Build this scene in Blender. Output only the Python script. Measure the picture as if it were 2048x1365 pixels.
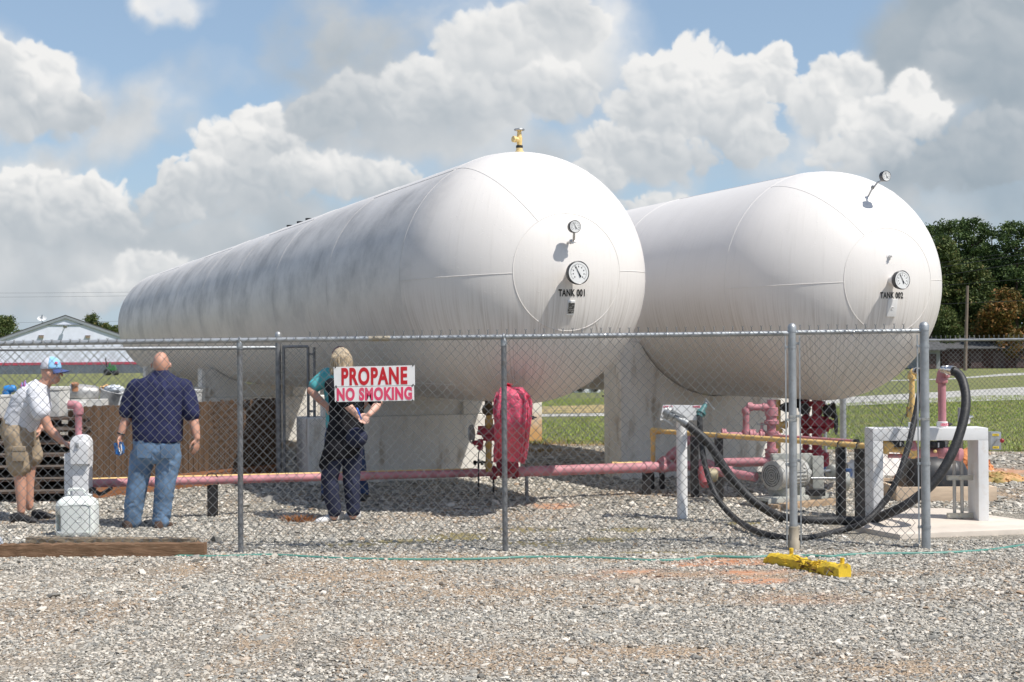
import bpy, bmesh, math, random
import numpy as np
from mathutils import Vector, Matrix
from math import sin, cos, pi, radians, sqrt, atan2

random.seed(11); rng = np.random.default_rng(11)
for _o in list(bpy.data.objects): bpy.data.objects.remove(_o)
SC = bpy.context.scene; COL = SC.collection

# ------------------------------------------------------------------ camera
F = 2800.0; CW, CH = 2048.0, 1365.0          # focal length and frame in the photograph's pixels
EYE = Vector((0, 0, 1.7)); PITCH = math.atan((706 - CH/2)/F); ROLL = radians(0.4)
FW = Vector((0, cos(PITCH), sin(PITCH)))
_r = Vector((1, 0, 0)); _u = Vector((0, -sin(PITCH), cos(PITCH)))
RT = _r*cos(ROLL) - _u*sin(ROLL); UP = _r*sin(ROLL) + _u*cos(ROLL)
cd = bpy.data.cameras.new('camera'); cam = bpy.data.objects.new('camera', cd); COL.objects.link(cam)
cd.sensor_width = 36; cd.lens = 36*F/CW; cd.clip_start = 0.1; cd.clip_end = 3000
cam.matrix_world = Matrix(((RT.x, UP.x, -FW.x, EYE.x), (RT.y, UP.y, -FW.y, EYE.y), (RT.z, UP.z, -FW.z, EYE.z), (0, 0, 0, 1)))
SC.camera = cam

# ------------------------------------------------------------------ sun and exposure
SUN = Vector((0.55, -0.37, 1.0)).normalized()
sd = bpy.data.lights.new('sun', 'SUN'); so = bpy.data.objects.new('sun', sd); COL.objects.link(so)
sd.energy = 4.9; sd.angle = radians(0.53); sd.color = (1.0, 0.955, 0.89)
so.rotation_euler = (-SUN).to_track_quat('-Z', 'Y').to_euler(); so.location = (10, -5, 40)
SC.view_settings.view_transform = 'Standard'; SC.view_settings.look = 'None'
SC.view_settings.gamma = 1; SC.view_settings.use_curve_mapping = False
SC.view_settings.exposure = 0.0

# ------------------------------------------------------------------ node helper
class NT:
    def __init__(s, nt): s.nt = nt
    def node(s, t, **kw):
        n = s.nt.nodes.new(t)
        for k, v in kw.items(): setattr(n, k, v)
        return n
    def put(s, sock, v):
        if isinstance(v, bpy.types.NodeSocket): s.nt.links.new(v, sock)
        elif v is not None:
            if hasattr(sock.default_value, '__len__') and not hasattr(v, '__len__'): v = [v]*len(sock.default_value)
            if hasattr(v, '__len__') and len(sock.default_value) == 4 and len(v) == 3: v = (*v, 1)
            sock.default_value = v
    def m(s, op, a, b=None, c=None, clamp=False):
        n = s.node('ShaderNodeMath', operation=op, use_clamp=clamp)
        for i, v in enumerate((a, b, c)):
            if v is not None: s.put(n.inputs[i], v)
        return n.outputs[0]
    def vm(s, op, a, b=None, sc=None):
        n = s.node('ShaderNodeVectorMath', operation=op); s.put(n.inputs[0], a)
        if b is not None: s.put(n.inputs[1], b)
        if sc is not None: s.put(n.inputs['Scale'], sc)
        return n.outputs['Value'] if op in ('LENGTH', 'DOT_PRODUCT', 'DISTANCE') else n.outputs[0]
    def xyz(s, v):
        n = s.node('ShaderNodeSeparateXYZ'); s.put(n.inputs[0], v); return n.outputs
    def comb(s, x, y, z):
        n = s.node('ShaderNodeCombineXYZ')
        for i, v in enumerate((x, y, z)): s.put(n.inputs[i], v)
        return n.outputs[0]
    def step(s, v, a, b, lo=0.0, hi=1.0):
        n = s.node('ShaderNodeMapRange', interpolation_type='SMOOTHSTEP')
        for i, x in enumerate((v, a, b, lo, hi)): s.put(n.inputs[i], x)
        return n.outputs[0]
    def noise(s, vec, scale, detail=3, rough=0.55, dist=0.0, dim='3D'):
        n = s.node('ShaderNodeTexNoise', noise_dimensions=dim); s.put(n.inputs['Vector'], vec)
        s.put(n.inputs['Scale'], scale); s.put(n.inputs['Detail'], detail); s.put(n.inputs['Roughness'], rough); s.put(n.inputs['Distortion'], dist)
        return n.outputs['Fac']
    def vor(s, vec, scale, feature='F1', out='Distance', smooth=None, dim='3D'):
        n = s.node('ShaderNodeTexVoronoi', feature=feature, voronoi_dimensions=dim); s.put(n.inputs['Vector'], vec); s.put(n.inputs['Scale'], scale)
        if smooth is not None and 'Smoothness' in n.inputs: s.put(n.inputs['Smoothness'], smooth)
        return n.outputs[out]
    def mix(s, f, a, b, mode='MIX'):
        n = s.node('ShaderNodeMix', data_type='RGBA', blend_type=mode)
        s.put(n.inputs[0], f); s.put(n.inputs[6], a); s.put(n.inputs[7], b); return n.outputs[2]
    def ramp(s, f, stops, interp='LINEAR'):
        n = s.node('ShaderNodeValToRGB'); e = n.color_ramp; e.interpolation = interp
        while len(e.elements) < len(stops): e.elements.new(0.5)
        for el, (p, c) in zip(e.elements, stops):
            el.position = p; el.color = (*c, 1) if len(c) == 3 else c
        s.put(n.inputs[0], f); return n.outputs[0]
    def bump(s, h, strength=0.5, dist=0.01, normal=None):
        n = s.node('ShaderNodeBump'); s.put(n.inputs['Height'], h); n.inputs['Strength'].default_value = strength; n.inputs['Distance'].default_value = dist
        if normal is not None: s.put(n.inputs['Normal'], normal)
        return n.outputs[0]

# ------------------------------------------------------------------ value noise for meshes
def vnoise(x, y, seed=0):
    xi = np.floor(x).astype(np.int64); yi = np.floor(y).astype(np.int64); fx = x - xi; fy = y - yi
    def h(a, b):
        n = (a*374761393 + b*668265263 + seed*974634777) & 0xffffffff
        n = ((n ^ (n >> 13))*1274126177) & 0xffffffff
        return ((n ^ (n >> 16)) & 0xffff)/65535.0
    sx = fx*fx*(3-2*fx); sy = fy*fy*(3-2*fy)
    return (h(xi, yi)*(1-sx) + h(xi+1, yi)*sx)*(1-sy) + (h(xi, yi+1)*(1-sx) + h(xi+1, yi+1)*sx)*sy
def fbm(x, y, seed=0, o=4):
    t = 0; a = 0.5
    for k in range(o): t = t + a*vnoise(x*2**k, y*2**k, seed+k); a *= 0.5
    return t/(1-0.5**o)

# ------------------------------------------------------------------ world: Nishita sky with cumulus at infinity
# The clouds are computed here as a field over heading a and height e of the view direction (thousandths of F), lit from the sun's side.
def cloud_field():
    S = 0.8; a0, e0, wa, we = -1.45, -0.06, 2.9, 1.06; nx, ny = int(wa*1000*S), int(we*1000*S)
    r = np.random.default_rng(5); L = np.zeros((ny, nx), np.float32); A = np.zeros((ny, nx), np.float32)
    gx_, gy_ = np.meshgrid(np.arange(nx)/S, np.arange(ny)/S)
    lx, ly, lz = .42, .70, .58
    def puff(x, y, R, alpha, lo, hi, soft):
        cx, cy, R_ = (x-a0*1000)*S, (y-e0*1000)*S, R*S; x0, x1, y0, y1 = int(max(0, cx-R_)), int(min(nx, cx+R_+1)), int(max(0, cy-R_)), int(min(ny, cy+R_+1))
        if x1 <= x0 or y1 <= y0: return
        u = (np.arange(x0, x1)[None]-cx)/R_; v = (np.arange(y0, y1)[:, None]-cy)/R_; q = u*u+v*v; z = np.sqrt(np.clip(1-q, 0, 1))
        m = np.clip((1-q)/soft, 0, 1); m = m*m*(3-2*m)*alpha
        s = np.clip(.30+.78*(u*lx+v*ly+z*lz), 0, 1)
        c = lo+(hi-lo)*s; Ls = L[y0:y1, x0:x1]; As = A[y0:y1, x0:x1]
        Ls[:] = Ls*(1-m)+c*m; As[:] = As+(1-As)*m
    def cumulus(px, py, rx, ry, lo, hi, n=75, al=.8, soft=.75):
        cx, cy = px-1024, 706-py; P = []
        for i in range(n):
            t = r.uniform(0, 2*pi); k = r.uniform(0, 1)**.55; R = min(rx, ry)*(.78-.54*k)*r.uniform(.7, 1.2); x, y = cx+rx*k*cos(t), cy+ry*k*sin(t)
            if y < cy-ry*.55: R *= 1.25
            P.append((R, x, y, k))
        for R, x, y, k in sorted(P, reverse=True):
            h = np.clip((y-cy)/ry*.5+.5, 0, 1); f = .35+.65*h; puff(x, y, R, al*(.30+.70*h) if h < .35 else al, lo, lo+(hi-lo)*f, soft)
        for i in range(n):
            t = r.uniform(-.2*pi, 1.2*pi); k = r.uniform(.80, 1.12); x, y = cx+rx*k*cos(t), cy+ry*k*sin(t); h = np.clip((y-cy)/ry*.5+.5, 0, 1); puff(x, y, min(rx, ry)*r.uniform(.08, .26), al*.62, lo+(hi-lo)*.45*h, lo+(hi-lo)*(.45+.55*h), .9)
    def soft_(px, py, rx, ry, lo, hi, n=150, al=.125): 
        cx, cy = px-1024, 706-py
        for i in range(n):
            t = r.uniform(0, 2*pi); k = sqrt(r.uniform(0, 1)); puff(cx+rx*k*cos(t), cy+ry*k*sin(t), min(rx, ry)*r.uniform(.5, 1.1), al, lo, hi, 1.0)
    for b in [(345, 0, 90, 42, .70, .95, 70, .16), (900, 20, 330, 70, .56, .80), (930, 120, 300, 150, .58, .86), (700, 90, 120, 105, .47, .66), (760, 255, 220, 70, .50, .72), (430, 130, 120, 45, .60, .75, 50, .06), (150, 225, 270, 75, .58, .80), (120, 490, 230, 75, .50, .68), (130, 560, 260, 40, .52, .74), (420, 520, 200, 45, .54, .72), (480, 440, 330, 60, .44, .60), (170, 600, 330, 60, .52, .66), (1330, 330, 230, 80, .60, .78), (1640, 310, 190, 85, .58, .76), (1990, 110, 180, 140, .40, .53, 190, .28), (1960, 320, 180, 95, .38, .50, 190, .28), (2010, 225, 160, 45, .50, .74), (1970, 420, 240, 55, .50, .62), (1750, 480, 260, 60, .52, .64), (1100, 380, 260, 70, .52, .68), (650, 470, 300, 50, .5, .64), (-150, 300, 240, 200, .55, .8), (2230, 250, 220, 200, .42, .6)]: soft_(*b)
    md_ = np.clip(fbm(gx_/170+4, gy_/130+7, 41, 5)*2.7-.52, 0, 1); md_ = .15+.85*md_; dark = np.clip((gx_/1.0+a0*1000-700)/160, 0, 1); md_ = md_*(1-dark)+dark*np.clip(md_*1.3, .72, 1); A *= md_; L *= md_
    RS = .92
    for b in [(1985, 120, 150, 105, .42, .62), (2040, 60, 120, 80, .44, .66), (1930, 330, 130, 60, .44, .60), (2020, 300, 120, 70, .46, .66), (70, 140, 75, 72, .62, 1.08), (20, 200, 95, 75, .60, 1.0), (130, 215, 70, 50, .56, .84), (-60, 130, 90, 90, .6, 1.0),
              (50, 365, 95, 48, .62, 1.06), (185, 400, 78, 62, .60, 1.04), (90, 430, 130, 60, .54, .90), (235, 455, 50, 45, .52, .80),
              (515, 245, 58, 50, .62, 1.08), (455, 285, 80, 50, .60, 1.05), (540, 310, 90, 50, .56, .92), (385, 350, 75, 48, .56, .98), (350, 400, 70, 45, .52, .84), (640, 350, 110, 42, .58, .98), (750, 360, 90, 42, .56, .90), (480, 380, 130, 50, .52, .78),
              (1010, 110, 150, 85, .62, .92), (830, 165, 65, 50, .60, .96), (730, 200, 100, 55, .56, .84), (1120, 185, 95, 60, .62, .95), (960, 215, 190, 60, .56, .82), (640, 235, 70, 45, .54, .78), (1130, 60, 90, 60, .62, .86),
              (1385, 125, 72, 52, .66, 1.10), (1320, 150, 60, 50, .64, 1.04), (1460, 165, 85, 50, .62, 1.02), (1548, 135, 44, 42, .64, 1.06), (1540, 180, 45, 35, .60, .92), (1330, 215, 105, 60, .60, .98), (1440, 235, 110, 55, .58, .94), (1215, 285, 72, 42, .60, .96), (1300, 310, 130, 55, .58, .86), (1500, 285, 60, 45, .56, .86),
              (1690, 165, 75, 55, .62, .98), (1640, 215, 80, 55, .58, .92), (1815, 195, 42, 42, .66, 1.10), (1850, 245, 42, 38, .64, 1.08), (1760, 250, 90, 55, .60, .98), (1720, 300, 110, 50, .56, .86),
              (300, 530, 75, 38, .60, .90), (210, 580, 80, 36, .58, .84), (1340, 420, 120, 40, .6, .84), (1180, 350, 70, 40, .6, .88)]: cumulus(b[0], b[1], b[2]*RS, b[3]*RS, *b[4:])
    # ragged, wind-torn edges: shift the field by turbulent noise, then fray its cover
    n1 = fbm(gx_/34, gy_/34, 3, 5)-.5; n2 = fbm(gx_/34+50, gy_/34+9, 8, 5)-.5; b1 = fbm(gx_/150, gy_/150, 13, 3)-.5; b2 = fbm(gx_/150+30, gy_/150, 17, 3)-.5
    ix = np.clip(np.arange(nx)[None]+n1*26*S+b1*46*S, 0, nx-1.01); iy = np.clip(np.arange(ny)[:, None]+n2*26*S+b2*46*S, 0, ny-1.01)
    def samp(f):
        i, j = ix.astype(int), iy.astype(int); u, v = ix-i, iy-j; return (f[j, i]*(1-u)+f[j, i+1]*u)*(1-v)+(f[j+1, i]*(1-u)+f[j+1, i+1]*u)*v
    def blur(f, w):
        for ax in (0, 1):
            for _ in range(2):
                c = np.cumsum(np.pad(f, [(w+1, w) if q == ax else (0, 0) for q in (0, 1)], mode='edge'), axis=ax); f = (np.take(c, range(2*w+1, c.shape[ax]), ax)-np.take(c, range(0, c.shape[ax]-2*w-1), ax))/(2*w+1)
        return f
    P_ = blur(L, 2)/np.maximum(blur(A, 2), 1e-3); P_ = P_*.6+.4*blur(L, 9)/np.maximum(blur(A, 9), 1e-3); A = A*.65+.35*blur(A, 4); L2, A2 = samp(P_), samp(A); fr = fbm(gx_/22, gy_/22, 23, 5)
    A2 = np.clip(A2*1.25-.12, 0, 1); k = np.clip((A2-.5*(fr-.15))/.58, 0, 1); A2 = A2*(.62+.38*k)
    L2 = np.clip(L2*(1+(fbm(gx_/110, gy_/110, 29, 5)-.5)*.34), .3, 1.15)
    t = np.clip((L2-.41)/.47, 0, 1)[..., None]; lo, mid, hi = np.array([.36, .44, .51]), np.array([.65, .69, .725]), np.array([1.05, 1.04, 1.02])
    rgb = np.where(t < .5, lo+(mid-lo)*t*2, mid+(hi-mid)*(t*2-1))
    im = bpy.data.images.new('cloud_field', nx, ny, alpha=True, float_buffer=True, is_data=True); im.alpha_mode = 'CHANNEL_PACKED'
    im.pixels.foreach_set(np.concatenate([rgb, A2[..., None]], -1).astype(np.float32).ravel()); im.pack(); im.update()
    return im, (a0, e0, wa, we)
W = bpy.data.worlds.new("World"); SC.world = W; W.use_nodes = True
def build_world():
    nt = W.node_tree; nt.nodes.clear(); g = NT(nt); im, (a0, e0, wa, we) = cloud_field()
    d = g.node('ShaderNodeTexCoord').outputs['Generated']; dx, dy, dz = g.xyz(d)
    dd = g.m('MAXIMUM', g.m('ABSOLUTE', dy), 0.22)
    a = g.m('MULTIPLY', g.m('DIVIDE', dx, dd), 2.8); e = g.m('MULTIPLY', g.m('DIVIDE', dz, dd), 2.8)
    tx = g.node('ShaderNodeTexImage', interpolation='Cubic', extension='EXTEND'); tx.image = im
    g.put(tx.inputs[0], g.comb(g.m('MULTIPLY', g.m('SUBTRACT', a, a0), 1/wa), g.m('MULTIPLY', g.m('SUBTRACT', e, e0), 1/we), 0))
    # overhead and to the sides: a loose field of the same clouds
    far = g.m('MULTIPLY', g.step(g.noise(g.comb(a, e, 0), 1.3, 4, .55), .48, .62), .9)
    edge = g.m('MAXIMUM', g.step(g.m('ABSOLUTE', a), 1.15, 1.42), g.step(e, .78, .98))
    mask = g.m('MULTIPLY', g.mix(edge, tx.outputs['Alpha'], far), g.step(dy, -.25, .05, .75, .97)); col = g.mix(edge, tx.outputs['Color'], (.72, .735, .75))
    sky = g.node('ShaderNodeTexSky', sky_type='NISHITA'); sky.sun_disc = False
    sky.sun_elevation = math.asin(SUN.z); sky.sun_rotation = atan2(SUN.x, SUN.y)
    sky.air_density = 1.0; sky.dust_density = 0.6; sky.ozone_density = 1.6
    b1n = g.node('ShaderNodeBackground'); g.put(b1n.inputs[0], g.mix(1.0, sky.outputs[0], (0.96, 1.0, 1.06, 1), 'MULTIPLY')); b1n.inputs[1].default_value = 0.122
    b2n = g.node('ShaderNodeBackground'); g.put(b2n.inputs[0], col); b2n.inputs[1].default_value = 0.86
    veil = g.m('ADD', g.m('MULTIPLY', g.step(e, 1.5, .75), 0.44), g.m('MULTIPLY', g.step(e, 0.62, 0.02), 0.36))        # milky air low down
    b3n = g.node('ShaderNodeBackground'); g.put(b3n.inputs[0], (.47, .62, .77, 1)); b3n.inputs[1].default_value = 0.92
    mv = g.node('ShaderNodeMixShader'); g.put(mv.inputs[0], veil); nt.links.new(b1n.outputs[0], mv.inputs[1]); nt.links.new(b3n.outputs[0], mv.inputs[2])
    mx = g.node('ShaderNodeMixShader'); g.put(mx.inputs[0], mask); nt.links.new(mv.outputs[0], mx.inputs[1]); nt.links.new(b2n.outputs[0], mx.inputs[2])
    out = g.node('ShaderNodeOutputWorld'); nt.links.new(mx.outputs[0], out.inputs[0])
    W.cycles.sampling_method = 'MANUAL'; W.cycles.sample_map_resolution = 512
build_world()

# ------------------------------------------------------------------ measuring helpers (photograph pixel -> world point)
def ray(px, py): return RT*((px - CW/2)/F) - UP*((py - CH/2)/F) + FW
def gp(px, py, z=0.0):
    d = ray(px, py); return EYE + d*((z - EYE.z)/d.z)
def at(px, py, Y):
    d = ray(px, py); return EYE + d*((Y - EYE.y)/d.y)

# ------------------------------------------------------------------ mesh builder
def frame_of(d):
    d = d.normalized(); a = Vector((0, 0, 1)) if abs(d.z) < 0.92 else Vector((0, 1, 0))
    x = a.cross(d).normalized(); return x, d.cross(x), d
OFF = {}
class MB:
    def __init__(s): s.v = []; s.f = []
    def add(s, vs, fs):
        b = len(s.v); s.v += [Vector(x) for x in vs]; s.f += [tuple(i + b for i in f) for f in fs]; return s
    def box(s, c, size, rz=0.0, M=None):
        c = Vector(c); hx, hy, hz = (k/2 for k in size); R = M if M is not None else Matrix.Rotation(rz, 3, 'Z')
        vs = [c + R @ Vector((x*hx, y*hy, z*hz)) for z in (-1, 1) for y in (-1, 1) for x in (-1, 1)]
        return s.add(vs, [(0, 2, 3, 1), (4, 5, 7, 6), (0, 1, 5, 4), (2, 6, 7, 3), (0, 4, 6, 2), (1, 3, 7, 5)])
    def tube(s, pts, r, n=10, cap=True, closed=False):
        pts = [Vector(p) for p in pts]; N = len(pts); rs = r if hasattr(r, '__len__') else [r]*N
        vs = []; x = None
        for i, p in enumerate(pts):
            d = (pts[(i+1) % N] - pts[i-1]) if closed else pts[min(i+1, N-1)] - pts[max(i-1, 0)]
            d.normalize()
            if x is None: x = frame_of(d)[0]
            else:
                x = x - d*x.dot(d); x = x.normalized() if x.length > 1e-6 else frame_of(d)[0]
            y = d.cross(x)
            vs += [p + (x*cos(2*pi*k/n) + y*sin(2*pi*k/n))*rs[i] for k in range(n)]
        fs = []
        for i in range(N if closed else N-1):
            j = (i+1) % N
            for k in range(n):
                l = (k+1) % n; fs.append((i*n+k, i*n+l, j*n+l, j*n+k))
        if cap and not closed: fs += [tuple(range(n-1, -1, -1)), tuple((N-1)*n+k for k in range(n))]
        return s.add(vs, fs)
    def cyl(s, a, b, r, r2=None, n=16): return s.tube([a, b], [r, r if r2 is None else r2], n)
    def lathe(s, o, d, prof, n=24, squash=1.0):
        """prof: (distance along d, radius) pairs"""
        o = Vector(o); x, y, z = frame_of(Vector(d)); vs = []; fs = []
        for (t, r) in prof: vs += [o + z*t + (x*cos(2*pi*k/n) + y*squash*sin(2*pi*k/n))*max(r, 1e-4) for k in range(n)]
        for i in range(len(prof)-1):
            for k in range(n):
                l = (k+1) % n; fs.append((i*n+k, i*n+l, (i+1)*n+l, (i+1)*n+k))
        fs += [tuple(range(n-1, -1, -1)), tuple((len(prof)-1)*n+k for k in range(n))]
        return s.add(vs, fs)
    def ball(s, c, r, n=16, M=None):
        rr = r if hasattr(r, '__len__') else (r, r, r); c = Vector(c); vs = []; fs = []; h = n//2
        for i in range(h+1):
            a = pi*i/h
            for k in range(n):
                q = Vector((rr[0]*sin(a)*cos(2*pi*k/n), rr[1]*sin(a)*sin(2*pi*k/n), rr[2]*cos(a))); vs.append(c + (M @ q if M else q))
        for i in range(h):
            for k in range(n):
                l = (k+1) % n; fs.append((i*n+k, (i+1)*n+k, (i+1)*n+l, i*n+l))
        return s.add(vs, fs)
    def ring(s, c, d, R, r, n=24, m=8):
        x, y, z = frame_of(Vector(d)); c = Vector(c)
        return s.tube([c + (x*cos(2*pi*k/n) + y*sin(2*pi*k/n))*R for k in range(n)], r, m, closed=True)
    def prism(s, poly, axis):
        """poly: list of 3-D points of one face, axis: extrusion vector"""
        n = len(poly); axis = Vector(axis); vs = [Vector(p) for p in poly] + [Vector(p) + axis for p in poly]
        nor = Vector((0, 0, 0))
        for i in range(n): nor += vs[i].cross(vs[(i+1) % n])
        a, b = tuple(range(n)), tuple(range(n, 2*n))
        fl = nor.dot(axis) > 0
        fs = [a[::-1] if fl else a, b if fl else b[::-1]]
        for i in range(n):
            j = (i+1) % n; fs.append((i, j, j+n, i+n) if fl else (j, i, i+n, j+n))
        return s.add(vs, fs)
    def build(s, name, mat, parent=None, bevel=0.0, smooth=True, ang=38, seg=2, sub=0, jit=0.0, local=False):
        off = Vector((0, 0, 0)) if (parent is None or local) else OFF.get(parent.name, Vector((0, 0, 0)))
        me = bpy.data.meshes.new(name); me.from_pydata([tuple(v - off) for v in s.v], [], s.f); me.update()
        bm = bmesh.new(); bm.from_mesh(me)
        if bevel:
            bmesh.ops.remove_doubles(bm, verts=bm.verts, dist=1e-5)
            es = [e for e in bm.edges if len(e.link_faces) == 2 and e.calc_face_angle(0) > 0.6]
            bmesh.ops.bevel(bm, geom=es, offset=bevel, segments=seg, profile=0.7, affect='EDGES', clamp_overlap=True)
        if sub: bmesh.ops.subdivide_edges(bm, edges=bm.edges, cuts=sub, use_grid_fill=True)
        if jit:
            for v in bm.verts: v.co += Vector((random.gauss(0, jit), random.gauss(0, jit), random.gauss(0, jit)))
        bmesh.ops.recalc_face_normals(bm, faces=bm.faces)
        bm.to_mesh(me); bm.free()
        if smooth:
            me.polygons.foreach_set('use_smooth', [True]*len(me.polygons)); me.set_sharp_from_angle(angle=radians(ang))
        return link(name, me, mat, parent, off)
def link(name, me, mat, parent=None, off=None):
    o = bpy.data.objects.new(name, me); COL.objects.link(o)
    if mat is not None: me.materials.append(mat)
    if parent is not None: o.parent = parent; OFF[o.name] = OFF.get(parent.name, Vector((0, 0, 0))) if off is None else off
    return o
def tag(o, label=None, cat=None, group=None, kind=None):
    for k, v in (('label', label), ('category', cat), ('group', group), ('kind', kind)):
        if v: o[k] = v
    return o
def thing(name, label, cat, loc=(0, 0, 0), rz=0.0, group=None):
    o = bpy.data.objects.new(name, None); COL.objects.link(o); o.location = loc; o.rotation_euler = (0, 0, rz)
    o.empty_display_size = 0.2; OFF[o.name] = Vector(loc) if rz == 0 else Vector((0, 0, 0))
    return tag(o, label, cat, group)
def single(mb, name, mat, label, cat, group=None, loc=None, **kw):
    """a thing that is one mesh"""
    if loc is not None: mb.v = [v - Vector(loc) for v in mb.v]
    o = mb.build(name, mat, None, **kw)
    if loc is not None: o.location = loc; OFF[o.name] = Vector(loc)
    return tag(o, label, cat, group)
def copy_tree(o, parent=None):
    c = o.copy(); COL.objects.link(c)
    if parent is not None: c.parent = parent
    for ch in list(o.children): copy_tree(ch, c)
    return c
def evaluated(o, name):
    dg = bpy.context.evaluated_depsgraph_get(); me = bpy.data.meshes.new_from_object(o.evaluated_get(dg)); me.name = name; return me
def text_mesh(body, size, extrude=0.001, bold=0.0, sx=1.0, align='CENTER', space=1.0):
    c = bpy.data.curves.new('text', 'FONT'); c.body = body; c.size = size; c.extrude = extrude; c.offset = bold; c.align_x = align; c.align_y = 'CENTER'; c.space_character = space
    o = bpy.data.objects.new('text', c); COL.objects.link(o); bpy.context.view_layer.update()
    me = evaluated(o, 'lettering'); bpy.data.objects.remove(o)
    me.materials.clear()
    for v in me.vertices: v.co.x *= sx
    return me
def text_on(body, size, origin, xdir, updir, mat, parent, name='lettering', bold=0.0, sx=1.0, extrude=0.001, width=None, space=1.0, height=None):
    me = text_mesh(body, size, extrude, bold, sx, space=space)
    co = np.array([v.co[:] for v in me.vertices])
    if width: co[:, 0] *= width/(co[:, 0].max() - co[:, 0].min())
    if height: co[:, 1] *= height/(co[:, 1].max() - co[:, 1].min())
    co[:, 1] -= (co[:, 1].max() + co[:, 1].min())/2; co[:, 0] -= (co[:, 0].max() + co[:, 0].min())/2
    x = Vector(xdir).normalized(); y = Vector(updir).normalized(); z = x.cross(y); off = OFF.get(parent.name, Vector((0, 0, 0)))
    for v, c in zip(me.vertices, co): v.co = Vector(origin) + x*c[0] + y*c[1] + z*c[2] - off
    me.update(); return link(name, me, mat, parent)

# ------------------------------------------------------------------ materials
MATS = {}
def mat(name, col, rough=0.6, metal=0.0, var=0.12, scale=6.0, bump=0.0, bscale=40.0, bdist=0.004, spec=0.5, col2=None, dirt=None, dirt_amt=0.0, coat=0.0, stretch=(1, 1, 1), sss=0.0):
    if name in MATS: return MATS[name]
    m = bpy.data.materials.new(name); m.use_nodes = True; nt = m.node_tree; nt.nodes.clear(); g = NT(nt)
    P = g.node('ShaderNodeBsdfPrincipled'); out = g.node('ShaderNodeOutputMaterial'); nt.links.new(P.outputs[0], out.inputs[0])
    co = g.vm('MULTIPLY', g.node('ShaderNodeTexCoord').outputs['Object'], stretch)
    n = g.noise(co, scale, 5, 0.6)
    hi = tuple(min(1, c*(1+var)) for c in col); lo = tuple(c*(1-var) for c in col) if col2 is None else col2
    c = g.mix(g.step(n, 0.3, 0.7), lo, hi)
    if dirt is not None:
        k = g.m('MULTIPLY', g.step(g.noise(co, scale*2.7, 6, 0.65), 0.5, 0.72), dirt_amt); c = g.mix(k, c, dirt)
    g.put(P.inputs['Base Color'], c); g.put(P.inputs['Metallic'], metal)
    g.put(P.inputs['Roughness'], g.m('ADD', rough - 0.08, g.m('MULTIPLY', g.noise(co, scale*1.7, 3), 0.16)))
    P.inputs['Specular IOR Level'].default_value = spec; P.inputs['Coat Weight'].default_value = coat
    if sss: P.inputs['Subsurface Weight'].default_value = sss; P.inputs['Subsurface Radius'].default_value = (0.012, 0.005, 0.003); P.inputs['Subsurface Scale'].default_value = 1.0
    if bump: g.put(P.inputs['Normal'], g.bump(g.noise(co, bscale, 5, 0.65), bump, bdist))
    MATS[name] = m; return m
# ------------------------------------------------------------------ ground
def ell(X, Y, px, py, rx, ry, soft=0.5):
    c = gp(px, py); d = np.sqrt(((X-c.x)/rx)**2 + ((Y-c.y)/ry)**2) + (fbm(X*2.3+9, Y*2.3, 5)-0.5)*1.3
    return np.clip((1-d)/soft+0.3, 0, 1)
def yard_edge(X): return np.where(X > .35, 25.9 - 0.37*np.clip(X-1.2, -3, 40), 26.2 + 22*np.clip((.35-X)/3.0, 0, 1)) + (fbm(X*1.1, X*0+3, 3)-0.5)*0.7
def clay_at(X, Y):
    m = np.zeros_like(X)
    for a in [(1465, 1126, .36, .24), (1390, 1132, .32, .2), (1520, 1164, .26, .2), (1475, 1146, .42, .2), (1270, 1145, .4, .2)]: m = np.maximum(m, .9*ell(X, Y, *a, soft=.8))
    for a in [(1600, 1203, .4, .22), (1185, 1158, .5, .2), (1330, 1150, .6, .35)]: m = np.maximum(m, .45*ell(X, Y, *a, soft=1.0))
    for a in [(1850, 960, .6, .5), (1985, 945, .6, .6), (1090, 1012, .35, .3)]: m = np.maximum(m, 0.8*ell(X, Y, *a))
    e = yard_edge(X); m = np.maximum(m, np.clip(1-abs(Y-e+.1)/0.8, 0, 1)*np.clip(fbm(X*.9, Y*.9, 31)*1.6-.25, 0, 1)*(X > -3))
    return m
def tan_at(X, Y):
    m = np.zeros_like(X)
    for a in [(330, 1146, 1.2, .4), (140, 1212, .6, .3), (60, 1330, .35, .22), (700, 1155, 1.3, .35), (950, 1125, 1.4, .3), (560, 1290, 1.0, .3), (1250, 1305, .9, .25), (1750, 1340, .5, .2), (1000, 1190, 1.6, .3), (100, 1035, .5, .7), (1960, 990, .7, .7)]: m = np.maximum(m, ell(X, Y, *a, soft=1.0))
    m = np.maximum(m, np.clip(fbm(X*.55, Y*.9, 77)*2.6-1.22, 0, .7)); m = np.maximum(m, .8*np.clip(1-abs(Y-11.75+.12*np.sin(X*1.3))/.28, 0, 1)*np.clip(fbm(X*1.2, Y*2, 61)*2.2-.5, 0, 1)*(X < 3))
    for (y0, wd, sl, sd) in ((9.55, .34, .05, 5), (7.75, .30, .03, 6), (10.6, .22, .02, 9), (8.7, .18, -.03, 11)): m = np.maximum(m, .82*np.exp(-((Y-y0-sl*X+.25*(fbm(X*.5, X*0+sd, sd)-.5))/wd)**2)*np.clip(fbm(X*.45+sd*7, Y*.8, 80+sd, 3)*3.2-1.05, 0, 1))
    return np.clip(m, 0, 1)*.92
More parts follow.
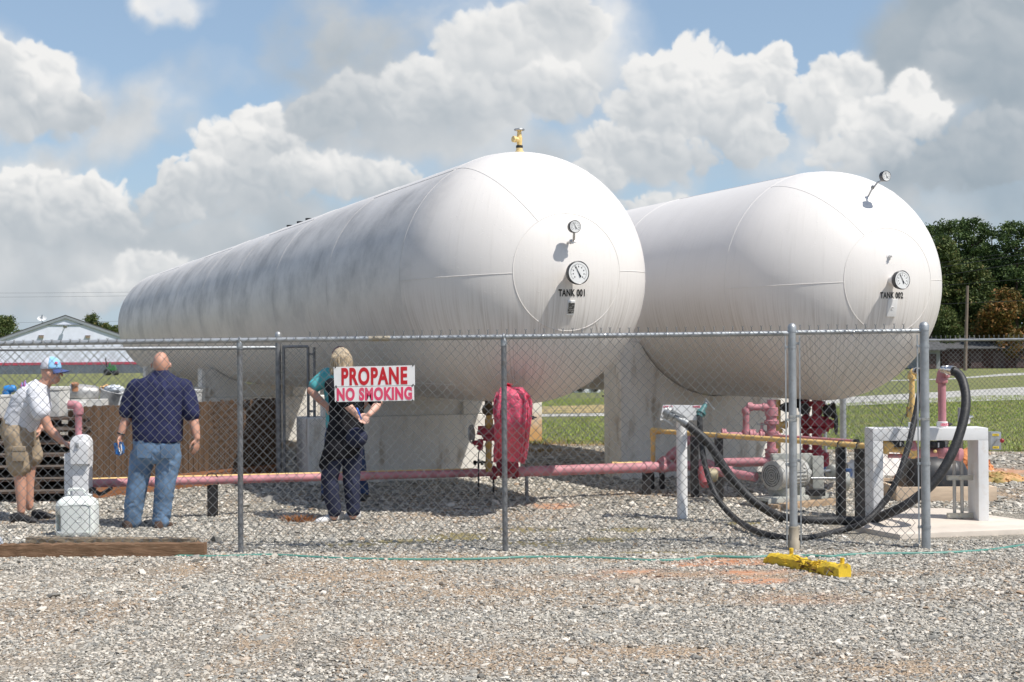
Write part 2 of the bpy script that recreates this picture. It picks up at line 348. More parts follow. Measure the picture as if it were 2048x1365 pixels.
def moss_at(X, Y):
    m = np.zeros_like(X)
    for a in [(1190, 1082, .45, .22), (1090, 1090, .4, .2), (905, 1076, .45, .25), (1495, 1049, .25, .15), (1330, 1108, .5, .09), (1440, 1108, .4, .08), (800, 1085, .35, .2), (690, 1092, .4, .15), (1060, 1062, .35, .2), (1240, 1062, .3, .2), (1970, 962, .5, .5)]: m = np.maximum(m, ell(X, Y, *a, soft=.9))
    return m
GRAVEL_RAMP = [(0.0, (.07, .068, .06)), (.13, (.17, .17, .152)), (.30, (.32, .315, .285)), (.52, (.50, .462, .39)), (.74, (.68, .625, .53)), (.92, (.86, .81, .71)), (1.0, (.48, .34, .22))]
def gravel_mat(stone):
    m = bpy.data.materials.new('gravel_stone' if stone else 'gravel_bed'); m.use_nodes = True; nt = m.node_tree; nt.nodes.clear(); g = NT(nt)
    P = g.node('ShaderNodeBsdfPrincipled'); out = g.node('ShaderNodeOutputMaterial'); nt.links.new(P.outputs[0], out.inputs[0]); P.inputs['Roughness'].default_value = .85; P.inputs['Specular IOR Level'].default_value = .25
    co = g.node('ShaderNodeTexCoord').outputs['Object']
    if stone:
        t = g.node('ShaderNodeAttribute', attribute_name='tone').outputs['Fac']
        c = g.ramp(t, GRAVEL_RAMP); c = g.mix(g.m('MULTIPLY', g.noise(co, 130, 3), .5), c, (.30, .28, .25), 'MIX')
        c = g.mix(g.m('MULTIPLY', g.node('ShaderNodeAttribute', attribute_name='clay').outputs['Fac'], .55), c, (.55, .24, .11))
        g.put(P.inputs['Base Color'], c)
    else:
        w = g.vm('ADD', co, g.vm('SCALE', g.comb(g.noise(co, 30, 2), g.noise(g.vm('ADD', co, (5, 5, 5)), 30, 2), 0), sc=.02))
        v = g.node('ShaderNodeTexVoronoi', feature='F1'); g.put(v.inputs['Vector'], w); v.inputs['Scale'].default_value = 34
        v2 = g.node('ShaderNodeTexVoronoi', feature='F1'); g.put(v2.inputs['Vector'], w); v2.inputs['Scale'].default_value = 75
        t = g.xyz(v.outputs['Color'])[0]; t2 = g.xyz(v2.outputs['Color'])[0]
        c = g.ramp(g.mix(.45, t, t2), [(p*.9, q) for p, q in GRAVEL_RAMP]); c = g.mix(.38, c, (.36, .31, .23))
        e = g.vor(w, 34, 'DISTANCE_TO_EDGE'); c = g.mix(g.m('MULTIPLY', g.step(e, .10, .0), .7), c, (.10, .085, .065))
        A = lambda n: g.node('ShaderNodeAttribute', attribute_name=n).outputs['Fac']
        nz = g.noise(co, 22, 6, .7)
        c = g.mix(g.m('MULTIPLY', g.step(A('tan'), .05, .8), g.step(nz, .22, .55)), c, g.mix(g.noise(co, 45, 4), (.42, .305, .195), (.62, .47, .33)))
        c = g.mix(g.m('MULTIPLY', g.step(A('moss'), .1, .7), g.step(nz, .3, .6)), c, g.mix(g.noise(co, 60, 3), (.24, .22, .07), (.40, .31, .14)))
        c = g.mix(g.step(g.m('ADD', A('clay'), g.m('MULTIPLY', g.m('SUBTRACT', nz, .5), 1.1)), .18, .95), c, g.mix(g.step(g.noise(co, 11, 6, .7), .35, .65), (.46, .185, .085), (.54, .36, .245)))
        g.put(P.inputs['Base Color'], c)
        h = g.m('SUBTRACT', g.m('MULTIPLY', g.step(e, 0, .3), 1.0), g.m('MULTIPLY', v2.outputs['Distance'], .5)); h = g.m('MULTIPLY', h, g.m('SUBTRACT', 1.0, g.m('MULTIPLY', g.step(A('clay'), .3, .8), .8)))
        g.put(P.inputs['Normal'], g.bump(h, .9, .018))
    return m
def setfloat(me, name, a):
    at_ = me.attributes.new(name, 'FLOAT', 'POINT'); at_.data.foreach_set('value', np.asarray(a, dtype=np.float32))
def grid_mesh(name, xs, V, zf):
    """V: rows in 0..1 along depth, from y0 to the yard edge"""
    X, T = np.meshgrid(xs, V); Y = -14 + (yard_edge(X)+14)*T; Z = zf(X, Y)
    nx, ny = len(xs), len(V); co = np.stack([X, Y, Z], -1).reshape(-1, 3)
    i = np.arange(nx-1)[None, :] + nx*np.arange(ny-1)[:, None]; q = np.stack([i, i+1, i+nx+1, i+nx], -1).reshape(-1, 4)
    me = bpy.data.meshes.new(name); me.from_pydata(co.tolist(), [], q.tolist()); me.update()
    return me, co[:, 0], co[:, 1]
def yard_z(X, Y): return 0.006 + (fbm(X*.8, Y*.8, 51)-.5)*.018 + np.clip(clay_at(X, Y), 0, 1)*-.008
xs = np.concatenate([np.arange(-60, -10, 1.0), np.arange(-10, 11, .09), np.arange(11, 60, 1.0)])
vs_ = np.concatenate([np.linspace(0, .45, 12)[:-1], np.linspace(.45, 1, 260)])
me, gx, gy = grid_mesh('gravel_yard', xs, vs_, yard_z)
setfloat(me, 'clay', clay_at(gx, gy)); setfloat(me, 'tan', tan_at(gx, gy)); setfloat(me, 'moss', moss_at(gx, gy))
yard = tag(link('gravel_yard', me, gravel_mat(False)), kind='structure')

# base lawn to the horizon
def lawn_mat():
    m = bpy.data.materials.new('lawn'); m.use_nodes = True; nt = m.node_tree; nt.nodes.clear(); g = NT(nt)
    P = g.node('ShaderNodeBsdfPrincipled'); out = g.node('ShaderNodeOutputMaterial'); nt.links.new(P.outputs[0], out.inputs[0]); P.inputs['Roughness'].default_value = .9; P.inputs['Specular IOR Level'].default_value = .15
    co = g.node('ShaderNodeTexCoord').outputs['Object']; n = g.noise(co, .35, 6, .65); n2 = g.noise(co, 5, 6, .7); n3 = g.noise(co, 40, 3, .7)
    c = g.mix(n3, (.125, .16, .05), (.225, .26, .095)); c = g.mix(g.step(n2, .38, .68), c, (.28, .265, .125)); c = g.mix(g.m('MULTIPLY', g.step(n, .5, .75), .75), c, (.34, .29, .14))
    c = g.mix(g.m('MULTIPLY', g.step(g.noise(g.vm('ADD', co, (31, 8, 0)), 1.3, 5, .7), .64, .74), .6), c, (.38, .25, .14))
    g.put(P.inputs['Base Color'], c); g.put(P.inputs['Normal'], g.bump(g.m('ADD', n3, n2), .8, .05)); return m
LAWN = lawn_mat()
tag(MB().box((0, 380, -.05), (1800, 900, .04)).build('ground', LAWN, smooth=False), kind='structure')
ROADM = mat('road_gravel', (.44, .43, .395), .9, var=.3, scale=3, col2=(.33, .32, .29), bump=.8, bscale=18, bdist=.03, spec=.2)
def ground_sheet(name, pts, m, z):
    P = [gp(*p) for p in pts]; mb = MB(); mb.add([(p.x, p.y, z-.026) for p in P], [tuple(range(len(P)))]); return tag(mb.build(name, m, smooth=False), kind='structure')
ground_sheet('gravel_road', [(700, 834), (1085, 832), (1210, 831), (1400, 822), (1640, 813), (1800, 806), (2200, 794), (2200, 764), (1900, 782), (1700, 793), (1400, 813), (1210, 825), (1085, 827), (700, 829)], ROADM, .005)
ground_sheet('footpath', [(1780, 762), (1900, 758.5), (2000, 752), (2250, 741), (2250, 737.5), (2010, 747), (1900, 756.5), (1780, 760)], ROADM, .005)
ground_sheet('dirt_strip', [(900, 826), (1085, 826.5), (1210, 824), (1400, 812), (1400, 806), (1210, 809), (1085, 812), (900, 818)], mat('dry_dirt', (.40, .29, .16), .95, var=.3, scale=1.2, col2=(.24, .23, .09), bump=.6, bscale=9, bdist=.05, spec=.1), .009)

# ------------------------------------------------------------------ loose stones, one mass
def stones():
    ico = bmesh.new(); bmesh.ops.create_icosphere(ico, subdivisions=1, radius=1.0)
    bv = np.array([v.co[:] for v in ico.verts]); bf = np.array([[v.index for v in f.verts] for f in ico.faces]); ico.free()
    out_v, out_f, tone, clay = [], [], [], []; base = 0
    for (y0, y1, dens, r0, lim) in [(6.4, 9.0, 3900, .0072, .60), (9.0, 12.0, 3000, .0083, .55), (12.0, 15.0, 1600, .010, .50), (15.0, 19.0, 500, .014, .45), (19.0, 25.0, 120, .020, .39)]:
        n = int(dens*lim*(y1*y1-y0*y0)); Y = np.sqrt(rng.uniform(y0*y0, y1*y1, n)); X = rng.uniform(-lim, lim, n)*Y
        k = clay_at(X, Y); t = tan_at(X, Y); mo = moss_at(X, Y)
        keep = (rng.random(n) > np.clip(k*.72+t*.86+mo*.95, 0, .94)) & (Y < yard_edge(X)-.2)
        # keep the pad, the dial skid and the planter clear
        keep &= ~((X > 3.0) & (Y > 12.4) & (Y < 14.4) & (X < 5.6))
        X, Y, k = X[keep], Y[keep], k[keep]; n = len(X)
        s = r0*np.exp(rng.normal(0, .36, n)); s = np.where(rng.random(n) < .02, s*1.7, s)
        V = bv[None]*(1+rng.normal(0, .30, (n, len(bv), 1))); V = V*np.stack([rng.uniform(.8, 1.5, n), rng.uniform(.65, 1.1, n), rng.uniform(.35, .75, n)], -1)[:, None]
        a, b = rng.uniform(0, 2*pi, n), rng.normal(0, .35, n); ca, sa, cb, sb = np.cos(a), np.sin(a), np.cos(b), np.sin(b)
        x, y, z = V[..., 0], V[..., 1], V[..., 2]; y, z = y*cb[:, None]-z*sb[:, None], y*sb[:, None]+z*cb[:, None]
        x, y = x*ca[:, None]-y*sa[:, None], x*sa[:, None]+y*ca[:, None]
        z0 = yard_z(X, Y) + s*.22
        out_v.append((np.stack([x, y, z], -1)*s[:, None, None] + np.stack([X, Y, z0], -1)[:, None]).reshape(-1, 3))
        out_f.append((bf[None] + (base + len(bv)*np.arange(n))[:, None, None]).reshape(-1, 3)); base += n*len(bv)
        tn = np.clip(rng.beta(1.7, 1.9, n), 0, .97); tn = np.where(rng.random(n) < .02, 1.0, tn)
        tone.append(np.repeat(tn, len(bv))); clay.append(np.repeat(np.clip(k*1.2+t[keep]*.2, 0, 1)*rng.random(n), len(bv)))
    v = np.concatenate(out_v).astype(np.float32); f = np.concatenate(out_f).astype(np.int32)
    me = bpy.data.meshes.new('gravel'); me.vertices.add(len(v)); me.vertices.foreach_set('co', v.ravel()); me.loops.add(len(f)*3); me.loops.foreach_set('vertex_index', f.ravel())
    me.polygons.add(len(f)); me.polygons.foreach_set('loop_start', np.arange(len(f), dtype=np.int32)*3); me.update(); me.validate(); me.polygons.foreach_set('use_smooth', [False]*len(me.polygons))
    setfloat(me, 'tone', np.concatenate(tone)); setfloat(me, 'clay', np.concatenate(clay))
    o = link('gravel', me, gravel_mat(True)); tag(o, 'loose grey and white crushed stone strewn over the yard', 'gravel', kind='stuff')
stones()
def blades(name, n, sampler, h, w, m, label, lean=.5):
    X, Y = sampler(n); n = len(X); a = rng.uniform(0, pi, n); H = h*rng.uniform(.5, 1.5, n); Wd = w*rng.uniform(.7, 1.3, n)
    lx, ly = rng.normal(0, lean, n)*H, rng.normal(0, lean, n)*H
    v = np.stack([np.stack([X-np.cos(a)*Wd, Y-np.sin(a)*Wd, 0*X-.03], -1), np.stack([X+np.cos(a)*Wd, Y+np.sin(a)*Wd, 0*X-.03], -1), np.stack([X+lx, Y+ly, H-.02], -1)], 1).reshape(-1, 3)
    me = bpy.data.meshes.new(name); me.from_pydata(v.tolist(), [], np.arange(3*n).reshape(-1, 3).tolist()); me.update()
    setfloat(me, 'tone', np.repeat(rng.random(n), 3)); return tag(link(name, me, m), label, 'grass', kind='stuff')
def blade_mat(name, lo, hi, dry):
    m = bpy.data.materials.new(name); m.use_nodes = True; nt = m.node_tree; nt.nodes.clear(); g = NT(nt)
    P = g.node('ShaderNodeBsdfPrincipled'); out = g.node('ShaderNodeOutputMaterial'); nt.links.new(P.outputs[0], out.inputs[0]); P.inputs['Roughness'].default_value = .7; P.inputs['Specular IOR Level'].default_value = .2
    t = g.node('ShaderNodeAttribute', attribute_name='tone').outputs['Fac']; co = g.node('ShaderNodeTexCoord').outputs['Object']
    c = g.mix(t, lo, hi); c = g.mix(g.step(g.noise(co, .8, 5, .7), .48, .72), c, dry); g.put(P.inputs['Base Color'], c); return m
def lawn_sampler(n):
    Y = np.sqrt(rng.uniform(22.5**2, 52**2, n)); X = rng.uniform(-.36, .44, n)*Y
    k = (Y > yard_edge(X)+.25*rng.random(n)); yr = 36.6+1.02*X*.95
    c1 = (X/Y < -.02)
    k &= ~((Y > yr-1.5) & (Y < yr+7) & ~c1)
    return X[k], Y[k]
blades('lawn_grass', 120000, lawn_sampler, .038, .010, blade_mat('blade_green', (.20, .28, .05), (.39, .47, .12), (.50, .42, .18)), 'short green lawn grass beyond the yard fence')
def edge_sampler(n):
    X = rng.uniform(-9, 11, n); Y = yard_edge(X) + rng.normal(-.15, .45, n); k = fbm(X*1.7, Y*1.7, 12) > .47; return X[k], Y[k]
blades('dry_grass', 9000, edge_sampler, .07, .010, blade_mat('blade_dry', (.20, .17, .06), (.42, .32, .16), (.40, .22, .10)), 'straw coloured dry grass along the lawn edge')

# ------------------------------------------------------------------ the two storage tanks
TH = 0.397; RAD = 1.385
AX = Vector((-sin(TH), cos(TH), 0)); LT = Vector((cos(TH), sin(TH), 0))
def tank_paint(name, dirt):
    m = bpy.data.materials.new(name); m.use_nodes = True; nt = m.node_tree; nt.nodes.clear(); g = NT(nt)
    P = g.node('ShaderNodeBsdfPrincipled'); out = g.node('ShaderNodeOutputMaterial'); nt.links.new(P.outputs[0], out.inputs[0])
    co = g.node('ShaderNodeTexCoord').outputs['Object']; x, y, z = g.xyz(co)
    A = g.m('ARCTAN2', z, g.m('MULTIPLY', x, -1.0))                        # 0 on the west flank, pi/2 on the crown
    hd = g.m('LESS_THAN', y, 0.0); yy = g.m('ADD', g.m('MULTIPLY', y, g.m('SUBTRACT', 1.0, hd)), g.m('MULTIPLY', g.m('MULTIPLY', g.m('ARCTAN2', x, g.m('MULTIPLY', y, -1.0)), 1.3), hd))   # runs fall straight down the head
    AA = g.m('ADD', g.m('MULTIPLY', A, g.m('SUBTRACT', 1.0, hd)), g.m('MULTIPLY', z, hd)); sv = g.comb(AA, yy, 0.0)
    c = g.mix(g.noise(co, 2.2, 4), (.80, .765, .725), (.74, .705, .66))
    streak = g.noise(g.vm('MULTIPLY', sv, (1.1, 17, 1)), 1.0, 5, .65)
    c = g.mix(g.m('MULTIPLY', g.step(streak, .52, .75), .18), c, (.50, .47, .42))
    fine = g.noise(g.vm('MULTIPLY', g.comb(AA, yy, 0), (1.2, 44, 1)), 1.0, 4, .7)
    c = g.mix(g.m('MULTIPLY', g.step(fine, .40, .72), g.m('MULTIPLY', g.step(g.m('ADD', z, g.m('MULTIPLY', g.m('SUBTRACT', g.noise(co, 1.3, 4), .5), 1.6)), .1, -.9), .55)), c, (.34, .285, .225))   # dust runs, deepened low down to paint in the belly's shade
    blotch = g.noise(g.vm('MULTIPLY', sv, (1.5, .8, 1)), 1.0, 6, .66)
    runs = g.noise(g.vm('MULTIPLY', sv, (1.6, 3.6, 1)), 1.0, 6, .7)
    band = g.m('MULTIPLY', g.step(A, -.9, .3), g.step(A, 1.35, .60))      # mildew on the weather side
    mil = g.m('MULTIPLY', g.m('MULTIPLY', band, g.step(y, -.75, .1)), g.m('ADD', .22, g.m('MULTIPLY', g.m('MULTIPLY', g.step(blotch, .34, .72), .78), g.m('ADD', .72, g.m('MULTIPLY', g.step(runs, .30, .70), .28)))))
    c = g.mix(g.m('MULTIPLY', mil, dirt), c, (.27, .265, .26))
    rust = g.m('MULTIPLY', g.step(g.noise(g.vm('ADD', co, (3, 1, 9)), 5.0, 4, .5), .74, .78), .5); c = g.mix(rust, c, (.36, .26, .17))
    g.put(P.inputs['Base Color'], c); g.put(P.inputs['Roughness'], g.m('ADD', .34, g.m('MULTIPLY', blotch, .22)))
    P.inputs['Specular IOR Level'].default_value = .42
    h = g.m('ADD', g.m('MULTIPLY', streak, .6), g.m('ADD', g.m('MULTIPLY', g.noise(co, 1.1, 2), 4.0), g.m('MULTIPLY', g.step(g.noise(g.vm('MULTIPLY', co, (1, 1, 1.4)), 26, 4, .75), .60, .72), .9)))
    g.put(P.inputs['Normal'], g.bump(h, .35, .006)); return m
CHROME = mat('bright_metal', (.62, .62, .62), .28, 1.0, var=.08, scale=20)
BLACKP = mat('black_paint', (.018, .018, .02), .42, var=.3, scale=12)
GUNM = mat('gunmetal', (.085, .085, .088), .35, .6, var=.2, scale=20)
DIALW = mat('dial_white', (.78, .78, .76), .35, var=.03)
INK = mat('ink_black', (.015, .015, .016), .5, var=.1)
BRASS = mat('yellow_brass', (.80, .58, .24), .45, 0.0, var=.15, scale=18, dirt=(.45, .3, .12), dirt_amt=.5)
STEEL = mat('grey_steel', (.36, .37, .38), .42, .85, var=.2, scale=15)
PLATEW = mat('plate_paint', (.76, .75, .73), .5, var=.05)
def dial(parent, p, R, name, stem=None):
    """round gauge facing down the tank's axis (local -Y)"""
    p = Vector(p); d = Vector((0, -1, 0))
    mb = MB().lathe(p, d, [(0, R*.9), (.0, R), (.035, R), (.040, R*1.07), (.058, R*1.07), (.064, R*1.0), (.060, R*.95)], 40)
    c = mb.build(name, GUNM, parent, local=True)
    MB().lathe(p, d, [(.057, R*.96), (.061, R*.96)], 40).build('dial_face', DIALW, c, local=True)
    q = p + d*.062; mb = MB()
    for i in range(41):
        a = radians(-135 + 270*i/40 + 90); l = R*(.16 if i % 5 == 0 else .08); u = Vector((cos(a), 0, sin(a))); r1 = R*.82
        M = Matrix((( -u.z, 0, u.x), (0, 1, 0), (u.x, 0, u.z))).transposed(); mb.box(q + u*(r1-l/2), (R*.022, .001, l), M=M)
    for i in range(0, 9):
        a = radians(-135 + 270*i/8 + 90); u = Vector((cos(a), 0, sin(a))); mb.box(q + u*R*.54, (R*.09, .001, R*.10))
    mb.build('dial_marks', INK, c, local=True, smooth=False)
    a = radians(117); u = Vector((cos(a), 0, sin(a))); v = Vector((-u.z, 0, u.x)); q = q + d*.003
    w = R*.05; poly = [q - u*R*.42 - v*w*1.6, q - u*R*.42 + v*w*1.6, q - v*w*.5*-1 + u*0, q + v*w*.4 + u*R*.72, q - v*w*.4 + u*R*.72, q - v*w*.8]
    MB().prism(poly, d*.002).build('needle', INK, c, local=True, smooth=False); return c
def on_tank(px, py, C):
    """point on the near head (or its shell) seen at a pixel, in the tank's own frame"""
    d = ray(px, py).normalized(); o = EYE - C
    b = o.dot(d); q = b*b - (o.dot(o) - RAD*RAD)
    if q > 0:
        h = o + d*(-b - sqrt(q))
        if h.dot(AX) <= 0: return Vector((h.dot(LT), h.dot(AX), h.z))
    dp = d - AX*d.dot(AX); op = o - AX*o.dot(AX); A_, B_, C_ = dp.dot(dp), dp.dot(op), op.dot(op) - RAD*RAD
    h = o + d*((-B_ - sqrt(max(B_*B_ - A_*C_, 0)))/A_); return Vector((h.dot(LT), h.dot(AX), h.z))
def tank(C, L, dirt, label, number, dials, plates, nub):
    C = Vector(C); root = thing('storage_tank', label, 'tank', (C.x, C.y, 0), TH, 'propane storage tanks')
    prof = [(-RAD*cos(a), RAD*sin(a)) for a in np.linspace(0, pi/2, 40)] + [(L*k/24, RAD) for k in range(1, 25)] + [(L+RAD*sin(a), RAD*cos(a)) for a in np.linspace(0, pi/2, 40)[1:]]
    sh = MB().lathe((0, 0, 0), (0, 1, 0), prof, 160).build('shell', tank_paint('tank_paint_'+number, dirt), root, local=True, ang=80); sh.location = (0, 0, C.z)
    K = Vector((0, 0, C.z)); s3 = MB()
    def circ(y): return [((RAD-.003)*cos(t), y, (RAD-.003)*sin(t)) for t in np.linspace(0, 2*pi, 120)[:-1]]
    for y in [0] + [k*2.95 for k in range(1, int(L/2.95)+1)] + [L]: s3.tube(circ(y), .007, 6, closed=True)
    cr = .60; s3.tube([(cr*cos(t), -sqrt(RAD**2-cr**2), cr*sin(t)) for t in np.linspace(0, 2*pi, 70)[:-1]], .0045, 6, closed=True)
    a0 = math.asin(cr/RAD)
    for deg in (2, 62, 122, 182, 242, 302):
        t = radians(deg); s3.tube([(RAD*sin(a)*cos(t), -RAD*cos(a), RAD*sin(a)*sin(t)) for a in np.linspace(a0, pi/2, 26)], .004, 6)
    q = on_tank(905, 342, Vector(C)) if number == '001' else on_tank(1560, 352, C); q.y = 0; q.normalize()
    for k in range(int(L/2.95)+1):
        for sg in ((1,) if k % 2 == 0 else (-1,)):
            u = Vector((q.x*sg, 0, q.z))*RAD; s3.tube([u + Vector((0, k*2.95, 0)), u + Vector((0, min(L, (k+1)*2.95), 0))], .006, 6)
            u.z = -abs(u.z); s3.tube([u + Vector((0, k*2.95, 0)), u + Vector((0, min(L, (k+1)*2.95), 0))], .006, 6)
    w = s3.build('weld_seam', sh.data.materials[0], sh, local=True)
    # lettering follows the head
    lp = on_tank(*plates['text'], C); me = text_mesh('TANK ' + number, .1, .0, .0032, space=1.08); co = np.array([v.co[:] for v in me.vertices])
    co[:, 0] -= (co[:, 0].max()+co[:, 0].min())/2; co[:, 1] -= (co[:, 1].max()+co[:, 1].min())/2
    co[:, 0] *= plates['tw']/(co[:, 0].max()-co[:, 0].min()); co[:, 1] *= .074/(co[:, 1].max()-co[:, 1].min())
    k = F/(C-EYE).length*1.085
    for v, c in zip(me.vertices, co): v.co = on_tank(plates['text'][0]+c[0]*k, plates['text'][1]-c[1]*k, C).normalized()*(RAD+.004+c[2]) + K
    me.update(); link('lettering', me, INK, root)
    # data plate
    pl = on_tank(*plates['plate'], C); n = pl.normalized(); xx = Vector((0, 0, 1)).cross(n).normalized(); M = Matrix((xx, n, n.cross(xx)*-1)).transposed()
    pw, ph = plates['size']
    b = MB().box(pl + K + n*.006, (pw, .018, ph), M=M).build('data_plate', PLATEW, root, bevel=.003, local=True)
    if plates['print']:
        mb = MB().box(pl + K + n*.0165, (pw*.86, .003, ph*.74), M=M)
        MB().box(pl + K + n*.0155, (pw*.88, .004, ph*.76), M=M).build('engraved_panel', mat('worn_plate', (.34, .34, .33), .4, .6, var=.5, scale=40, col2=(.07, .07, .07)), b, local=True)
        mb = MB()
        for i in range(5):
            for j in range(3): mb.box(pl + K + n*.0185 + xx*(j-1)*pw*.24 + M @ Vector((0, 0, ph*(.28-.14*i))), (pw*.18, .002, ph*.05), M=M)
        mb.build('print', INK, b, smooth=False, local=True)
    else: MB().ring(pl + K + n*.017, n, pw*.12, .004, 12, 6).build('stud', PLATEW, b, local=True)
    for (kind, px, py, R) in dials:
        h = on_tank(px-(15 if kind == 'large' else 0), py+(3 if kind == 'large' else 0), C)
        if kind == 'large':
            f = Vector((h.x, h.y-.13, h.z)) + K
            c = dial(root, f, R, 'level_gauge'); MB().cyl(f + Vector((0, .30, 0)), f + Vector((0, .0, 0)), R*.5).build('gauge_neck', sh.data.materials[0], c, local=True)
            MB().lathe(f + Vector((0, .02, 0)), (0, 1, 0), [(0, R*.8), (.03, R*.8), (.05, R*.62)], 24).build('gauge_flange', sh.data.materials[0], c, local=True)
        elif kind == 'small':
            b0 = on_tank(px-11, py+26, C) + K; top = b0 + Vector((0, -.14, .115)); f = top + Vector((0, -.005, .03))
            c = dial(root, f + Vector((0, .03, 0)), R, 'pressure_gauge')
            MB().tube([b0 + Vector((0, .02, 0)), b0 + Vector((0, -.10, 0)), b0 + Vector((0, -.13, .012)), b0 + Vector((0, -.14, .03)), f], .013, 10).lathe(b0 + Vector((0, -.06, 0)), (0, -1, 0), [(0, .02), (.01, .028), (.04, .028), (.05, .02)], 6).cyl(b0 + Vector((-.035, -.1, 0)), b0 + Vector((.035, -.1, 0)), .011).build('gauge_cock', CHROME, c, local=True)
        else:
            b0 = h + K; n = h.normalized(); f = b0 + n*.20 + Vector((.03, -.1, .05)); c = dial(root, f, R, 'pressure_gauge')
            MB().tube([b0 - n*.02, b0 + n*.08, b0 + n*.16 + Vector((.012, -.05, .02)), f + Vector((0, .0, -.04))], .011, 10).lathe(b0 + n*.10, n, [(0, .014), (.008, .022), (.035, .022), (.045, .014)], 6).build('gauge_stem', STEEL, c, local=True)
    if nub:
        h = on_tank(*nub, C); n = h.normalized(); MB().lathe(h + K - n*.005, n, [(0, .03), (.012, .03), (.014, .018), (.05, .018), (.052, .010), (.065, .010)], 12).build('plug', PLATEW, root, local=True)
    return root, K
T1C = Vector((.085, 15.44, 2.52)); T2C = Vector((3.78, 17.0, 2.483)); L1, L2 = 23.5, 23.5
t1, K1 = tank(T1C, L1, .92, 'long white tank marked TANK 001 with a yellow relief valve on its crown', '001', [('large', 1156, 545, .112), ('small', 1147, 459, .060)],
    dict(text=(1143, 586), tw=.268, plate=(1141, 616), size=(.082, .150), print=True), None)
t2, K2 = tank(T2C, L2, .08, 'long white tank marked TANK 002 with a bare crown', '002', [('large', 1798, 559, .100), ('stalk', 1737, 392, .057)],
    dict(text=(1783, 591), tw=.262, plate=(1783, 616), size=(.125, .20), print=False), (1778, 514))
# relief valve on the crown of the first tank
def relief(root, K, y):
    b = Vector((0, y, K.z+RAD-.01)); z = Vector((0, 0, 1))
    v = MB().lathe(b + z*.055, z, [(0, .034), (.03, .034), (.032, .026), (.07, .03), (.12, .034), (.125, .028), (.19, .022), (.195, .034), (.20, .034)], 14).lathe(b + z*.15, (-1, -.2, .05), [(0, .03), (.05, .03), (.052, .036), (.085, .036), (.088, .02)], 8).build('relief_valve', BRASS, root, local=True)
    MB().lathe(b, z, [(0, .05), (.025, .05), (.028, .042), (.03, .036), (.085, .036)], 14).build('valve_collar', mat('ochre_base', (.72, .55, .26), .5), v, local=True)
    MB().lathe(b + z*.06, z, [(0, .038), (.028, .038)], 14).build('valve_band', BLACKP, v, local=True)
    MB().ring(b + z*.262, z, .05, .010, 18, 6).box(b + z*.262, (.1, .014, .014)).box(b + z*.262, (.014, .1, .014)).cyl(b + z*.24, b + z*.28, .012).build('valve_wheel', STEEL, v, local=True)
relief(t1, K1, -.03)
mb = MB()
for i, y in enumerate((9.15, 9.75, 10.5)):
    MB().lathe((0, y, K1.z+RAD-.02), (0, 0, 1), [(0, .05), (.04, .05), (.043, .038), (.08, .038), (.083, .06), (.135, .06)], 14).build('vent_stack', BLACKP, t1, local=True)
# nozzles under the bellies
for r, K, ys in ((t2, K2, (.5,)),):
    for y in ys: MB().lathe((.0, y, K.z-RAD+.03), (0, 0, -1), [(0, .07), (.10, .07), (.105, .105), (.14, .105)], 16).build('nozzle', BLACKP, r, local=True)

# ------------------------------------------------------------------ concrete saddles
CONC = mat('saddle_concrete', (.76, .73, .67), .9, var=.1, scale=2.0, bump=.35, bscale=24, bdist=.006, dirt=(.30, .235, .16), dirt_amt=.75, stretch=(1, 1, .32), spec=.2)
def saddle(C, s, hw, top, th, label, cut, pads=(), m=None):
    CONC = m or MATS['saddle_concrete']
    p = C + AX*s; K = C.z; loc = Vector((p.x, p.y, 0)); root = thing('concrete_saddle', label, 'tank support', loc, TH, 'concrete saddles under the tanks')
    if cut:
        x1 = sqrt(RAD**2 - (K-top)**2) if top > K-RAD else 0; a1 = math.asin(x1/(RAD+.012))
        arc = [((RAD+.012)*sin(a), K-(RAD+.012)*cos(a)) for a in np.linspace(a1, -a1, 40)]
        poly = [(-hw, -.2), (hw, -.2), (hw, top)] + arc + [(-hw, top)]
        MB().prism([(x, 0, z) for x, z in poly], (0, th, 0)).build('pier', CONC, root, bevel=.012, local=True)
    else:
        MB().box((0, th/2, (top-.2)/2), (2*hw, th, top+.2)).build('pier', CONC, root, bevel=.025, seg=3, local=True)
        x1 = .86; zt = K - sqrt(RAD**2-x1**2); a1 = math.asin(x1/(RAD+.012)); arc = [((RAD+.012)*sin(a), K-(RAD+.012)*cos(a)) for a in np.linspace(a1, -a1, 30)]
        MB().prism([(x, .10, z) for x, z in [(-x1-.25, top+.002), (x1+.25, top+.002), (x1+.25, zt)] + arc + [(-x1-.25, zt)]], (0, th-.16, 0)).build('cradle', CONC, root, bevel=.01, local=True)
    for (x, w, h) in pads: MB().box((x, .055, top+.003+h/2), (w, .11, h)).build('bearing_pad', CONC, root, bevel=.02, seg=3, local=True)
    return root
saddle(T1C, 3.50, 1.49, .872, .62, 'broad low concrete saddle under the TANK 001 belly', False, ((.93, .55, .17), (-1.2, .2, .20)))
saddle(T1C, 13.0, 1.49, .872, .62, 'far concrete saddle under TANK 001 behind the lattice gate', False, ((.93, .55, .17), (-1.1, .3, .2)))
saddle(T1C, 20.5, 1.49, .872, .62, 'rearmost concrete saddle under TANK 001 near its far end', False)
saddle(T2C, 2.40, 1.53, 1.85, .5, 'tall curved concrete saddle wall cradling TANK 002', True)
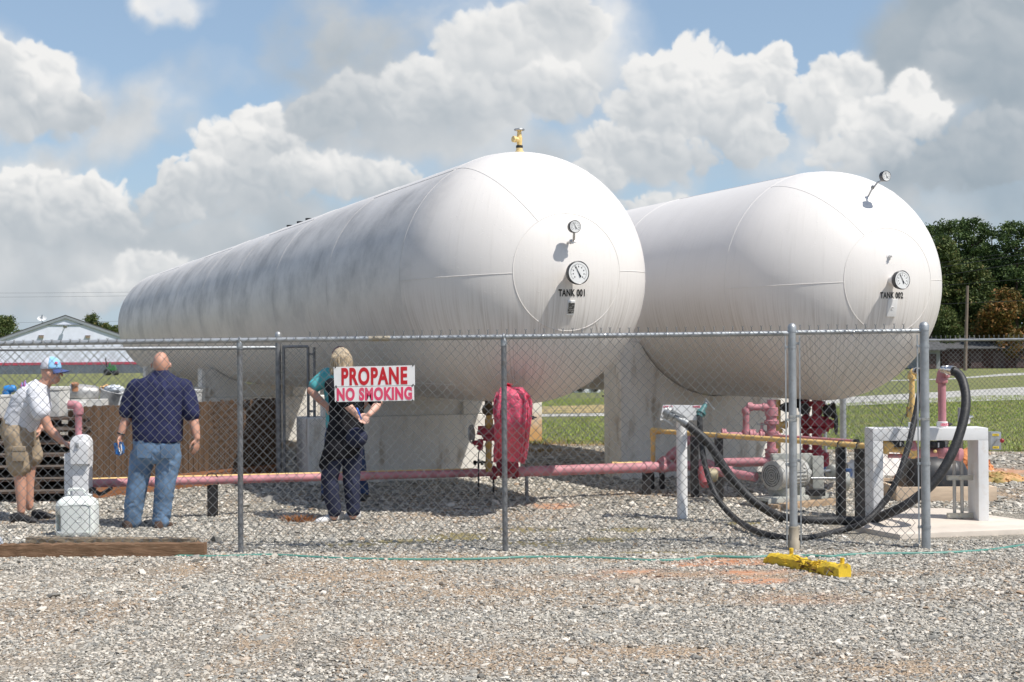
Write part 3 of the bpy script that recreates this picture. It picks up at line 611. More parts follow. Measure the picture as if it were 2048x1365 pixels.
def stained():
    m = CONC.copy(); m.name = 'stained_concrete'; g = NT(m.node_tree); P = next(n for n in m.node_tree.nodes if n.type == 'BSDF_PRINCIPLED'); c0 = P.inputs['Base Color'].links[0].from_socket
    co = g.node('ShaderNodeTexCoord').outputs['Object']; z = g.xyz(co)[2]; f = g.step(g.m('ADD', z, g.m('MULTIPLY', g.m('SUBTRACT', g.noise(co, 6, 5, .7), .5), .7)), .75, .05); g.put(P.inputs['Base Color'], g.mix(f, c0, (.62, .36, .16))); return m   # clay splash
saddle(T2C, 10.9, 1.10, 1.30, .5, 'pale concrete pier with an orange stained foot seen between the tanks', True, m=stained())
saddle(T2C, 19.0, 1.5, 1.5, .5, 'farthest concrete saddle below the rear of TANK 002', True)
# ------------------------------------------------------------------ chain-link fences
GALV = mat('galvanised', (.40, .42, .43), .5, .6, var=.14, scale=9, dirt=(.28, .27, .25), dirt_amt=.5)
GALVD = mat('dull_galvanised', (.24, .245, .25), .55, .55, var=.2, scale=9, dirt=(.20, .14, .09), dirt_amt=.5)
WIRE = mat('fence_wire', (.28, .285, .285), .45, .7, var=.2, scale=3)
def fabric(name, a, b, z0, z1, parent, dx=.04, dy=.0415, r=.0021, spike=.035, bulge=.008, seed=0, label=None):
    """diamond wire netting from a to b (x, y), hung between heights z0(x) and z1(x) given at both ends"""
    a, b = Vector((a[0], a[1], 0)), Vector((b[0], b[1], 0)); Lg = (b-a).length; h = (b-a)/Lg; nrm = Vector((-h.y, h.x, 0))
    nc = int(Lg/dx); V = []; Fc = []; base = 0; off = OFF.get(parent.name, Vector((0, 0, 0)))
    def tube(px, pn, pz, rr):
        nonlocal base
        N = len(px); c = np.stack([a.x + h.x*px + nrm.x*pn, a.y + h.y*px + nrm.y*pn, pz], -1)
        o = np.array([[nrm.x*rr, nrm.y*rr, 0], [h.x*rr*1.38, h.y*rr*1.38, 0], [-nrm.x*rr, -nrm.y*rr, 0], [-h.x*rr*1.38, -h.y*rr*1.38, 0]])
        V.append((c[:, None] + o[None]).reshape(-1, 3))
        i = np.arange(N-1)[:, None]*4 + base; k = np.arange(4)[None]; l = (k+1) % 4
        Fc.append(np.stack([i+k, i+l, i+4+l, i+4+k], -1).reshape(-1, 4)); base += 4*N
    for i in range(nc):
        xm = (i+.5)*dx/Lg; zt = z1[0]+(z1[1]-z1[0])*xm; zb = z0[0]+(z0[1]-z0[0])*xm; nr = int((zt-zb)/dy)
        j = np.arange(nr+1); x = (i + ((i+j) % 2))*dx; z = zt - j*dy
        side = np.where((j+i) % 2 == 0, -1, 1)
        bl = bulge*np.sin(x*2.1+seed)*np.sin(z*2.6+1) + .003*np.sin(x*9+z*5)
        x = x + .004*np.sin(z*7+i*.05+seed) + .0025*np.sin(x*31+z*17); z = z + .0025*np.sin(x*23+z*29+seed)
        tube(x, side*.0032+bl, z, r)
        if spike and (i % 2 == 0):
            sx, sz = x[0], z[0]
            tube(np.array([sx, sx+.002, sx-.001]), np.zeros(3), np.array([sz-.004, sz+spike*.5, sz+spike*.62]), r*1.5)
            for s in (-1, 1): tube(np.array([sx, sx+s*.009]), np.array([0, s*.004]), np.array([sz+spike*.55, sz+spike]), r)
    v = np.concatenate(V) - np.array(off[:]); f = np.concatenate(Fc)
    me = bpy.data.meshes.new(name); me.from_pydata(v.tolist(), [], f.tolist()); me.update(); me.polygons.foreach_set('use_smooth', [True]*len(f))
    return link(name, me, WIRE, parent)
def dome_post(parent, x, y, top, r, m, cap=True, name='fence_post'):
    mb = MB().cyl((x, y, -.1), (x, y, top-(.03 if cap else 0)), r, n=20)
    p = mb.build(name, m, parent)
    if cap: MB().lathe((x, y, top-.075), (0, 0, 1), [(0, r*1.09), (.045, r*1.09), (.05, r*1.0), (.066, r*.8), (.075, r*.35), (.077, 0)], 20).build('post_cap', GALV, p)
    return p
FY = 11.95
def rz_at(x): return 1.822 + (x+2.32)*(.034/5.8)
fx = lambda px: at(px, 900, FY).x
F0 = Vector((fx(1010), FY, 0)); fence = thing('chain_link_fence', 'grey chain-link fence standing nearest, across the front of the tank yard', 'fence', F0)
xL, xM, xT, xR = -6.4, fx(622), fx(1586), fx(1850.5)
MB().tube([(x, FY, rz_at(x)) for x in np.linspace(xL, xT-.02, 12)], .0215, 16).build('top_rail', GALV, fence)
MB().tube([(x, FY, rz_at(x)+.006) for x in np.linspace(xT+.02, xR-.03, 3)], .0205, 16).build('top_rail', GALV, fence)
MB().cyl((fx(739), FY, rz_at(fx(739))), (fx(782), FY, rz_at(fx(782))), .0236).build('rail_sleeve', mat('weathered_sleeve', (.42, .37, .28), .55, .4, var=.2), fence)
for px in (-60, 480.5, 1009):
    x = fx(px); p = dome_post(fence, x, FY+.002, rz_at(x)-.02, .0235, GALVD, cap=False)
    MB().lathe((x, FY, rz_at(x)-.075), (0, 0, 1), [(0, .027), (.05, .027), (.06, .024), (.098, .012), (.10, 0)], 16).ring((x, FY, rz_at(x)), (1, 0, 0), .026, .0075, 18, 8).build('loop_cap', GALV, p)
def terminal(x, top, r):
    p = dome_post(fence, x, FY, top, r, GALV, name='terminal_post')
    for z in (.18, .72, 1.10, 1.72):
        for s in ((-1, 1) if x < 3 else (-1,)):
            zz = z + (.03 if s > 0 else 0)
            MB().lathe((x, FY, zz), (0, 0, 1), [(0, r*1.10), (.024, r*1.10)], 20).box((x+s*(r+.016), FY-.006, zz+.012), (.034, .012, .022)).cyl((x+s*(r+.02), FY-.03, zz+.012), (x+s*(r+.02), FY+.02, zz+.012), .006, n=8).build('tension_band', CHROME if z == 1.10 else GALV, p)
    for s in ((-1, 1) if x < 3 else (-1,)): MB().box((x+s*(r+.026), FY-.016, .94), (.012, .005, 1.78)).build('tension_bar', GALV, p)
terminal(xT, 1.935, .034); terminal(xR, 1.94, .038)
MB().lathe((xT, FY, -.02), (0, 0, 1), [(0, .05), (.10, .05), (.11, .044), (.22, .044), (.225, .036)], 20).build('post_footing', mat('mud_splashed_metal', (.38, .33, .25), .7, .1, var=.25), fence)
fabric('chain_link_mesh', (xL, FY-.03), (xM, FY-.03), (.03, .02), (rz_at(xL)+.012, rz_at(xM)+.012), fence, spike=.018)
fabric('chain_link_mesh', (xM, FY-.03), (xT-.065, FY-.03), (.02, .03), (rz_at(xM)+.03, rz_at(xT)+.03), fence, spike=.038, seed=2)
fabric('chain_link_mesh', (xT+.065, FY-.03), (xR-.065, FY-.03), (.03, .05), (rz_at(xT)+.032, rz_at(xR)+.032), fence, spike=.038, seed=4)
mb = MB()
for i in range(18):
    x = xL + .3 + i*.53
    if abs(x-xT) > .15 and x < xR-.1: mb.ring((x, FY-.004, rz_at(x)-.004), (1, .15, 0), .0275, .0025, 14, 6)
mb.build('tie_wire', CHROME, fence)

# side fence and its lattice gate, by the board screen
SY = 18.4; fs = thing('chain_link_fence', 'second chain-link fence running behind the men and the brown board screen', 'fence', (at(557, 900, SY).x, SY, 0))
sx = at(557, 800, SY).x
MB().tube([(-11, SY-2.2, 1.80), (-6.9, SY-1.2, 1.785), (sx, SY, 1.79)], .0235, 14).build('top_rail', GALV, fs)
dome_post(fs, sx, SY, 2.0, .038, GALVD, name='terminal_post'); dome_post(fs, -7.2, SY-1.2, 1.78, .025, GALVD, cap=False)
fabric('chain_link_mesh', (-10.5, SY-2.1), (sx-.03, SY-.03), (.05, .05), (1.79, 1.79), fs, spike=0, dx=.045, dy=.047, r=.0022)
gt = thing('gate', 'narrow chain-link gate beside the low concrete saddle', 'gate', (sx, SY, 0)); gx1 = at(617, 800, SY).x
mb = MB().tube([(sx+.06, SY-.02, 1.80), (gx1, SY-.02, 1.80)], .018, 12).cyl((gx1, SY-.02, .06), (gx1, SY-.02, 1.80), .019).cyl((sx+.075, SY-.02, .06), (sx+.075, SY-.02, 1.8), .02).cyl((sx+.075, SY-.02, .07), (gx1, SY-.02, .07), .02)
mb.build('gate_frame', GALVD, gt); fabric('chain_link_mesh', (sx+.08, SY-.02), (gx1-.02, SY-.02), (.08, .08), (1.79, 1.79), gt, spike=0, r=.0022)
MB().cyl((gx1+.075, SY+.02, .75), (gx1+.075, SY+.02, 1.79), .019).box((gx1+.036, SY, 1.7), (.07, .02, .03)).box((gx1+.036, SY, .95), (.07, .02, .03)).build('latch_bar', GALVD, gt)

# rear fence along the lawn
RA, RB = Vector((-3.6, 29.4, 0)), Vector((13.0, 21.8, 0)); rf = thing('chain_link_fence', 'rear chain-link fence between the gravel and the lawn', 'fence', ((RA+RB)/2))
rp = lambda t: RA.lerp(RB, t)
MB().tube([rp(0) + Vector((0, 0, 1.85)), rp(1) + Vector((0, 0, 1.875))], .021, 14).build('top_rail', GALV, rf)
fabric('chain_link_mesh', RA[:2], RB[:2], (.05, .05), (1.88, 1.905), rf, spike=.05, r=.0023)
for t in (0, .2, .47, 1): dome_post(rf, rp(t).x, rp(t).y+.04, 1.85, .03, GALV, cap=False)
# two grey posts by the second tank
for px, by, ty, r, lab in ((1687, 932, 790, .046, 'thick grey steel pipe post behind the red valves'), (1651, 905, 840, .028, 'thin grey steel pipe post close behind the red valves')):
    b = gp(px, by+8); single(MB().cyl((b.x, b.y, -.1), (b.x, b.y, at(px, ty, b.y).z), r).lathe((b.x, b.y, at(px, ty, b.y).z-.01), (0, 0, 1), [(0, r*1.08), (.02, r*1.05), (.035, r*.6), (.04, 0)], 16), 'steel_post', GALV, lab, 'post', loc=(b.x, b.y, 0))
# post between the tanks
b = gp(1219, 938); single(MB().cyl((b.x, b.y, -.1), (b.x, b.y, 1.9), .045).lathe((b.x, b.y, 1.89), (0, 0, 1), [(0, .049), (.03, .047), (.05, .02), (.052, 0)], 16).box((b.x-.06, b.y, 1.06), (.09, .03, .02)), 'steel_post', GALVD, 'tall dull steel post at the left end of the curved concrete wall', 'post', loc=(b.x, b.y, 0))

# ------------------------------------------------------------------ warning signs on the fence
SIGNW = mat('sign_white', (.80, .80, .785), .4, var=.03, scale=3, dirt=(.6, .57, .5), dirt_amt=.25)
RED1 = mat('sign_red', (.52, .012, .022), .45, var=.06); RED2 = mat('sign_crimson', (.60, .03, .10), .5, var=.22, scale=7, col2=(.68, .10, .17))
def sign(name, c0, c1, c2, c3, text, m, label, tw, th, bold):
    Y = FY-.052; P = [at(*c, Y) for c in (c0, c1, c2, c3)]; o = sum(P, Vector())/4
    root = thing(name, label, 'sign', o); xd = ((P[1]-P[0])+(P[2]-P[3])).normalized(); nd = Vector((0, -1, 0))
    MB().prism(P, Vector((0, .004, 0))).build('panel', SIGNW, root, bevel=.001, smooth=False)
    text_on(text, .15, o + Vector((0, -.001, 0)), xd, (0, 0, 1), m, root, bold=bold, width=tw, height=th, extrude=.0012, space=1.13)
    mb = MB()
    for k in range(4):
        q = P[k].lerp(o, .045); mb.lathe(q, nd, [(0, .006), (.003, .005)], 8).tube([q + Vector((-.006, -.004, 0)), q + Vector((0, -.008, .006)), q + Vector((.008, .02, .01))], .0018, 5)
    mb.build('tie', INK, root)
sign('warning_sign', (667, 734.5), (829.5, 731), (830, 771), (668.5, 774), 'PROPANE', RED1, 'white sign reading PROPANE in tall red letters', .560, .152, .0060)
sign('warning_sign', (669, 774.8), (828, 772), (828.5, 801.5), (670, 804.5), 'NO SMOKING', RED2, 'white sign reading NO SMOKING in crimson letters', .640, .112, .0075)

# ------------------------------------------------------------------ pipework
PINK = mat('faded_red_paint', (.49, .215, .24), .58, var=.16, scale=5, dirt=(.27, .10, .09), dirt_amt=.6, bump=.2, bscale=70, bdist=.002)
DRED = mat('dark_red_paint', (.33, .035, .055), .5, var=.2, scale=8)
YEL = mat('yellow_pipe_paint', (.74, .50, .19), .5, var=.12, scale=6, dirt=(.45, .30, .12), dirt_amt=.45)
BLK = mat('black_channel', (.022, .021, .022), .6, var=.3, scale=14, dirt=(.10, .06, .04), dirt_amt=.4)
RUB = mat('black_rubber', (.020, .020, .021), .55, var=.35, scale=22, bump=.2, bscale=90, bdist=.002, dirt=(.12, .105, .09), dirt_amt=.5)
BLUEV = mat('blue_enamel', (.03, .07, .17), .4, var=.2); WPL = mat('white_pvc', (.80, .80, .79), .4, var=.04, scale=4, dirt=(.62, .57, .48), dirt_amt=.3)
MOTOR = mat('motor_grey', (.47, .465, .43), .45, .1, var=.1, scale=8, dirt=(.25, .2, .15), dirt_amt=.35)
PANELG = mat('panel_grey', (.44, .45, .41), .5, .1, var=.08, scale=4, dirt=(.35, .2, .1), dirt_amt=.3)
OLDWOOD = mat('old_wood', (.40, .29, .19), .85, var=.3, scale=5, stretch=(1, 6, 6), bump=.6, bscale=18, bdist=.006, spec=.2)
def fillet(pts, rad, n=6):
    pts = [Vector(p) for p in pts]; out = [pts[0]]
    for i in range(1, len(pts)-1):
        a, b, c = pts[i-1], pts[i], pts[i+1]; r = min(rad, (a-b).length*.45, (c-b).length*.45)
        p, q = b + (a-b).normalized()*r, b + (c-b).normalized()*r
        out += [p*(1-t)**2 + b*2*t*(1-t) + q*t*t for t in np.linspace(0, 1, n)]
    return out + [pts[-1]]
def spline(pts, n=14):
    pts = [Vector(p) for p in pts]; P = [pts[0]*2-pts[1]] + pts + [pts[-1]*2-pts[-2]]; out = []
    for i in range(1, len(P)-2):
        a, b, c, d = P[i-1:i+3]
        for k in range(n):
            t = k/n; out.append(.5*((2*b) + (c-a)*t + (2*a-5*b+4*c-d)*t*t + (3*b-a-3*c+d)*t**3))
    return out + [pts[-1]]
def flange(mb, p, d, r, w=.045, n=18): return mb.lathe(Vector(p)-Vector(d).normalized()*w/2, d, [(0, r), (w*.42, r), (w*.43, r*.9), (w*.57, r*.9), (w*.58, r), (w, r)], n)
def collar(mb, p, d, r, w=.05, n=16): return mb.lathe(Vector(p)-Vector(d).normalized()*w/2, d, [(0, r*.96), (w*.2, r), (w*.8, r), (w, r*.96)], n)
HN = Vector((-.39, .92, 0)).normalized(); HP = HN.dot(Vector((1.57, 16.6, 0)))
def hY(px):
    d = ray(px, 900); return HP/(HN.x*d.x/d.y + HN.y)
HD = Vector((.92, .39, 0)).normalized()
def hp(px, py): return at(px, py, hY(px))
o = hp(1100, 938); o.z = 0
liq = thing('liquid_pipeline', 'long faded red pipe run crossing low over the gravel between both tanks', 'pipeline', o)
A0, A1, A2 = hp(158, 968), hp(1010, 945), hp(1415, 931)
MB().tube([A0, A0.lerp(A1, .5), A1], .042, 18).build('header_pipe', PINK, liq); MB().tube([A1, A2], .060, 20).build('header_pipe', PINK, liq)
for px in (262, 296, 700, 940): mb = MB(); collar(mb, A0.lerp(A1, (px-158)/852), HD, .051, .09); mb.build('coupling', PINK, liq)
for px in (1010, 1290, 1320): mb = MB(); collar(mb, A1.lerp(A2, (px-1010)/405), HD, .070, .10); mb.build('coupling', PINK, liq)
rt = at(151, 812, hY(152)); r1 = Vector((rt.x, rt.y, A0.z)); q = rt + Vector((.03, 0, 0))
MB().tube(fillet([A0, Vector((q.x, q.y, A0.z)), q], .09), .034, 16).build('riser', PINK, liq)
mb = MB().tube(fillet([q - Vector((0, 0, .09)), q + Vector((0, 0, .005)), q + Vector((-.10, 0, .012))], .06), .044, 16); collar(mb, q - Vector((0, 0, .055)), (0, 0, 1), .050, .06); mb.build('elbow', PINK, liq)
# tee under the bagged filter
bx = hp(1008, 945); mb = MB().lathe(bx, (0, 0, 1), [(-.02, .08), (.06, .085), (.10, .09), (.16, .09)], 20); flange(mb, bx - HD*.13, HD, .08, .04); flange(mb, bx + HD*.13, HD, .08, .04); mb.build('filter_tee', DRED, liq)
# end elbow, strainer and pump suction at the right
e0 = A2; e1 = at(1424, 932, e0.y+.02); e2 = at(1424, 990, e0.y-.35)
mb = MB().tube(fillet([e0 - HD*.1, e0 + HD*.06, e0 + HD*.08 + Vector((0, 0, -.2))], .09), .072, 18); collar(mb, e0 - HD*.05, HD, .085, .07); mb.build('elbow', PINK, liq)
s0 = at(1408, 938, 15.75); s1 = at(1412, 976, 15.55); MB().lathe(s0, s1-s0, [(0, .05), (.01, .07), (.06, .075), (.20, .07), (.24, .055), (.25, .02)], 18).build('strainer', mat('dull_red_paint', (.36, .09, .10), .6), liq)
s2 = at(1424, 950, 15.6); MB().lathe(s2 + Vector((-.06, 0, .0)), (1, .1, -.05), [(0, .055), (.02, .075), (.10, .075), (.12, .055)], 16).build('drain_plug', mat('dull_brass', (.36, .31, .2), .6, .2), liq)
MB().tube([at(1424, 943, 15.7), at(1468, 948, 15.5), at(1512, 955, 15.3)], .05, 16).lathe(at(1455, 946, 15.55), (1, -.25, -.02), [(0, .075), (.06, .075)], 16).build('suction_pipe', PINK, liq)
# branch slanting up behind the white post
b0, b1 = hp(1322, 928), at(1393, 868, 16.9)
mb = MB().tube([b0, b1], .045, 16); collar(mb, b0.lerp(b1, .35), b1-b0, .055, .14); collar(mb, b0.lerp(b1, .05), b1-b0, .06, .10); mb.build('branch_pipe', PINK, liq)
MB().lathe(at(1346, 920, 16.75), (1, .2, -.03), [(0, .03), (.01, .052), (.09, .052), (.10, .03)], 14).build('branch_stub', PINK, liq)
# return loop over the pump
Yl = 16.1; P_ = lambda x, y, Y=Yl: at(x, y, Y)
mb = MB().tube(fillet([P_(1430, 926), P_(1536, 924), P_(1543, 905), P_(1543, 800)], .1), .052, 16); mb.build('return_pipe', PINK, liq)
mb = MB().tube(fillet([P_(1492, 872), P_(1492, 815), P_(1543, 815)], .07), .038, 14)
for p, d in ((P_(1492, 822), (0, 0, 1)), (P_(1500, 814), (1, 0, 0)), (P_(1530, 815), (1, 0, 0)), (P_(1492, 866), (0, 0, 1))): collar(mb, p, d, .05, .06)
mb.build('bypass_loop', PINK, liq)
mb = MB().lathe(P_(1543, 850), (0, 0, 1), [(0, .06), (.01, .085), (.05, .085), (.06, .06), (.10, .06), (.105, .078), (.20, .078), (.205, .045), (.23, .045), (.232, .035), (.262, .035), (.264, .022), (.285, .022)], 14); mb.build('relief_valve', PINK, liq)
for y, r, wd in ((868, .085, .06), (905, .075, .08)): mb = MB(); flange(mb, P_(1543, y), (0, 0, 1), r, wd); mb.build('flange', PINK, liq)
mb = MB().tube([P_(1436, 870), P_(1560, 872)], .034, 14); flange(mb, P_(1448, 868), (1, 0, 0), .06, .05); flange(mb, P_(1505, 870), (1, 0, 0), .065, .07); flange(mb, P_(1524, 872), (1, 0, 0), .06, .05)
mb.lathe(P_(1524, 872), (0, 0, 1), [(0, .04), (.07, .03), (.075, .018), (.15, .015)], 12); mb.build('cross_pipe', PINK, liq)
MB().box(P_(1524, 849), (.12, .02, .018)).lathe(P_(1524, 851), (0, 0, 1), [(0, .02), (.02, .02)], 8).build('valve_handle', STEEL, liq)
# thin pink line laid along the yellow pipe
# ------------------------------------------------------------------ vapour pipe (yellow)
yA, yB, yC = at(1306, 932, 16.9), at(1306, 862, 16.9), at(1800, 897, 13.75)
o = yA.copy(); o.z = 0; vap = thing('vapour_pipeline', 'yellow pipe at knee height running from the red header to the white frame', 'pipeline', o)
MB().tube(fillet([yA, yB, yC], .06), .029, 14).build('pipe', YEL, vap)
mb = MB(); collar(mb, yB + Vector((.06, -.04, 0)), yC-yB, .038, .07); collar(mb, yB - Vector((0, 0, .06)), (0, 0, 1), .038, .07); mb.ball(yB, .04, 12); mb.lathe(yA - Vector((0, 0, .03)), (0, 0, 1), [(0, .06), (.02, .06), (.04, .04), (.07, .035)], 14); mb.build('fitting', YEL, vap)
MB().tube([at(1224, 929, 16.75), at(1290, 927, 16.9), yA], .024, 12).lathe(at(1224, 929, 16.75), (1, .1, 0), [(0, .032), (.07, .032)], 10).build('tail_pipe', YEL, vap)
yy = lambda px: HP  # keep
MB().tube([A0.lerp(A1, t) + Vector((-.02, .07, .036)) for t in np.linspace(0.01, .92, 6)], .014, 12).build('companion_pipe', YEL, vap)
pk = thing('sensing_line', 'thin pink tube lying just above the yellow pipe', 'pipe', (yB.x, yB.y, 0))
def ypt(px):
    k = (px-1306)/(1800-1306); d = ray(px, 880); best = min(np.linspace(0, 1, 400), key=lambda t: abs((yB.lerp(yC, t) - EYE).x*d.y - (yB.lerp(yC, t) - EYE).y*d.x)); return yB.lerp(yC, best)
MB().tube([ypt(px) + Vector((.02, .06, .035)) for px in (1545, 1620, 1712)], .018, 10).build('tube', PINK, pk); MB().lathe(ypt(1712) + Vector((.0, .06, .035)), (.6, -.8, 0), [(0, .026), (.05, .026)], 8).build('end_nut', BLACKP, pk)
for i, px in enumerate((1389, 1437, 1681, 1719)):
    p = ypt(px); w = .088
    s = thing('pipe_support', ['black steel channel post under the yellow pipe nearest the white sign post', 'black steel channel post second from the white sign post under the yellow pipe', 'black steel channel post under the yellow pipe left of the white frame', 'black steel channel post beside the left leg of the white frame'][i], 'pipe support', (p.x, p.y, 0), group='black posts under the yellow pipe')
    h = p.z - .031
    MB().prism([Vector((p.x, p.y, -.05)) + Vector(q) for q in ((-w/2, -.04, 0), (w/2, -.04, 0), (w/2, .04, 0), (w/2-.008, .04, 0), (w/2-.008, -.03, 0), (-w/2+.008, -.03, 0), (-w/2+.008, .04, 0), (-w/2, .04, 0))], (0, 0, h+.05)).build('channel', BLK, s, smooth=False)
    MB().tube([p + Vector((-.036, -.02, -.03)), p + Vector((-.034, -.02, .015)), p + Vector((-.015, -.02, .034)), p + Vector((.015, -.02, .034)), p + Vector((.034, -.02, .015)), p + Vector((.036, -.02, -.03))], .006, 8).build('pipe_clamp', STEEL if i == 1 else BLK, s)
# black posts under the red header
for i, (px, w) in enumerate(((402, .095), (1288, .10), (1330, .06), (1308, .06))):
    t = A0.lerp(A1, (px-158)/852) if px < 1010 else A1.lerp(A2, (px-1010)/405); dy = 0 if i < 2 else .55; g0 = Vector((t.x, t.y+dy, 0))
    s = thing('pipe_support', ['black steel post under the red pipe behind the man in jeans', 'wide black steel post under the red pipe below the yellow elbow', 'short black post standing in shade farther right behind the red pipe', 'short black post standing in shade behind the wide black post'][i], 'pipe support', g0, group='black posts under the red pipe')
    h = t.z-.055 if i < 2 else .26
    MB().box(g0 + Vector((0, 0, h/2-.03)), (w, .012, h+.06)).box(g0 + Vector((0, .07, h/2-.03)), (w, .012, h+.06)).box(g0 + Vector((0, .035, h/2-.03)), (.012, .058, h+.06)).build('beam', BLK, s)
    if i < 2: MB().tube([t + Vector((-.066, 0, -.05)), t + Vector((-.068, 0, .02)), t + Vector((-.04, 0, .062)), t + Vector((0, 0, .076)), t + Vector((.04, 0, .062)), t + Vector((.068, 0, .02)), t + Vector((.066, 0, -.05))], .007, 8).build('pipe_clamp', BLK, s)

# ------------------------------------------------------------------ bagged filter and shut-off valves on the red pipe
BAG = mat('red_plastic_bag', (.66, .095, .165), .42, var=.2, scale=9, spec=.5, coat=.12, bump=1.0, bscale=22, bdist=.02)
def bag():
    Yb = 14.33; rows = [(775, 1009, 1020), (778, 1001, 1044), (788, 993, 1056), (802, 989, 1063), (828, 988, 1063), (850, 990, 1061), (876, 990, 1057), (900, 989, 1054), (912, 988, 1052), (920, 988, 1051)]
    mb = MB(); n = 72; vs = []; fs = []
    for i, (y, xl, xr) in enumerate(rows):
        yb_ = Yb + .42*max(0, (y-845)/80); a, b = at(xl, y, yb_), at(xr, y + (3 if i > 7 else 0), yb_); c = (a+b)/2; hw = (b.x-a.x)/2; dp = min(.19, hw*1.05+.02)
        for k in range(n):
            t = 2*pi*k/n; cx, cy = cos(t), sin(t); e = .48; x = hw*abs(cx)**e*(1 if cx > 0 else -1); y_ = dp*abs(cy)**e*(1 if cy > 0 else -1)
            f = (1 + .06*sin(t*11+i*.35) + .045*sin(t*19-i*.5) + .05*sin(t*5+i*.9)*(.4 if i > 3 else 1)); vs.append(c + Vector((x*(1+(f-1)*.5), y_*f, .012*sin(t*7+i*1.7) + (.02*sin(t*3+1) if i > 7 else 0))))
    for i in range(len(rows)-1):
        for k in range(n): l = (k+1) % n; fs.append((i*n+k, (i+1)*n+k, (i+1)*n+l, i*n+l))
    fs.append(tuple(range(n)))
    mb.add(vs, fs); c = hp(1025, 930); root = thing('bagged_filter', 'filter on the red pipe wrapped in a shiny red plastic bag', 'filter', (c.x, c.y, 0))
    s = mb.build('plastic_bag', BAG, root, ang=60, sub=1, jit=.0045)
    tip = at(1014, 776, Yb); MB().lathe(tip - Vector((0, 0, .02)), (.2, 0, 1), [(0, .05), (.02, .02), (.035, .018), (.06, .05), (.07, .03)], 14).build('bag_knot', mat('red_plastic_knot', (.42, .015, .04), .3, var=.2), s)
    MB().lathe(Vector((c.x-.05, c.y-.12, .40)), (0, -.55, 1), [(0, .12), (.05, .12), (.06, .08), (.3, .08)], 18).build('filter_body', DRED, root)
    MB().lathe(at(1062, 836, Yb), (1, 0, .05), [(-.02, .02), (.03, .02), (.035, .01), (.06, .006)], 8).build('spigot', BLACKP, root)
    MB().cyl((c.x+.16, c.y+.05, -.02), (c.x+.16, c.y+.05, .42), .02).build('drain_leg', GALVD, root)
bag()
Yv = hY(975)-.25; v_ = lambda x, y, d=0: at(x, y, Yv+d); c = hp(978, 946)
vs = thing('shutoff_valve', 'dark red and ochre shut-off valve with a grey handwheel left of the red bag', 'valve', (c.x, c.y, 0))
mb = MB().tube([v_(977, 944), v_(978, 824)], .034, 14); collar(mb, v_(978, 845), (0, 0, 1), .046, .08); collar(mb, v_(977, 930), (0, 0, 1), .045, .05); collar(mb, v_(977, 890), (0, 0, 1), .04, .04); mb.build('riser', mat('dark_ochre', (.40, .25, .07), .55, var=.2), vs)
MB().ball(v_(977, 820), (.075, .075, .07), 16).lathe(v_(977, 822), (0, 0, 1), [(.0, .05), (.1, .04), (.14, .04)], 12).build('actuator', mat('dark_bronze', (.09, .065, .035), .5, .2, var=.4, scale=20), vs)
mb = MB().lathe(v_(990, 866), (-1, 0, 0), [(-.05, .09), (.0, .10), (.03, .085), (.05, .06), (.14, .055), (.15, .03), (.20, .02)], 16); flange(mb, v_(978, 877), (0, 0, 1), .07, .05); mb.build('valve_body', DRED, vs)
mb = MB().ring(v_(943, 868, -.02), (.95, -.3, .05), .095, .010, 24, 8)
for k in range(3): a = k*pi/3; mb.cyl(v_(943, 868, -.02) + Vector((-.028, -.09, 0))*cos(a) + Vector((0, 0, .094))*sin(a), v_(943, 868, -.02) - Vector((-.028, -.09, 0))*cos(a) - Vector((0, 0, .094))*sin(a), .007, n=6)
mb.lathe(v_(943, 868, -.02), (-.95, .3, 0), [(-.012, .075), (.008, .07), (.012, .02)], 20); mb.build('handwheel', mat('cast_grey', (.30, .31, .31), .5, .4, var=.2), vs)
MB().lathe(v_(966, 886), (-1, -.2, 0), [(0, .03), (.01, .045), (.05, .045), (.055, .03), (.10, .03), (.105, .014), (.13, .014)], 10).lathe(v_(960, 893), (0, 0, -1), [(0, .035), (.03, .035), (.05, .012)], 10).lathe(v_(972, 857), (-1, 0, 0), [(0, .028), (.09, .028)], 10).build('pilot_valve', DRED, vs)
MB().tube(spline([v_(960, 898), v_(957, 910), v_(957, 930), v_(957, 955)], 6), .006, 6).tube(spline([v_(962, 898), v_(968, 905), v_(980, 915), v_(988, 910)], 6), .006, 6).tube(spline([v_(984, 840), v_(992, 832), v_(1000, 822)], 6), .007, 6).build('tubing', BLACKP, vs)
MB().box(v_(966, 925), (.22, .03, .022)).box(v_(950, 926), (.03, .03, .05)).box(v_(964, 926), (.03, .03, .05)).build('bracket', BLACKP, vs)
for i, (px, t0, b0) in enumerate(((957, 918, 990), (987, 948, 992))):
    g0 = gp(px, b0); single(MB().cyl((g0.x, g0.y, -.05), at(px, t0, g0.y), .012, n=8), 'stake', BLK, ['thin black steel stake under the bracket of the handwheel valve', 'thin black steel stake just left of the front fence post'][i], 'stake', 'thin black stakes under the valve', loc=(g0.x, g0.y, 0))

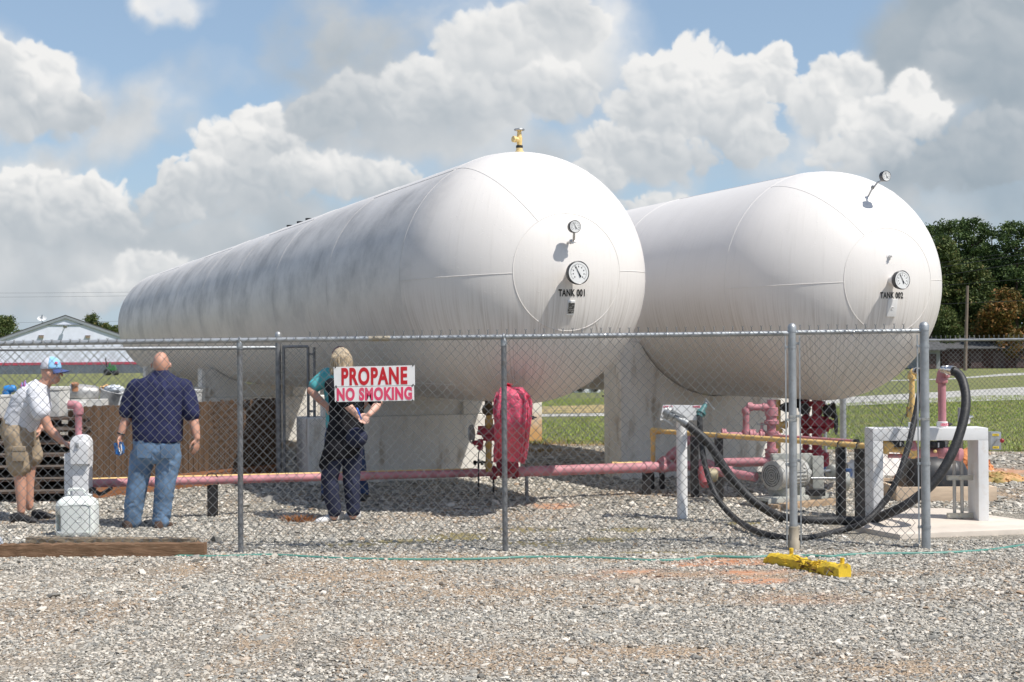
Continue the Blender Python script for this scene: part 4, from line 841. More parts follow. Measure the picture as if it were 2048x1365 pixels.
# dark red valve tree under the second tank
Yt = 17.15; w_ = lambda x, y, d=0: at(x, y, Yt+d); c = w_(1620, 900); c.z = 0
tr = thing('valve_tree', 'dark red valve stack with a black handwheel below TANK 002', 'valve', c)
for i, px in enumerate((1612, 1634)):
    r = .045 if i == 0 else .062; dd = .18 if i == 0 else 0
    mb = MB().tube([w_(px, 940, dd), w_(px, 798, dd)], r, 16)
    for y in (808, 838, 862, 905): flange(mb, w_(px, y, dd), (0, 0, 1), r*1.7, .06)
    mb.lathe(w_(px, 856, dd), (0, 0, 1), [(0, r), (.03, r*1.8), (.10, r*1.8), (.13, r)], 16).build('riser', DRED, tr)
mb = MB().lathe(w_(1634, 848), (1, -.2, 0), [(0, .06), (.10, .07), (.11, .10), (.14, .10), (.145, .06), (.20, .05), (.21, .03)], 16).lathe(w_(1656, 848), (0, 0, -1), [(0, .06), (.06, .06)], 12); mb.build('valve_body', DRED, tr)
hw = w_(1672, 848, -.06); mb = MB().ring(hw, (1, -.35, 0), .125, .012, 28, 8)
for k in range(4): a = k*pi/4; q = Vector((.04, .115, 0)).normalized()*.12*cos(a) + Vector((0, 0, .12*sin(a))); mb.cyl(hw+q, hw-q, .008, n=6)
mb.cyl(w_(1650, 848), hw, .012, n=8); mb.build('handwheel', BLACKP, tr)
MB().lathe(w_(1645, 822, -.05), (1, -.1, .02), [(0, .04), (.02, .07), (.10, .08), (.11, .10), (.15, .10), (.16, .05)], 14).build('pilot_head', BLACKP, tr)
MB().lathe(w_(1612, 818, .1), (-.6, -1, 0), [(0, .05), (.02, .07), (.09, .07)], 14).build('pilot_head', BLACKP, tr)
MB().tube(fillet([w_(1634, 938), w_(1650, 940), w_(1650, 905)], .08), .05, 14).build('elbow', DRED, tr)
mb = MB().tube([at(1556, 940, 17.3), at(1556, 800, 17.3)], .034, 14); flange(mb, at(1556, 862, 17.3), (0, 0, 1), .06, .05); mb.lathe(at(1556, 850, 17.3), (1, -.1, 0), [(0, .03), (.05, .04), (.10, .06), (.12, .03)], 12)
o = at(1556, 940, 17.3); o.z = 0; yv = thing('vapour_riser', 'upright dark yellow pipe with a flange behind the pink loop', 'pipe', o); mb.build('pipe', YEL, yv)
MB().lathe(at(1570, 815, 17.2), (1, -.2, 0), [(-.06, .03), (0, .06), (.12, .06), (.14, .03)], 12).build('valve', BLACKP, yv)
# ------------------------------------------------------------------ pump with its motor on a skid
Yp = 15.2; p_ = lambda x, y, d=0: at(x, y, Yp+d); c = gp(1560, 1012)
pm = thing('motor_pump', 'beige grey electric motor pump on a timber blocked steel skid', 'pump', c)
ax = Vector((.80, .60, 0)).normalized(); m0 = p_(1543, 952); R = .165
MB().lathe(m0, ax, [(0, R*.86), (.012, R*.97), (.10, R), (.12, R*1.0), (.123, R*.94), (.40, R*.94), (.403, R*1.0), (.45, R*.98), (.50, R*.72), (.53, R*.35), (.60, R*.3)], 32).build('motor_housing', MOTOR, pm)
mb = MB()
for k in range(26): a = 2*pi*k/26; x, y, z = frame_of(ax); u = x*cos(a) + y*sin(a); mb.box(m0 + ax*.26 + u*R*.96, (.006, .006, .006), M=Matrix((u*3.2, ax*44, ax.cross(u))).transposed())
mb.build('cooling_fin', MOTOR, pm)
mb = MB()
for r in (.04, .065, .09, .115): mb.ring(m0 - ax*.002, ax, r, .005, 28, 6)
mb.lathe(m0 + ax*.004, -ax, [(0, R*.84), (.003, R*.84)], 28).lathe(m0, -ax, [(0, .02), (.008, .018)], 12).build('fan_grille', mat('dark_grille', (.10, .10, .095), .5, .2, var=.3), pm)
sv = Vector((ax.y, -ax.x, 0)); q = m0 + ax*.27 + (sv*.8 + Vector((0, 0, .62))).normalized()*R
MB().box(q, (.14, .05, .11), M=Matrix((ax, sv, Vector((0, 0, 1)))).transposed()).build('terminal_box', MOTOR, pm, bevel=.008)
MB().box(m0 + ax*.13 + sv*(R+.004), (.06, .006, .10), M=Matrix((ax, sv, Vector((0, 0, 1)))).transposed()).build('rating_label', PLATEW, pm)
MB().box(m0 + ax*.15 + sv*(R+.008) + Vector((0, 0, .03)), (.045, .004, .02), M=Matrix((ax, sv, Vector((0, 0, 1)))).transposed()).build('red_label', RED2, pm)
z0 = m0.z - R; Mx = Matrix((ax, sv, Vector((0, 0, 1)))).transposed()
mb = MB().box(m0 + ax*.12 - Vector((0, 0, R+.02)), (.07, .26, .09), M=Mx).box(m0 + ax*.36 - Vector((0, 0, R+.02)), (.07, .26, .09), M=Mx).box(m0 + ax*.28 - Vector((0, 0, R+.075)), (.95, .30, .035), M=Mx)
for s in (-1, 1): mb.box(m0 + ax*.28 + sv*s*.15 - Vector((0, 0, R+.10)), (1.0, .012, .07), M=Mx)
mb.build('skid', PANELG, pm, bevel=.003)
hz = max(.05, z0-.14)
MB().box(m0 + ax*.02 + Vector((0, 0, hz/2-m0.z)), (.16, .62, hz), M=Mx).box(m0 + ax*.52 + Vector((0, 0, hz/2-m0.z)), (.16, .6, hz), M=Mx).box(m0 + ax*.28 + sv*.24 + Vector((0, 0, .035-m0.z)), (1.05, .14, .07), M=Mx).build('timber_block', OLDWOOD, pm, bevel=.006)
MB().lathe(m0 + ax*.60, ax, [(0, .05), (.03, .05), (.032, .02), (.36, .02), (.362, .03), (.40, .03)], 14).build('drive_shaft', STEEL, pm)
MB().lathe(m0 + ax*.95 - Vector((0, 0, .02)), ax, [(0, .05), (.02, .085), (.12, .09), (.15, .06), (.20, .055)], 22).build('pump_body', PANELG, pm)
# sheet metal frame behind it
pf = thing('panel_frame', 'grey green sheet steel stand with one lit leg behind the motor', 'stand', gp(1634, 1006)); a, b, d_ = p_(1546, 908, .35), p_(1624, 912, .35), p_(1646, 912, .35)
MB().box((a+b)/2 - Vector((0, -.06, .07)), ((b-a).x+.02, .10, .16)).build('crossbar', PANELG, pf, bevel=.004)
h = d_.z; MB().box(((b.x+d_.x)/2, Yp+.34, h/2), (d_.x-b.x, .05, h)).box(((b.x+d_.x)/2-.05, Yp+.46, h/2), (.02, .2, h)).build('leg', PANELG, pf, bevel=.004)
MB().box((a.x+.03, Yp+.36, h/2), (.06, .05, h)).build('leg', PANELG, pf, bevel=.004)
MB().box(p_(1628, 985, .2), (.22, .14, .07)).build('foot_angle', BLACKP, pf)
cdt = thing('conduit', 'thin grey conduit reaching from the motor towards the black posts', 'pipe', gp(1660, 1000)); MB().tube([p_(1622, 957, .2), p_(1662, 957, .25), p_(1692, 957, .3)], .014, 10).build('tube', STEEL, cdt)
MB().lathe(p_(1674, 962, .3), (1, 0, -.1), [(0, .03), (.04, .09), (.12, .11), (.13, .05)], 12).build('junction', PANELG, cdt)
o = gp(1680, 965); bp = thing('drain_pipe', 'short black pipe lying towards a crumpled dark sheet right of the pump', 'pipe', (o.x, o.y, 0)); MB().tube([at(1648, 944, 16.6), at(1702, 946, 16.4)], .05, 16).lathe(at(1650, 944, 16.6), (1, 0, 0), [(0, .06), (.06, .06)], 16).build('tube', BLUEV, bp)
def crumple(name, pts, depth, m, label, cat, amp, seed, n=26):
    """loose sheet draped over a low heap; pts: outline on the picture from left to right as (x, top, bottom)"""
    vs, fs = [], []; k = 14; b0 = gp(pts[0][0], pts[0][2])
    xs_ = np.linspace(pts[0][0], pts[-1][0], n)
    for i, x in enumerate(xs_):
        tp = np.interp(x, [p[0] for p in pts], [p[1] for p in pts]); bt = np.interp(x, [p[0] for p in pts], [p[2] for p in pts]); g0 = gp(x, bt); T = at(x, tp, g0.y+depth*.55)
        for j in range(k):
            t = j/(k-1); y = g0.y + depth*t; prof = (1-abs(2*t-1.1)**2.2 if abs(2*t-1.1) < 1 else 0); z = max(.012, T.z*prof)
            nz = (fbm(np.array([x*.05+seed]), np.array([t*4.0+seed]), seed)[0]-.5)*amp
            vs.append(Vector((g0.x*(1+.0*t), y, max(.01, z+nz*2*min(1, prof+.2)))))
    for i in range(n-1):
        for j in range(k-1): fs.append((i*k+j, (i+1)*k+j, (i+1)*k+j+1, i*k+j+1))
    fr = [(i*k, (i+1)*k) for i in range(n-1)]
    mb = MB(); mb.add(vs, fs); nb = len(mb.v)
    mb.add([Vector((v.x, v.y, -.03)) for v in vs[0::k]], []); mb.f += [(i*k, nb+i, nb+i+1, (i+1)*k) for i in range(n-1)]
    return single(mb, name, m, label, cat, loc=(b0.x, b0.y, 0), ang=70)
crumple('tarpaulin', [(1690, 940, 955), (1700, 930, 960), (1716, 920, 958), (1724, 935, 950)], .5, mat('dark_sheet', (.10, .105, .115), .4, var=.3, scale=8, spec=.6), 'crumpled dark plastic sheet on the gravel left of the white frame', 'sheet', .12, 3)
crumple('cloth_sheet', [(1752, 925, 955), (1775, 908, 953), (1800, 906, 950), (1825, 905, 949), (1850, 915, 948), (1872, 925, 945)], .9, mat('dirty_white_sheet', (.58, .54, .50), .8, var=.15, scale=5, dirt=(.40, .30, .22), dirt_amt=.4), 'dirty white cloth sheet heaped behind the white frame', 'sheet', .16, 8)
# ------------------------------------------------------------------ planter-like timber frame with a black dome cover and an earth heap
Yq = 15.65; q_ = lambda x, y, d=0: at(x, y, Yq+d)
LUM = mat('pale_lumber', (.66, .52, .38), .8, var=.12, scale=3, stretch=(1, 5, 5), bump=.3, bscale=22, bdist=.004, spec=.2, dirt=(.48, .33, .22), dirt_amt=.4)
tb0, tb1, tt = q_(1793, 1001), q_(1994, 996), q_(1800, 975).z
wf = thing('timber_edging', 'pale timber frame round the black dome cover behind the white frame', 'frame', ((tb0.x+tb1.x)/2, Yq+.5, 0)); W_ = tb1.x-tb0.x
MB().box(((tb0.x+tb1.x)/2, Yq+.02, tt/2), (W_, .045, tt)).build('front_board', LUM, wf, bevel=.004)
MB().box(((tb0.x+tb1.x)/2, Yq+1.12, tt/2), (W_, .045, tt)).build('back_board', LUM, wf, bevel=.004)
for x in (tb0.x+.024, tb1.x-.024): MB().box((x, Yq+.57, tt/2), (.045, 1.05, tt-.004)).build('side_board', LUM, wf, bevel=.004)
dm = thing('dome_cover', 'black ribbed plastic dome cover inside the pale timber frame', 'cover', ((q_(1900, 970)).x, Yq+.55, 0)); cx = q_(1896, 970).x; rx = (q_(1962, 970).x-q_(1832, 970).x)/2; ztop = q_(1890, 908, .5).z
def dome():
    n, k = 90, 16; vs, fs = [], []
    for j in range(k):
        t = j/(k-1); a = t*pi/2
        for i in range(n):
            b = 2*pi*i/n; e = .55; ca = abs(cos(b))**e*(1 if cos(b) > 0 else -1); sb = abs(sin(b))**e*(1 if sin(b) > 0 else -1); f = cos(a)**.45*(1 + (.015 if i % 6 < 2 else 0)*(1-t))
            vs.append((cx + rx*ca*f, Yq+.57 + .42*sb*f, tt*.7 + (ztop-tt*.7)*sin(a)**.9))
    for j in range(k-1):
        for i in range(n): l = (i+1) % n; fs.append((j*n+i, j*n+l, (j+1)*n+l, (j+1)*n+i))
    return MB().add(vs, fs)
dome().build('dome', mat('black_plastic', (.025, .026, .028), .45, var=.3, scale=9, dirt=(.16, .10, .07), dirt_amt=.35), dm)
mb = MB(); 
for s in (0, 1): mb.box((cx, Yq+.11+s*.92, tt*.74), (2*rx+.12, .05, .03))
mb.build('rim', BLACKP, dm)
def heap(px, py, rx_, ry_, h, m, label, seed, name='dirt_heap'):
    c0 = gp(px, py); n, k = 40, 14; vs, fs = [], []
    for j in range(k):
        t = j/(k-1)
        for i in range(n):
            b = 2*pi*i/n; r = (1-t); nz = fbm(np.array([cos(b)*3*r+seed*3.1]), np.array([sin(b)*3*r+5]), seed)[0]
            rr = r*(1+.25*(nz-.5)); z = h*(1-r*r)**1.0*(.7+.6*nz) - (.04 if j == 0 else 0); vs.append((c0.x + rx_*rr*cos(b), c0.y + ry_*rr*sin(b), z))
    for j in range(k-1):
        for i in range(n): l = (i+1) % n; fs.append((j*n+i, j*n+l, (j+1)*n+l, (j+1)*n+i))
    mb = MB().add(vs, fs); random.seed(seed)
    for i in range(160):
        b = random.random()*2*pi; r = sqrt(random.random())*.95; s = random.uniform(.012, .035); z = h*(1-r*r); M = Matrix.Rotation(random.random()*6, 3, 'X') @ Matrix.Rotation(random.random()*6, 3, 'Z')
        mb.box((c0.x+rx_*r*cos(b), c0.y+ry_*r*sin(b), z*.9+.01), (s*1.4, s, s*.7), M=M)
    return single(mb, name, m, label, 'dirt heap', loc=(c0.x, c0.y, 0), smooth=False)
CLAY = mat('red_clay', (.60, .27, .12), .95, var=.35, scale=9, col2=(.40, .15, .07), bump=.9, bscale=25, bdist=.02, spec=.1)
heap(1826, 968, .26, .30, .22, CLAY, 'orange clay heap left of the black dome cover', 4)
heap(1938, 940, .35, .3, .30, CLAY, 'orange clay heap behind the black dome cover', 6)
heap(1995, 962, .42, .35, .10, mat('brown_earth', (.44, .26, .13), .95, var=.4, scale=6, col2=(.28, .24, .09), bump=.8, bscale=18, bdist=.02, spec=.1), 'low brown earth mound right of the timber frame', 9)

# ------------------------------------------------------------------ white frame (bulkhead) with its risers on a slab
SLAB = mat('slab_concrete', (.63, .56, .48), .9, var=.10, scale=1.6, bump=.3, bscale=40, bdist=.003, dirt=(.45, .40, .34), dirt_amt=.4, spec=.2)
pts = [gp(*p) for p in ((1708, 1064), (1800, 1082), (1860, 1078), (2110, 1068), (2110, 1060), (1978, 1041), (1890, 1027), (1790, 1027))]
mb = MB().prism([Vector((p.x, p.y, -.06)) for p in pts], (0, 0, .115)); tag(mb.build('slab', SLAB, bevel=.012), kind='structure')
Yf = 13.45; f_ = lambda x, y, d=0: at(x, y, Yf+d); bw = thing('white_bulkhead', 'white painted square frame standing on the concrete slab', 'frame', ((f_(1860, 900)).x, Yf, .055))
WPT = mat('white_frame_paint', (.74, .745, .74), .55, var=.05, scale=3, dirt=(.50, .38, .27), dirt_amt=.35, bump=.15, bscale=60, bdist=.002)
xl, xr, zt = f_(1746, 900).x, f_(1977, 900).x, f_(1860, 857).z; pw, pd, bh = .098, .32, .118
MB().box((xl+pw/2, Yf+pd/2, (zt-bh+.055)/2), (pw, pd, zt-bh-.055)).build('post', WPT, bw, bevel=.006)
MB().box((xr-pw/2, Yf+pd/2, (zt-bh+.055)/2), (pw, pd, zt-bh-.055)).build('post', WPT, bw, bevel=.006)
MB().box(((xl+xr)/2, Yf+pd/2, zt-bh/2), (xr-xl, pd, bh)).build('beam', WPT, bw, bevel=.008)
def strap(pz): pass
# risers
lq = thing('liquid_riser', 'thick faded red riser with a right-angle elbow on the white frame', 'pipe', (f_(1884, 900).x, Yf+.14, zt)); rx_ = f_(1884, 800, .14).x; zt2 = f_(1884, 746, .14).z
MB().cyl((rx_, Yf+.14, zt-.30), (rx_, Yf+.14, zt2), .038, n=18).build('pipe', PINK, lq)
mb = MB().tube(fillet([(rx_, Yf+.14, zt2-.09), (rx_, Yf+.14, zt2+.005), (rx_+.06, Yf+.10, zt2+.005)], .055), .048, 18); collar(mb, (rx_, Yf+.14, zt2-.075), (0, 0, 1), .056, .05); collar(mb, Vector((rx_+.045, Yf+.11, zt2+.005)), (.8, -.5, 0), .056, .03); mb.build('elbow', PINK, lq)
MB().lathe((rx_, Yf+.14, zt), (0, 0, 1), [(0, .052), (.055, .052), (.058, .045)], 20).build('white_collar', WPT, lq)
text_on('LIQUID', .03, Vector((rx_+.006, Yf+.085, zt+.028)), (1, 0, 0), (0, 0, 1), RED2, lq, bold=.001, width=.075, height=.03)
MB().lathe((rx_+.062, Yf+.14, zt+.03), (1, 0, 0), [(0, .018), (.02, .018), (.022, .01), (.035, .01)], 8).build('bleed_screw', BLACKP, lq)
vq = thing('vapour_riser', 'slim yellow riser with an elbow on the left of the white frame', 'pipe', (f_(1824, 900).x, Yf+.14, zt)); vx = f_(1824, 800, .14).x; zv = f_(1824, 744, .14).z
MB().cyl((vx, Yf+.14, zt-.3), (vx, Yf+.14, zv), .026, n=16).build('pipe', YEL, vq)
mb = MB().tube(fillet([(vx, Yf+.14, zv-.06), (vx, Yf+.14, zv), (vx+.055, Yf+.12, zv+.002)], .04), .034, 14); collar(mb, (vx, Yf+.14, zv-.05), (0, 0, 1), .041, .04); mb.build('elbow', YEL, vq)
MB().lathe((vx, Yf+.14, zt), (0, 0, 1), [(0, .04), (.05, .04), (.053, .034)], 16).build('white_collar', WPT, vq)
text_on('VAPOR', .03, Vector((vx+.0, Yf+.098, zt+.026)), (1, 0, 0), (0, 0, 1), INK, vq, bold=.001, width=.055, height=.024)
tgx = vx-.055; mb = MB().tube([(vx-.03, Yf+.1, zv-.2), (tgx-.02, Yf+.1, zv-.45), (vx-.1, Yf+.1, zt+.10), (vx-.13, Yf+.1, zt)], .0035, 6).tube([(vx-.1, Yf+.1, zt+.10), (vx-.02, Yf+.1, zt+.2)], .0035, 6); mb.build('pull_cable', BLACKP, vq)
MB().lathe((tgx, Yf+.1, f_(1817, 836).z), (0, 0, 1), [(0, .010), (.08, .012), (.085, .016), (.10, .016)], 10).build('weight', mat('dark_ochre', (.40, .25, .07), .55), vq)
# valves hung below the beam
lv = thing('liquid_valve', 'red ball valve hanging under the white beam', 'valve', (rx_, Yf+.14, f_(1884, 905).z)); zc = f_(1884, 905, .1).z
mb = MB().lathe((rx_, Yf+.12, zt-bh-.01), (0, 0, -1), [(0, .055), (.03, .055), (.035, .045), (.06, .045)], 16); mb.build('neck', STEEL, lv)
mb = MB().lathe((rx_, Yf+.10, zc+.05), (0, 0, -1), [(0, .07), (.03, .075), (.09, .06), (.11, .02)], 18).lathe((rx_+.03, Yf+.06, zc-.005), (.75, -.6, -.1), [(0, .05), (.07, .05), (.075, .062), (.13, .062), (.14, .04)], 18).lathe((rx_-.02, Yf+.12, zc+.005), (-1, 0, -.05), [(0, .06), (.03, .06), (.035, .045), (.24, .045)], 16); mb.build('valve_body', PINK, lv)
MB().box((rx_-.085, Yf+.08, zc+.075), (.16, .09, .065)).lathe((rx_-.13, Yf+.05, zc+.085), (0, -1, 0), [(0, .03), (.03, .03), (.032, .022), (.05, .02)], 14).build('actuator', BLACKP, lv, bevel=.006)
MB().box((rx_-.07, Yf+.033, zc+.075), (.014, .004, .045)).build('label', PLATEW, lv, smooth=False); MB().lathe((rx_-.02, Yf+.12, zc+.07), (-.2, -.1, 1), [(0, .03), (.04, .035), (.05, .02)], 12).build('blue_cap', mat('blue_cap', (.06, .14, .32), .45), lv)
MB().lathe((rx_-.1, Yf+.06, zc+.015), (0, -1, 0), [(0, .016), (.02, .018), (.025, .01)], 10).build('brass_plug', BRASS, lv)
vv = thing('vapour_valve', 'yellow valve train hanging under the white beam', 'valve', (vx, Yf+.14, f_(1824, 900).z)); zc = f_(1800, 900, .12).z; xa = f_(1768, 900, .12).x
mb = MB().tube([(xa, Yf+.14, zc+.01), (vx+.08, Yf+.12, zc-.012)], .032, 14); collar(mb, (vx-.02, Yf+.12, zc-.008), (1, 0, 0), .05, .09); collar(mb, (vx-.10, Yf+.13, zc), (1, 0, 0), .042, .04); mb.lathe((xa+.01, Yf+.1, zc+.0), (.35, -.3, 1), [(-.03, .04), (.04, .05), (.05, .066), (.09, .066), (.10, .03)], 14).lathe((vx, Yf+.12, zc-.02), (0, 0, -1), [(0, .05), (.04, .045), (.06, .02)], 12); mb.build('valve_body', YEL, vv)
MB().box((f_(1796, 890).x, Yf+.08, f_(1796, 888, .08).z), (.15, .08, .06)).build('actuator', BLACKP, vv, bevel=.006); MB().box((f_(1803, 890).x, Yf+.035, f_(1796, 888, .08).z), (.014, .004, .035)).build('label', PLATEW, vv, smooth=False)
mb = MB().lathe((f_(1832, 884).x, Yf+.09, f_(1832, 888, .08).z), (0, 0, -1), [(-.03, .02), (0, .035), (.03, .035), (.05, .045), (.07, .02)], 12).tube([(xa+.05, Yf+.16, zc-.06), (vx, Yf+.15, zc-.065), (vx+.15, Yf+.1, zc-.05)], .022, 10); mb.build('red_fitting', PINK, vv)
# conduits and strut brackets by the right leg
cn = thing('conduit_pair', 'pair of grey conduits clipped beside the right leg of the white frame', 'pipe', (f_(1916, 1043).x, Yf+.2, .055))
for px in (1908, 1923): MB().cyl((f_(px, 900, .2).x, Yf+.2, .05), (f_(px, 900, .2).x, Yf+.2, zt-bh-.02), .0165, n=12).build('conduit', mat('conduit_grey', (.46, .45, .42), .5, .4, var=.1), cn)
for py in (956, 1031):
    z = f_(1900, py, .17).z; x0, x1 = f_(1894, py, .17).x, xr-pw
    mb = MB().box(((x0+x1)/2, Yf+.172, z), (x1-x0, .02, .045)).box(((x0+x1)/2, Yf+.160, z+.02), (x1-x0, .008, .006)).box(((x0+x1)/2, Yf+.160, z-.02), (x1-x0, .008, .006)).cyl((f_(1908, py).x, Yf+.15, z), (f_(1908, py).x, Yf+.165, z), .012).cyl((f_(1931, py).x, Yf+.15, z), (f_(1931, py).x, Yf+.165, z), .012)
    mb.build('strut_bracket', mat('strut_zinc', (.50, .48, .42), .5, .5, var=.2), cn)
# emergency control box
cb = thing('control_box', 'grey control box with a red knob and yellow labels on the frame end', 'control box', (f_(1990, 880).x, Yf+.2, f_(1990, 880).z)); x0, x1, z0, z1 = f_(1979, 880, .2).x, f_(1999, 880, .2).x, f_(1979, 900, .2).z, f_(1979, 864, .2).z
MB().box(((x0+x1)/2, Yf+.2, (z0+z1)/2), (x1-x0, .1, z1-z0)).build('box', GALV, cb, bevel=.004)
for zz in (z1-.028, z0+.026):
    l = MB().box(((x0+x1)/2-.006, Yf+.148, zz), (.062, .003, .022)).build('yellow_label', mat('label_yellow', (.80, .58, .05), .5), cb, smooth=False)
    text_on('OPEN' if zz > (z0+z1)/2 else 'SHUT', .014, Vector(((x0+x1)/2-.006, Yf+.146, zz)), (1, 0, 0), (0, 0, 1), INK, l, width=.044, height=.012, extrude=.0004)
MB().tube([((x0+x1)/2-.02, Yf+.146, (z0+z1)/2-.02), ((x0+x1)/2, Yf+.12, (z0+z1)/2+.03), ((x0+x1)/2+.03, Yf+.08, (z0+z1)/2+.01)], .008, 8).build('lever', STEEL, cb); MB().ball(((x0+x1)/2+.03, Yf+.075, (z0+z1)/2+.008), .022, 14).build('red_knob', mat('red_knob', (.30, .03, .03), .35), cb)
MB().lathe((xr+.004, Yf+.17, f_(1977, 903).z-.03), (1, 0, 0), [(0, .016), (.014, .015), (.02, .008)], 10).build('hole_plug', BLACKP, cb)
gb = f_(1918, 855, .25); sp = thing('vent_pipe', 'short grey pipe with a small silver valve on the frame behind the thick hose', 'pipe', (gb.x, gb.y, zt)); MB().cyl((f_(1920, 850, .25).x, Yf+.25, zt), (f_(1920, 816, .25).x, Yf+.25, f_(1920, 816, .25).z), .022, n=14).build('pipe', GALV, sp)
MB().lathe(f_(1936, 842, .25), (0, 0, 1), [(-.03, .012), (0, .03), (.05, .03), (.055, .018), (.10, .018)], 12).cyl(f_(1922, 836, .25), f_(1940, 836, .25), .012).cyl(f_(1934, 836, .2), f_(1946, 833, .2), .009).build('valve', CHROME, sp)

# ------------------------------------------------------------------ white post with its hose plate, and the two hoses
Yw = 14.2; o = gp(1364, 1039); wp = thing('sign_post', 'white plastic post carrying a white plate where both hoses hang', 'post', (o.x, Yw, 0)); xw = at(1364, 940, Yw).x; ztp = at(1364, 838, Yw).z
MB().cyl((xw, Yw, -.05), (xw, Yw, ztp), .0545, n=28).build('pipe', WPL, wp)
P = [at(*c, Yw-.07) for c in ((1326, 810), (1404, 811), (1405, 841), (1320, 841))]
MB().prism(P, Vector((0, .006, 0))).build('plate', SIGNW, wp, smooth=False, bevel=.001)
text_on('LIQUID', .02, at(1336, 814, Yw-.072), (1, 0, 0), (0, 0, 1), RED2, wp, width=.092, height=.020, bold=.0008, extrude=.0006); text_on('VAPOR', .02, at(1393, 814, Yw-.072), (1, 0, 0), (0, 0, 1), RED2, wp, width=.078, height=.020, bold=.0008, extrude=.0006)
def hose(name, pts, r, label, loc):
    root = thing(name, label, 'hose', loc); C_ = spline(pts, 16); MB().tube(C_, r, 16).build('tube', RUB, root); return root
ALU = mat('cast_aluminium', (.34, .35, .35), .5, .6, var=.15, scale=14, dirt=(.15, .15, .14), dirt_amt=.5); TEAL = mat('teal_valve', (.07, .20, .20), .5, var=.2)
G = lambda x, y, z: gp(x, y, z)
a0 = at(1370, 846, Yw-.22)
big = [a0, at(1390, 862, Yw-.25), at(1418, 888, Yw-.28), at(1450, 938, Yw-.3), at(1485, 982, Yw-.32), at(1522, 1013, Yw-.36), G(1560, 1033, .06), G(1610, 1041, .045), G(1680, 1041, .045), G(1735, 1041, .06), at(1785, 1024, 13.05), at(1830, 998, 12.95), at(1872, 960, 12.95), at(1905, 905, 13.0), at(1926, 845, 13.1), at(1932, 800, 13.2), at(1926, 765, 13.3), at(1916, 748, 13.37), at(1906, 742.5, 13.39)]
hb = hose('delivery_hose', big, .044, 'thick black hose looping from the white plate over the ground to the red riser', (a0.x, a0.y, 0))
MB().lathe(at(1908, 742.5, 13.385), at(1889, 740, 13.50)-at(1908, 742.5, 13.385), [(0, .047), (.05, .047), (.053, .041), (.075, .041), (.08, .046), (.10, .046), (.12, .038), (.15, .038)], 18).build('end_coupling', CHROME, hb)
u = (at(1336, 826, Yw-.16) - a0).normalized()
mb = MB().lathe(a0 - u*.03, u, [(0, .045), (.06, .043), (.065, .030), (.15, .030), (.152, .05), (.20, .055), (.205, .07), (.245, .07), (.25, .045), (.27, .045)], 18); mb.box(a0 + u*.10 + Vector((.02, -.03, .035)), (.16, .016, .02), M=Matrix.Rotation(.5, 3, 'Y')).box(a0 + u*.16 + Vector((-.05, -.04, -.06)), (.16, .012, .018), M=Matrix.Rotation(.6, 3, 'Y')); mb.build('hose_valve', ALU, hb)
b0 = at(1399, 832, Yw-.2)
thin = [b0, at(1400, 850, Yw-.22), at(1402, 880, Yw-.24), at(1410, 930, Yw-.3), at(1430, 988, Yw-.4), at(1462, 1030, Yw-.55), G(1510, 1062, .05), G(1570, 1076, .03), G(1625, 1075, .03), G(1680, 1062, .035), at(1728, 1045, 12.9), at(1768, 1005, 12.98), at(1796, 955, 13.0), at(1816, 895, 13.1), at(1828, 845, 13.2), at(1837, 800, 13.3), at(1843, 765, 13.38), at(1843, 748, 13.41), at(1838, 743, 13.44), at(1833, 742, 13.47)]
hs = hose('vapour_hose', thin, .029, 'thinner black hose looping from the white plate to the yellow riser', (b0.x, b0.y, 0))
MB().lathe(at(1840, 743, 13.43), at(1829, 742, 13.52)-at(1840, 743, 13.43), [(0, .034), (.06, .034), (.062, .028), (.09, .028)], 16).build('end_coupling', CHROME, hs)
u = (at(1413, 806, Yw-.12) - b0).normalized()
MB().lathe(b0 - u*.01, u, [(0, .033), (.03, .036), (.035, .05), (.06, .05), (.065, .03), (.14, .026), (.145, .018), (.19, .018)], 14).build('hose_valve', TEAL, hs)
MB().lathe(b0 + u*.15, u, [(0, .022), (.03, .026), (.035, .012)], 10).box(b0 + u*.17 + Vector((.03, -.02, -.01)), (.14, .014, .016), M=Matrix.Rotation(.9, 3, 'Y')).build('valve_lever', ALU, hs)

# ------------------------------------------------------------------ white pedestal, jug, timbers, garden hose
Yd = 14.0; d_ = lambda x, y, d=0: at(x, y, Yd+d); pdm = lambda a, b: at(b, 900, Yd).x-at(a, 900, Yd).x
o = gp(165, 1052); pe = thing('filling_pedestal', 'white round-topped pedestal box the bending man leans a hand on', 'pedestal', (o.x, Yd, 0)); PLW = mat('pedestal_white', (.78, .78, .785), .4, var=.03, dirt=(.55, .55, .53), dirt_amt=.25)
def hood(xa, xb, ytop, ybot, y0, dep, name, m, z_bot=None):
    a, b = at(xa, ybot, Yd).x, at(xb, ybot, Yd).x; z1 = at((xa+xb)/2, ytop, Yd).z; z0 = at((xa+xb)/2, ybot, Yd).z if z_bot is None else z_bot; r = (b-a)/2; cx = (a+b)/2; zc = z1-r
    poly = [(cx-r, y0, z0), (cx+r, y0, z0)] + [(cx+r*cos(t), y0, zc+r*sin(t)) for t in np.linspace(0, pi, 24)]
    return MB().prism([Vector(p) for p in poly], (0, dep, 0)).build(name, m, pe, bevel=.008, ang=30)
hood(149, 184, 880, 927, Yd-.13, .10, 'front_hood', PLW); hood(141, 178, 870, 927, Yd-.025, .17, 'back_hood', PLW)
x0, x1 = at(150, 950, Yd).x, at(181, 950, Yd).x; zt_ = at(160, 925, Yd).z
MB().box(((x0+x1)/2, Yd-.005, zt_/2), (x1-x0, .16, zt_)).build('column', PLW, pe, bevel=.006)
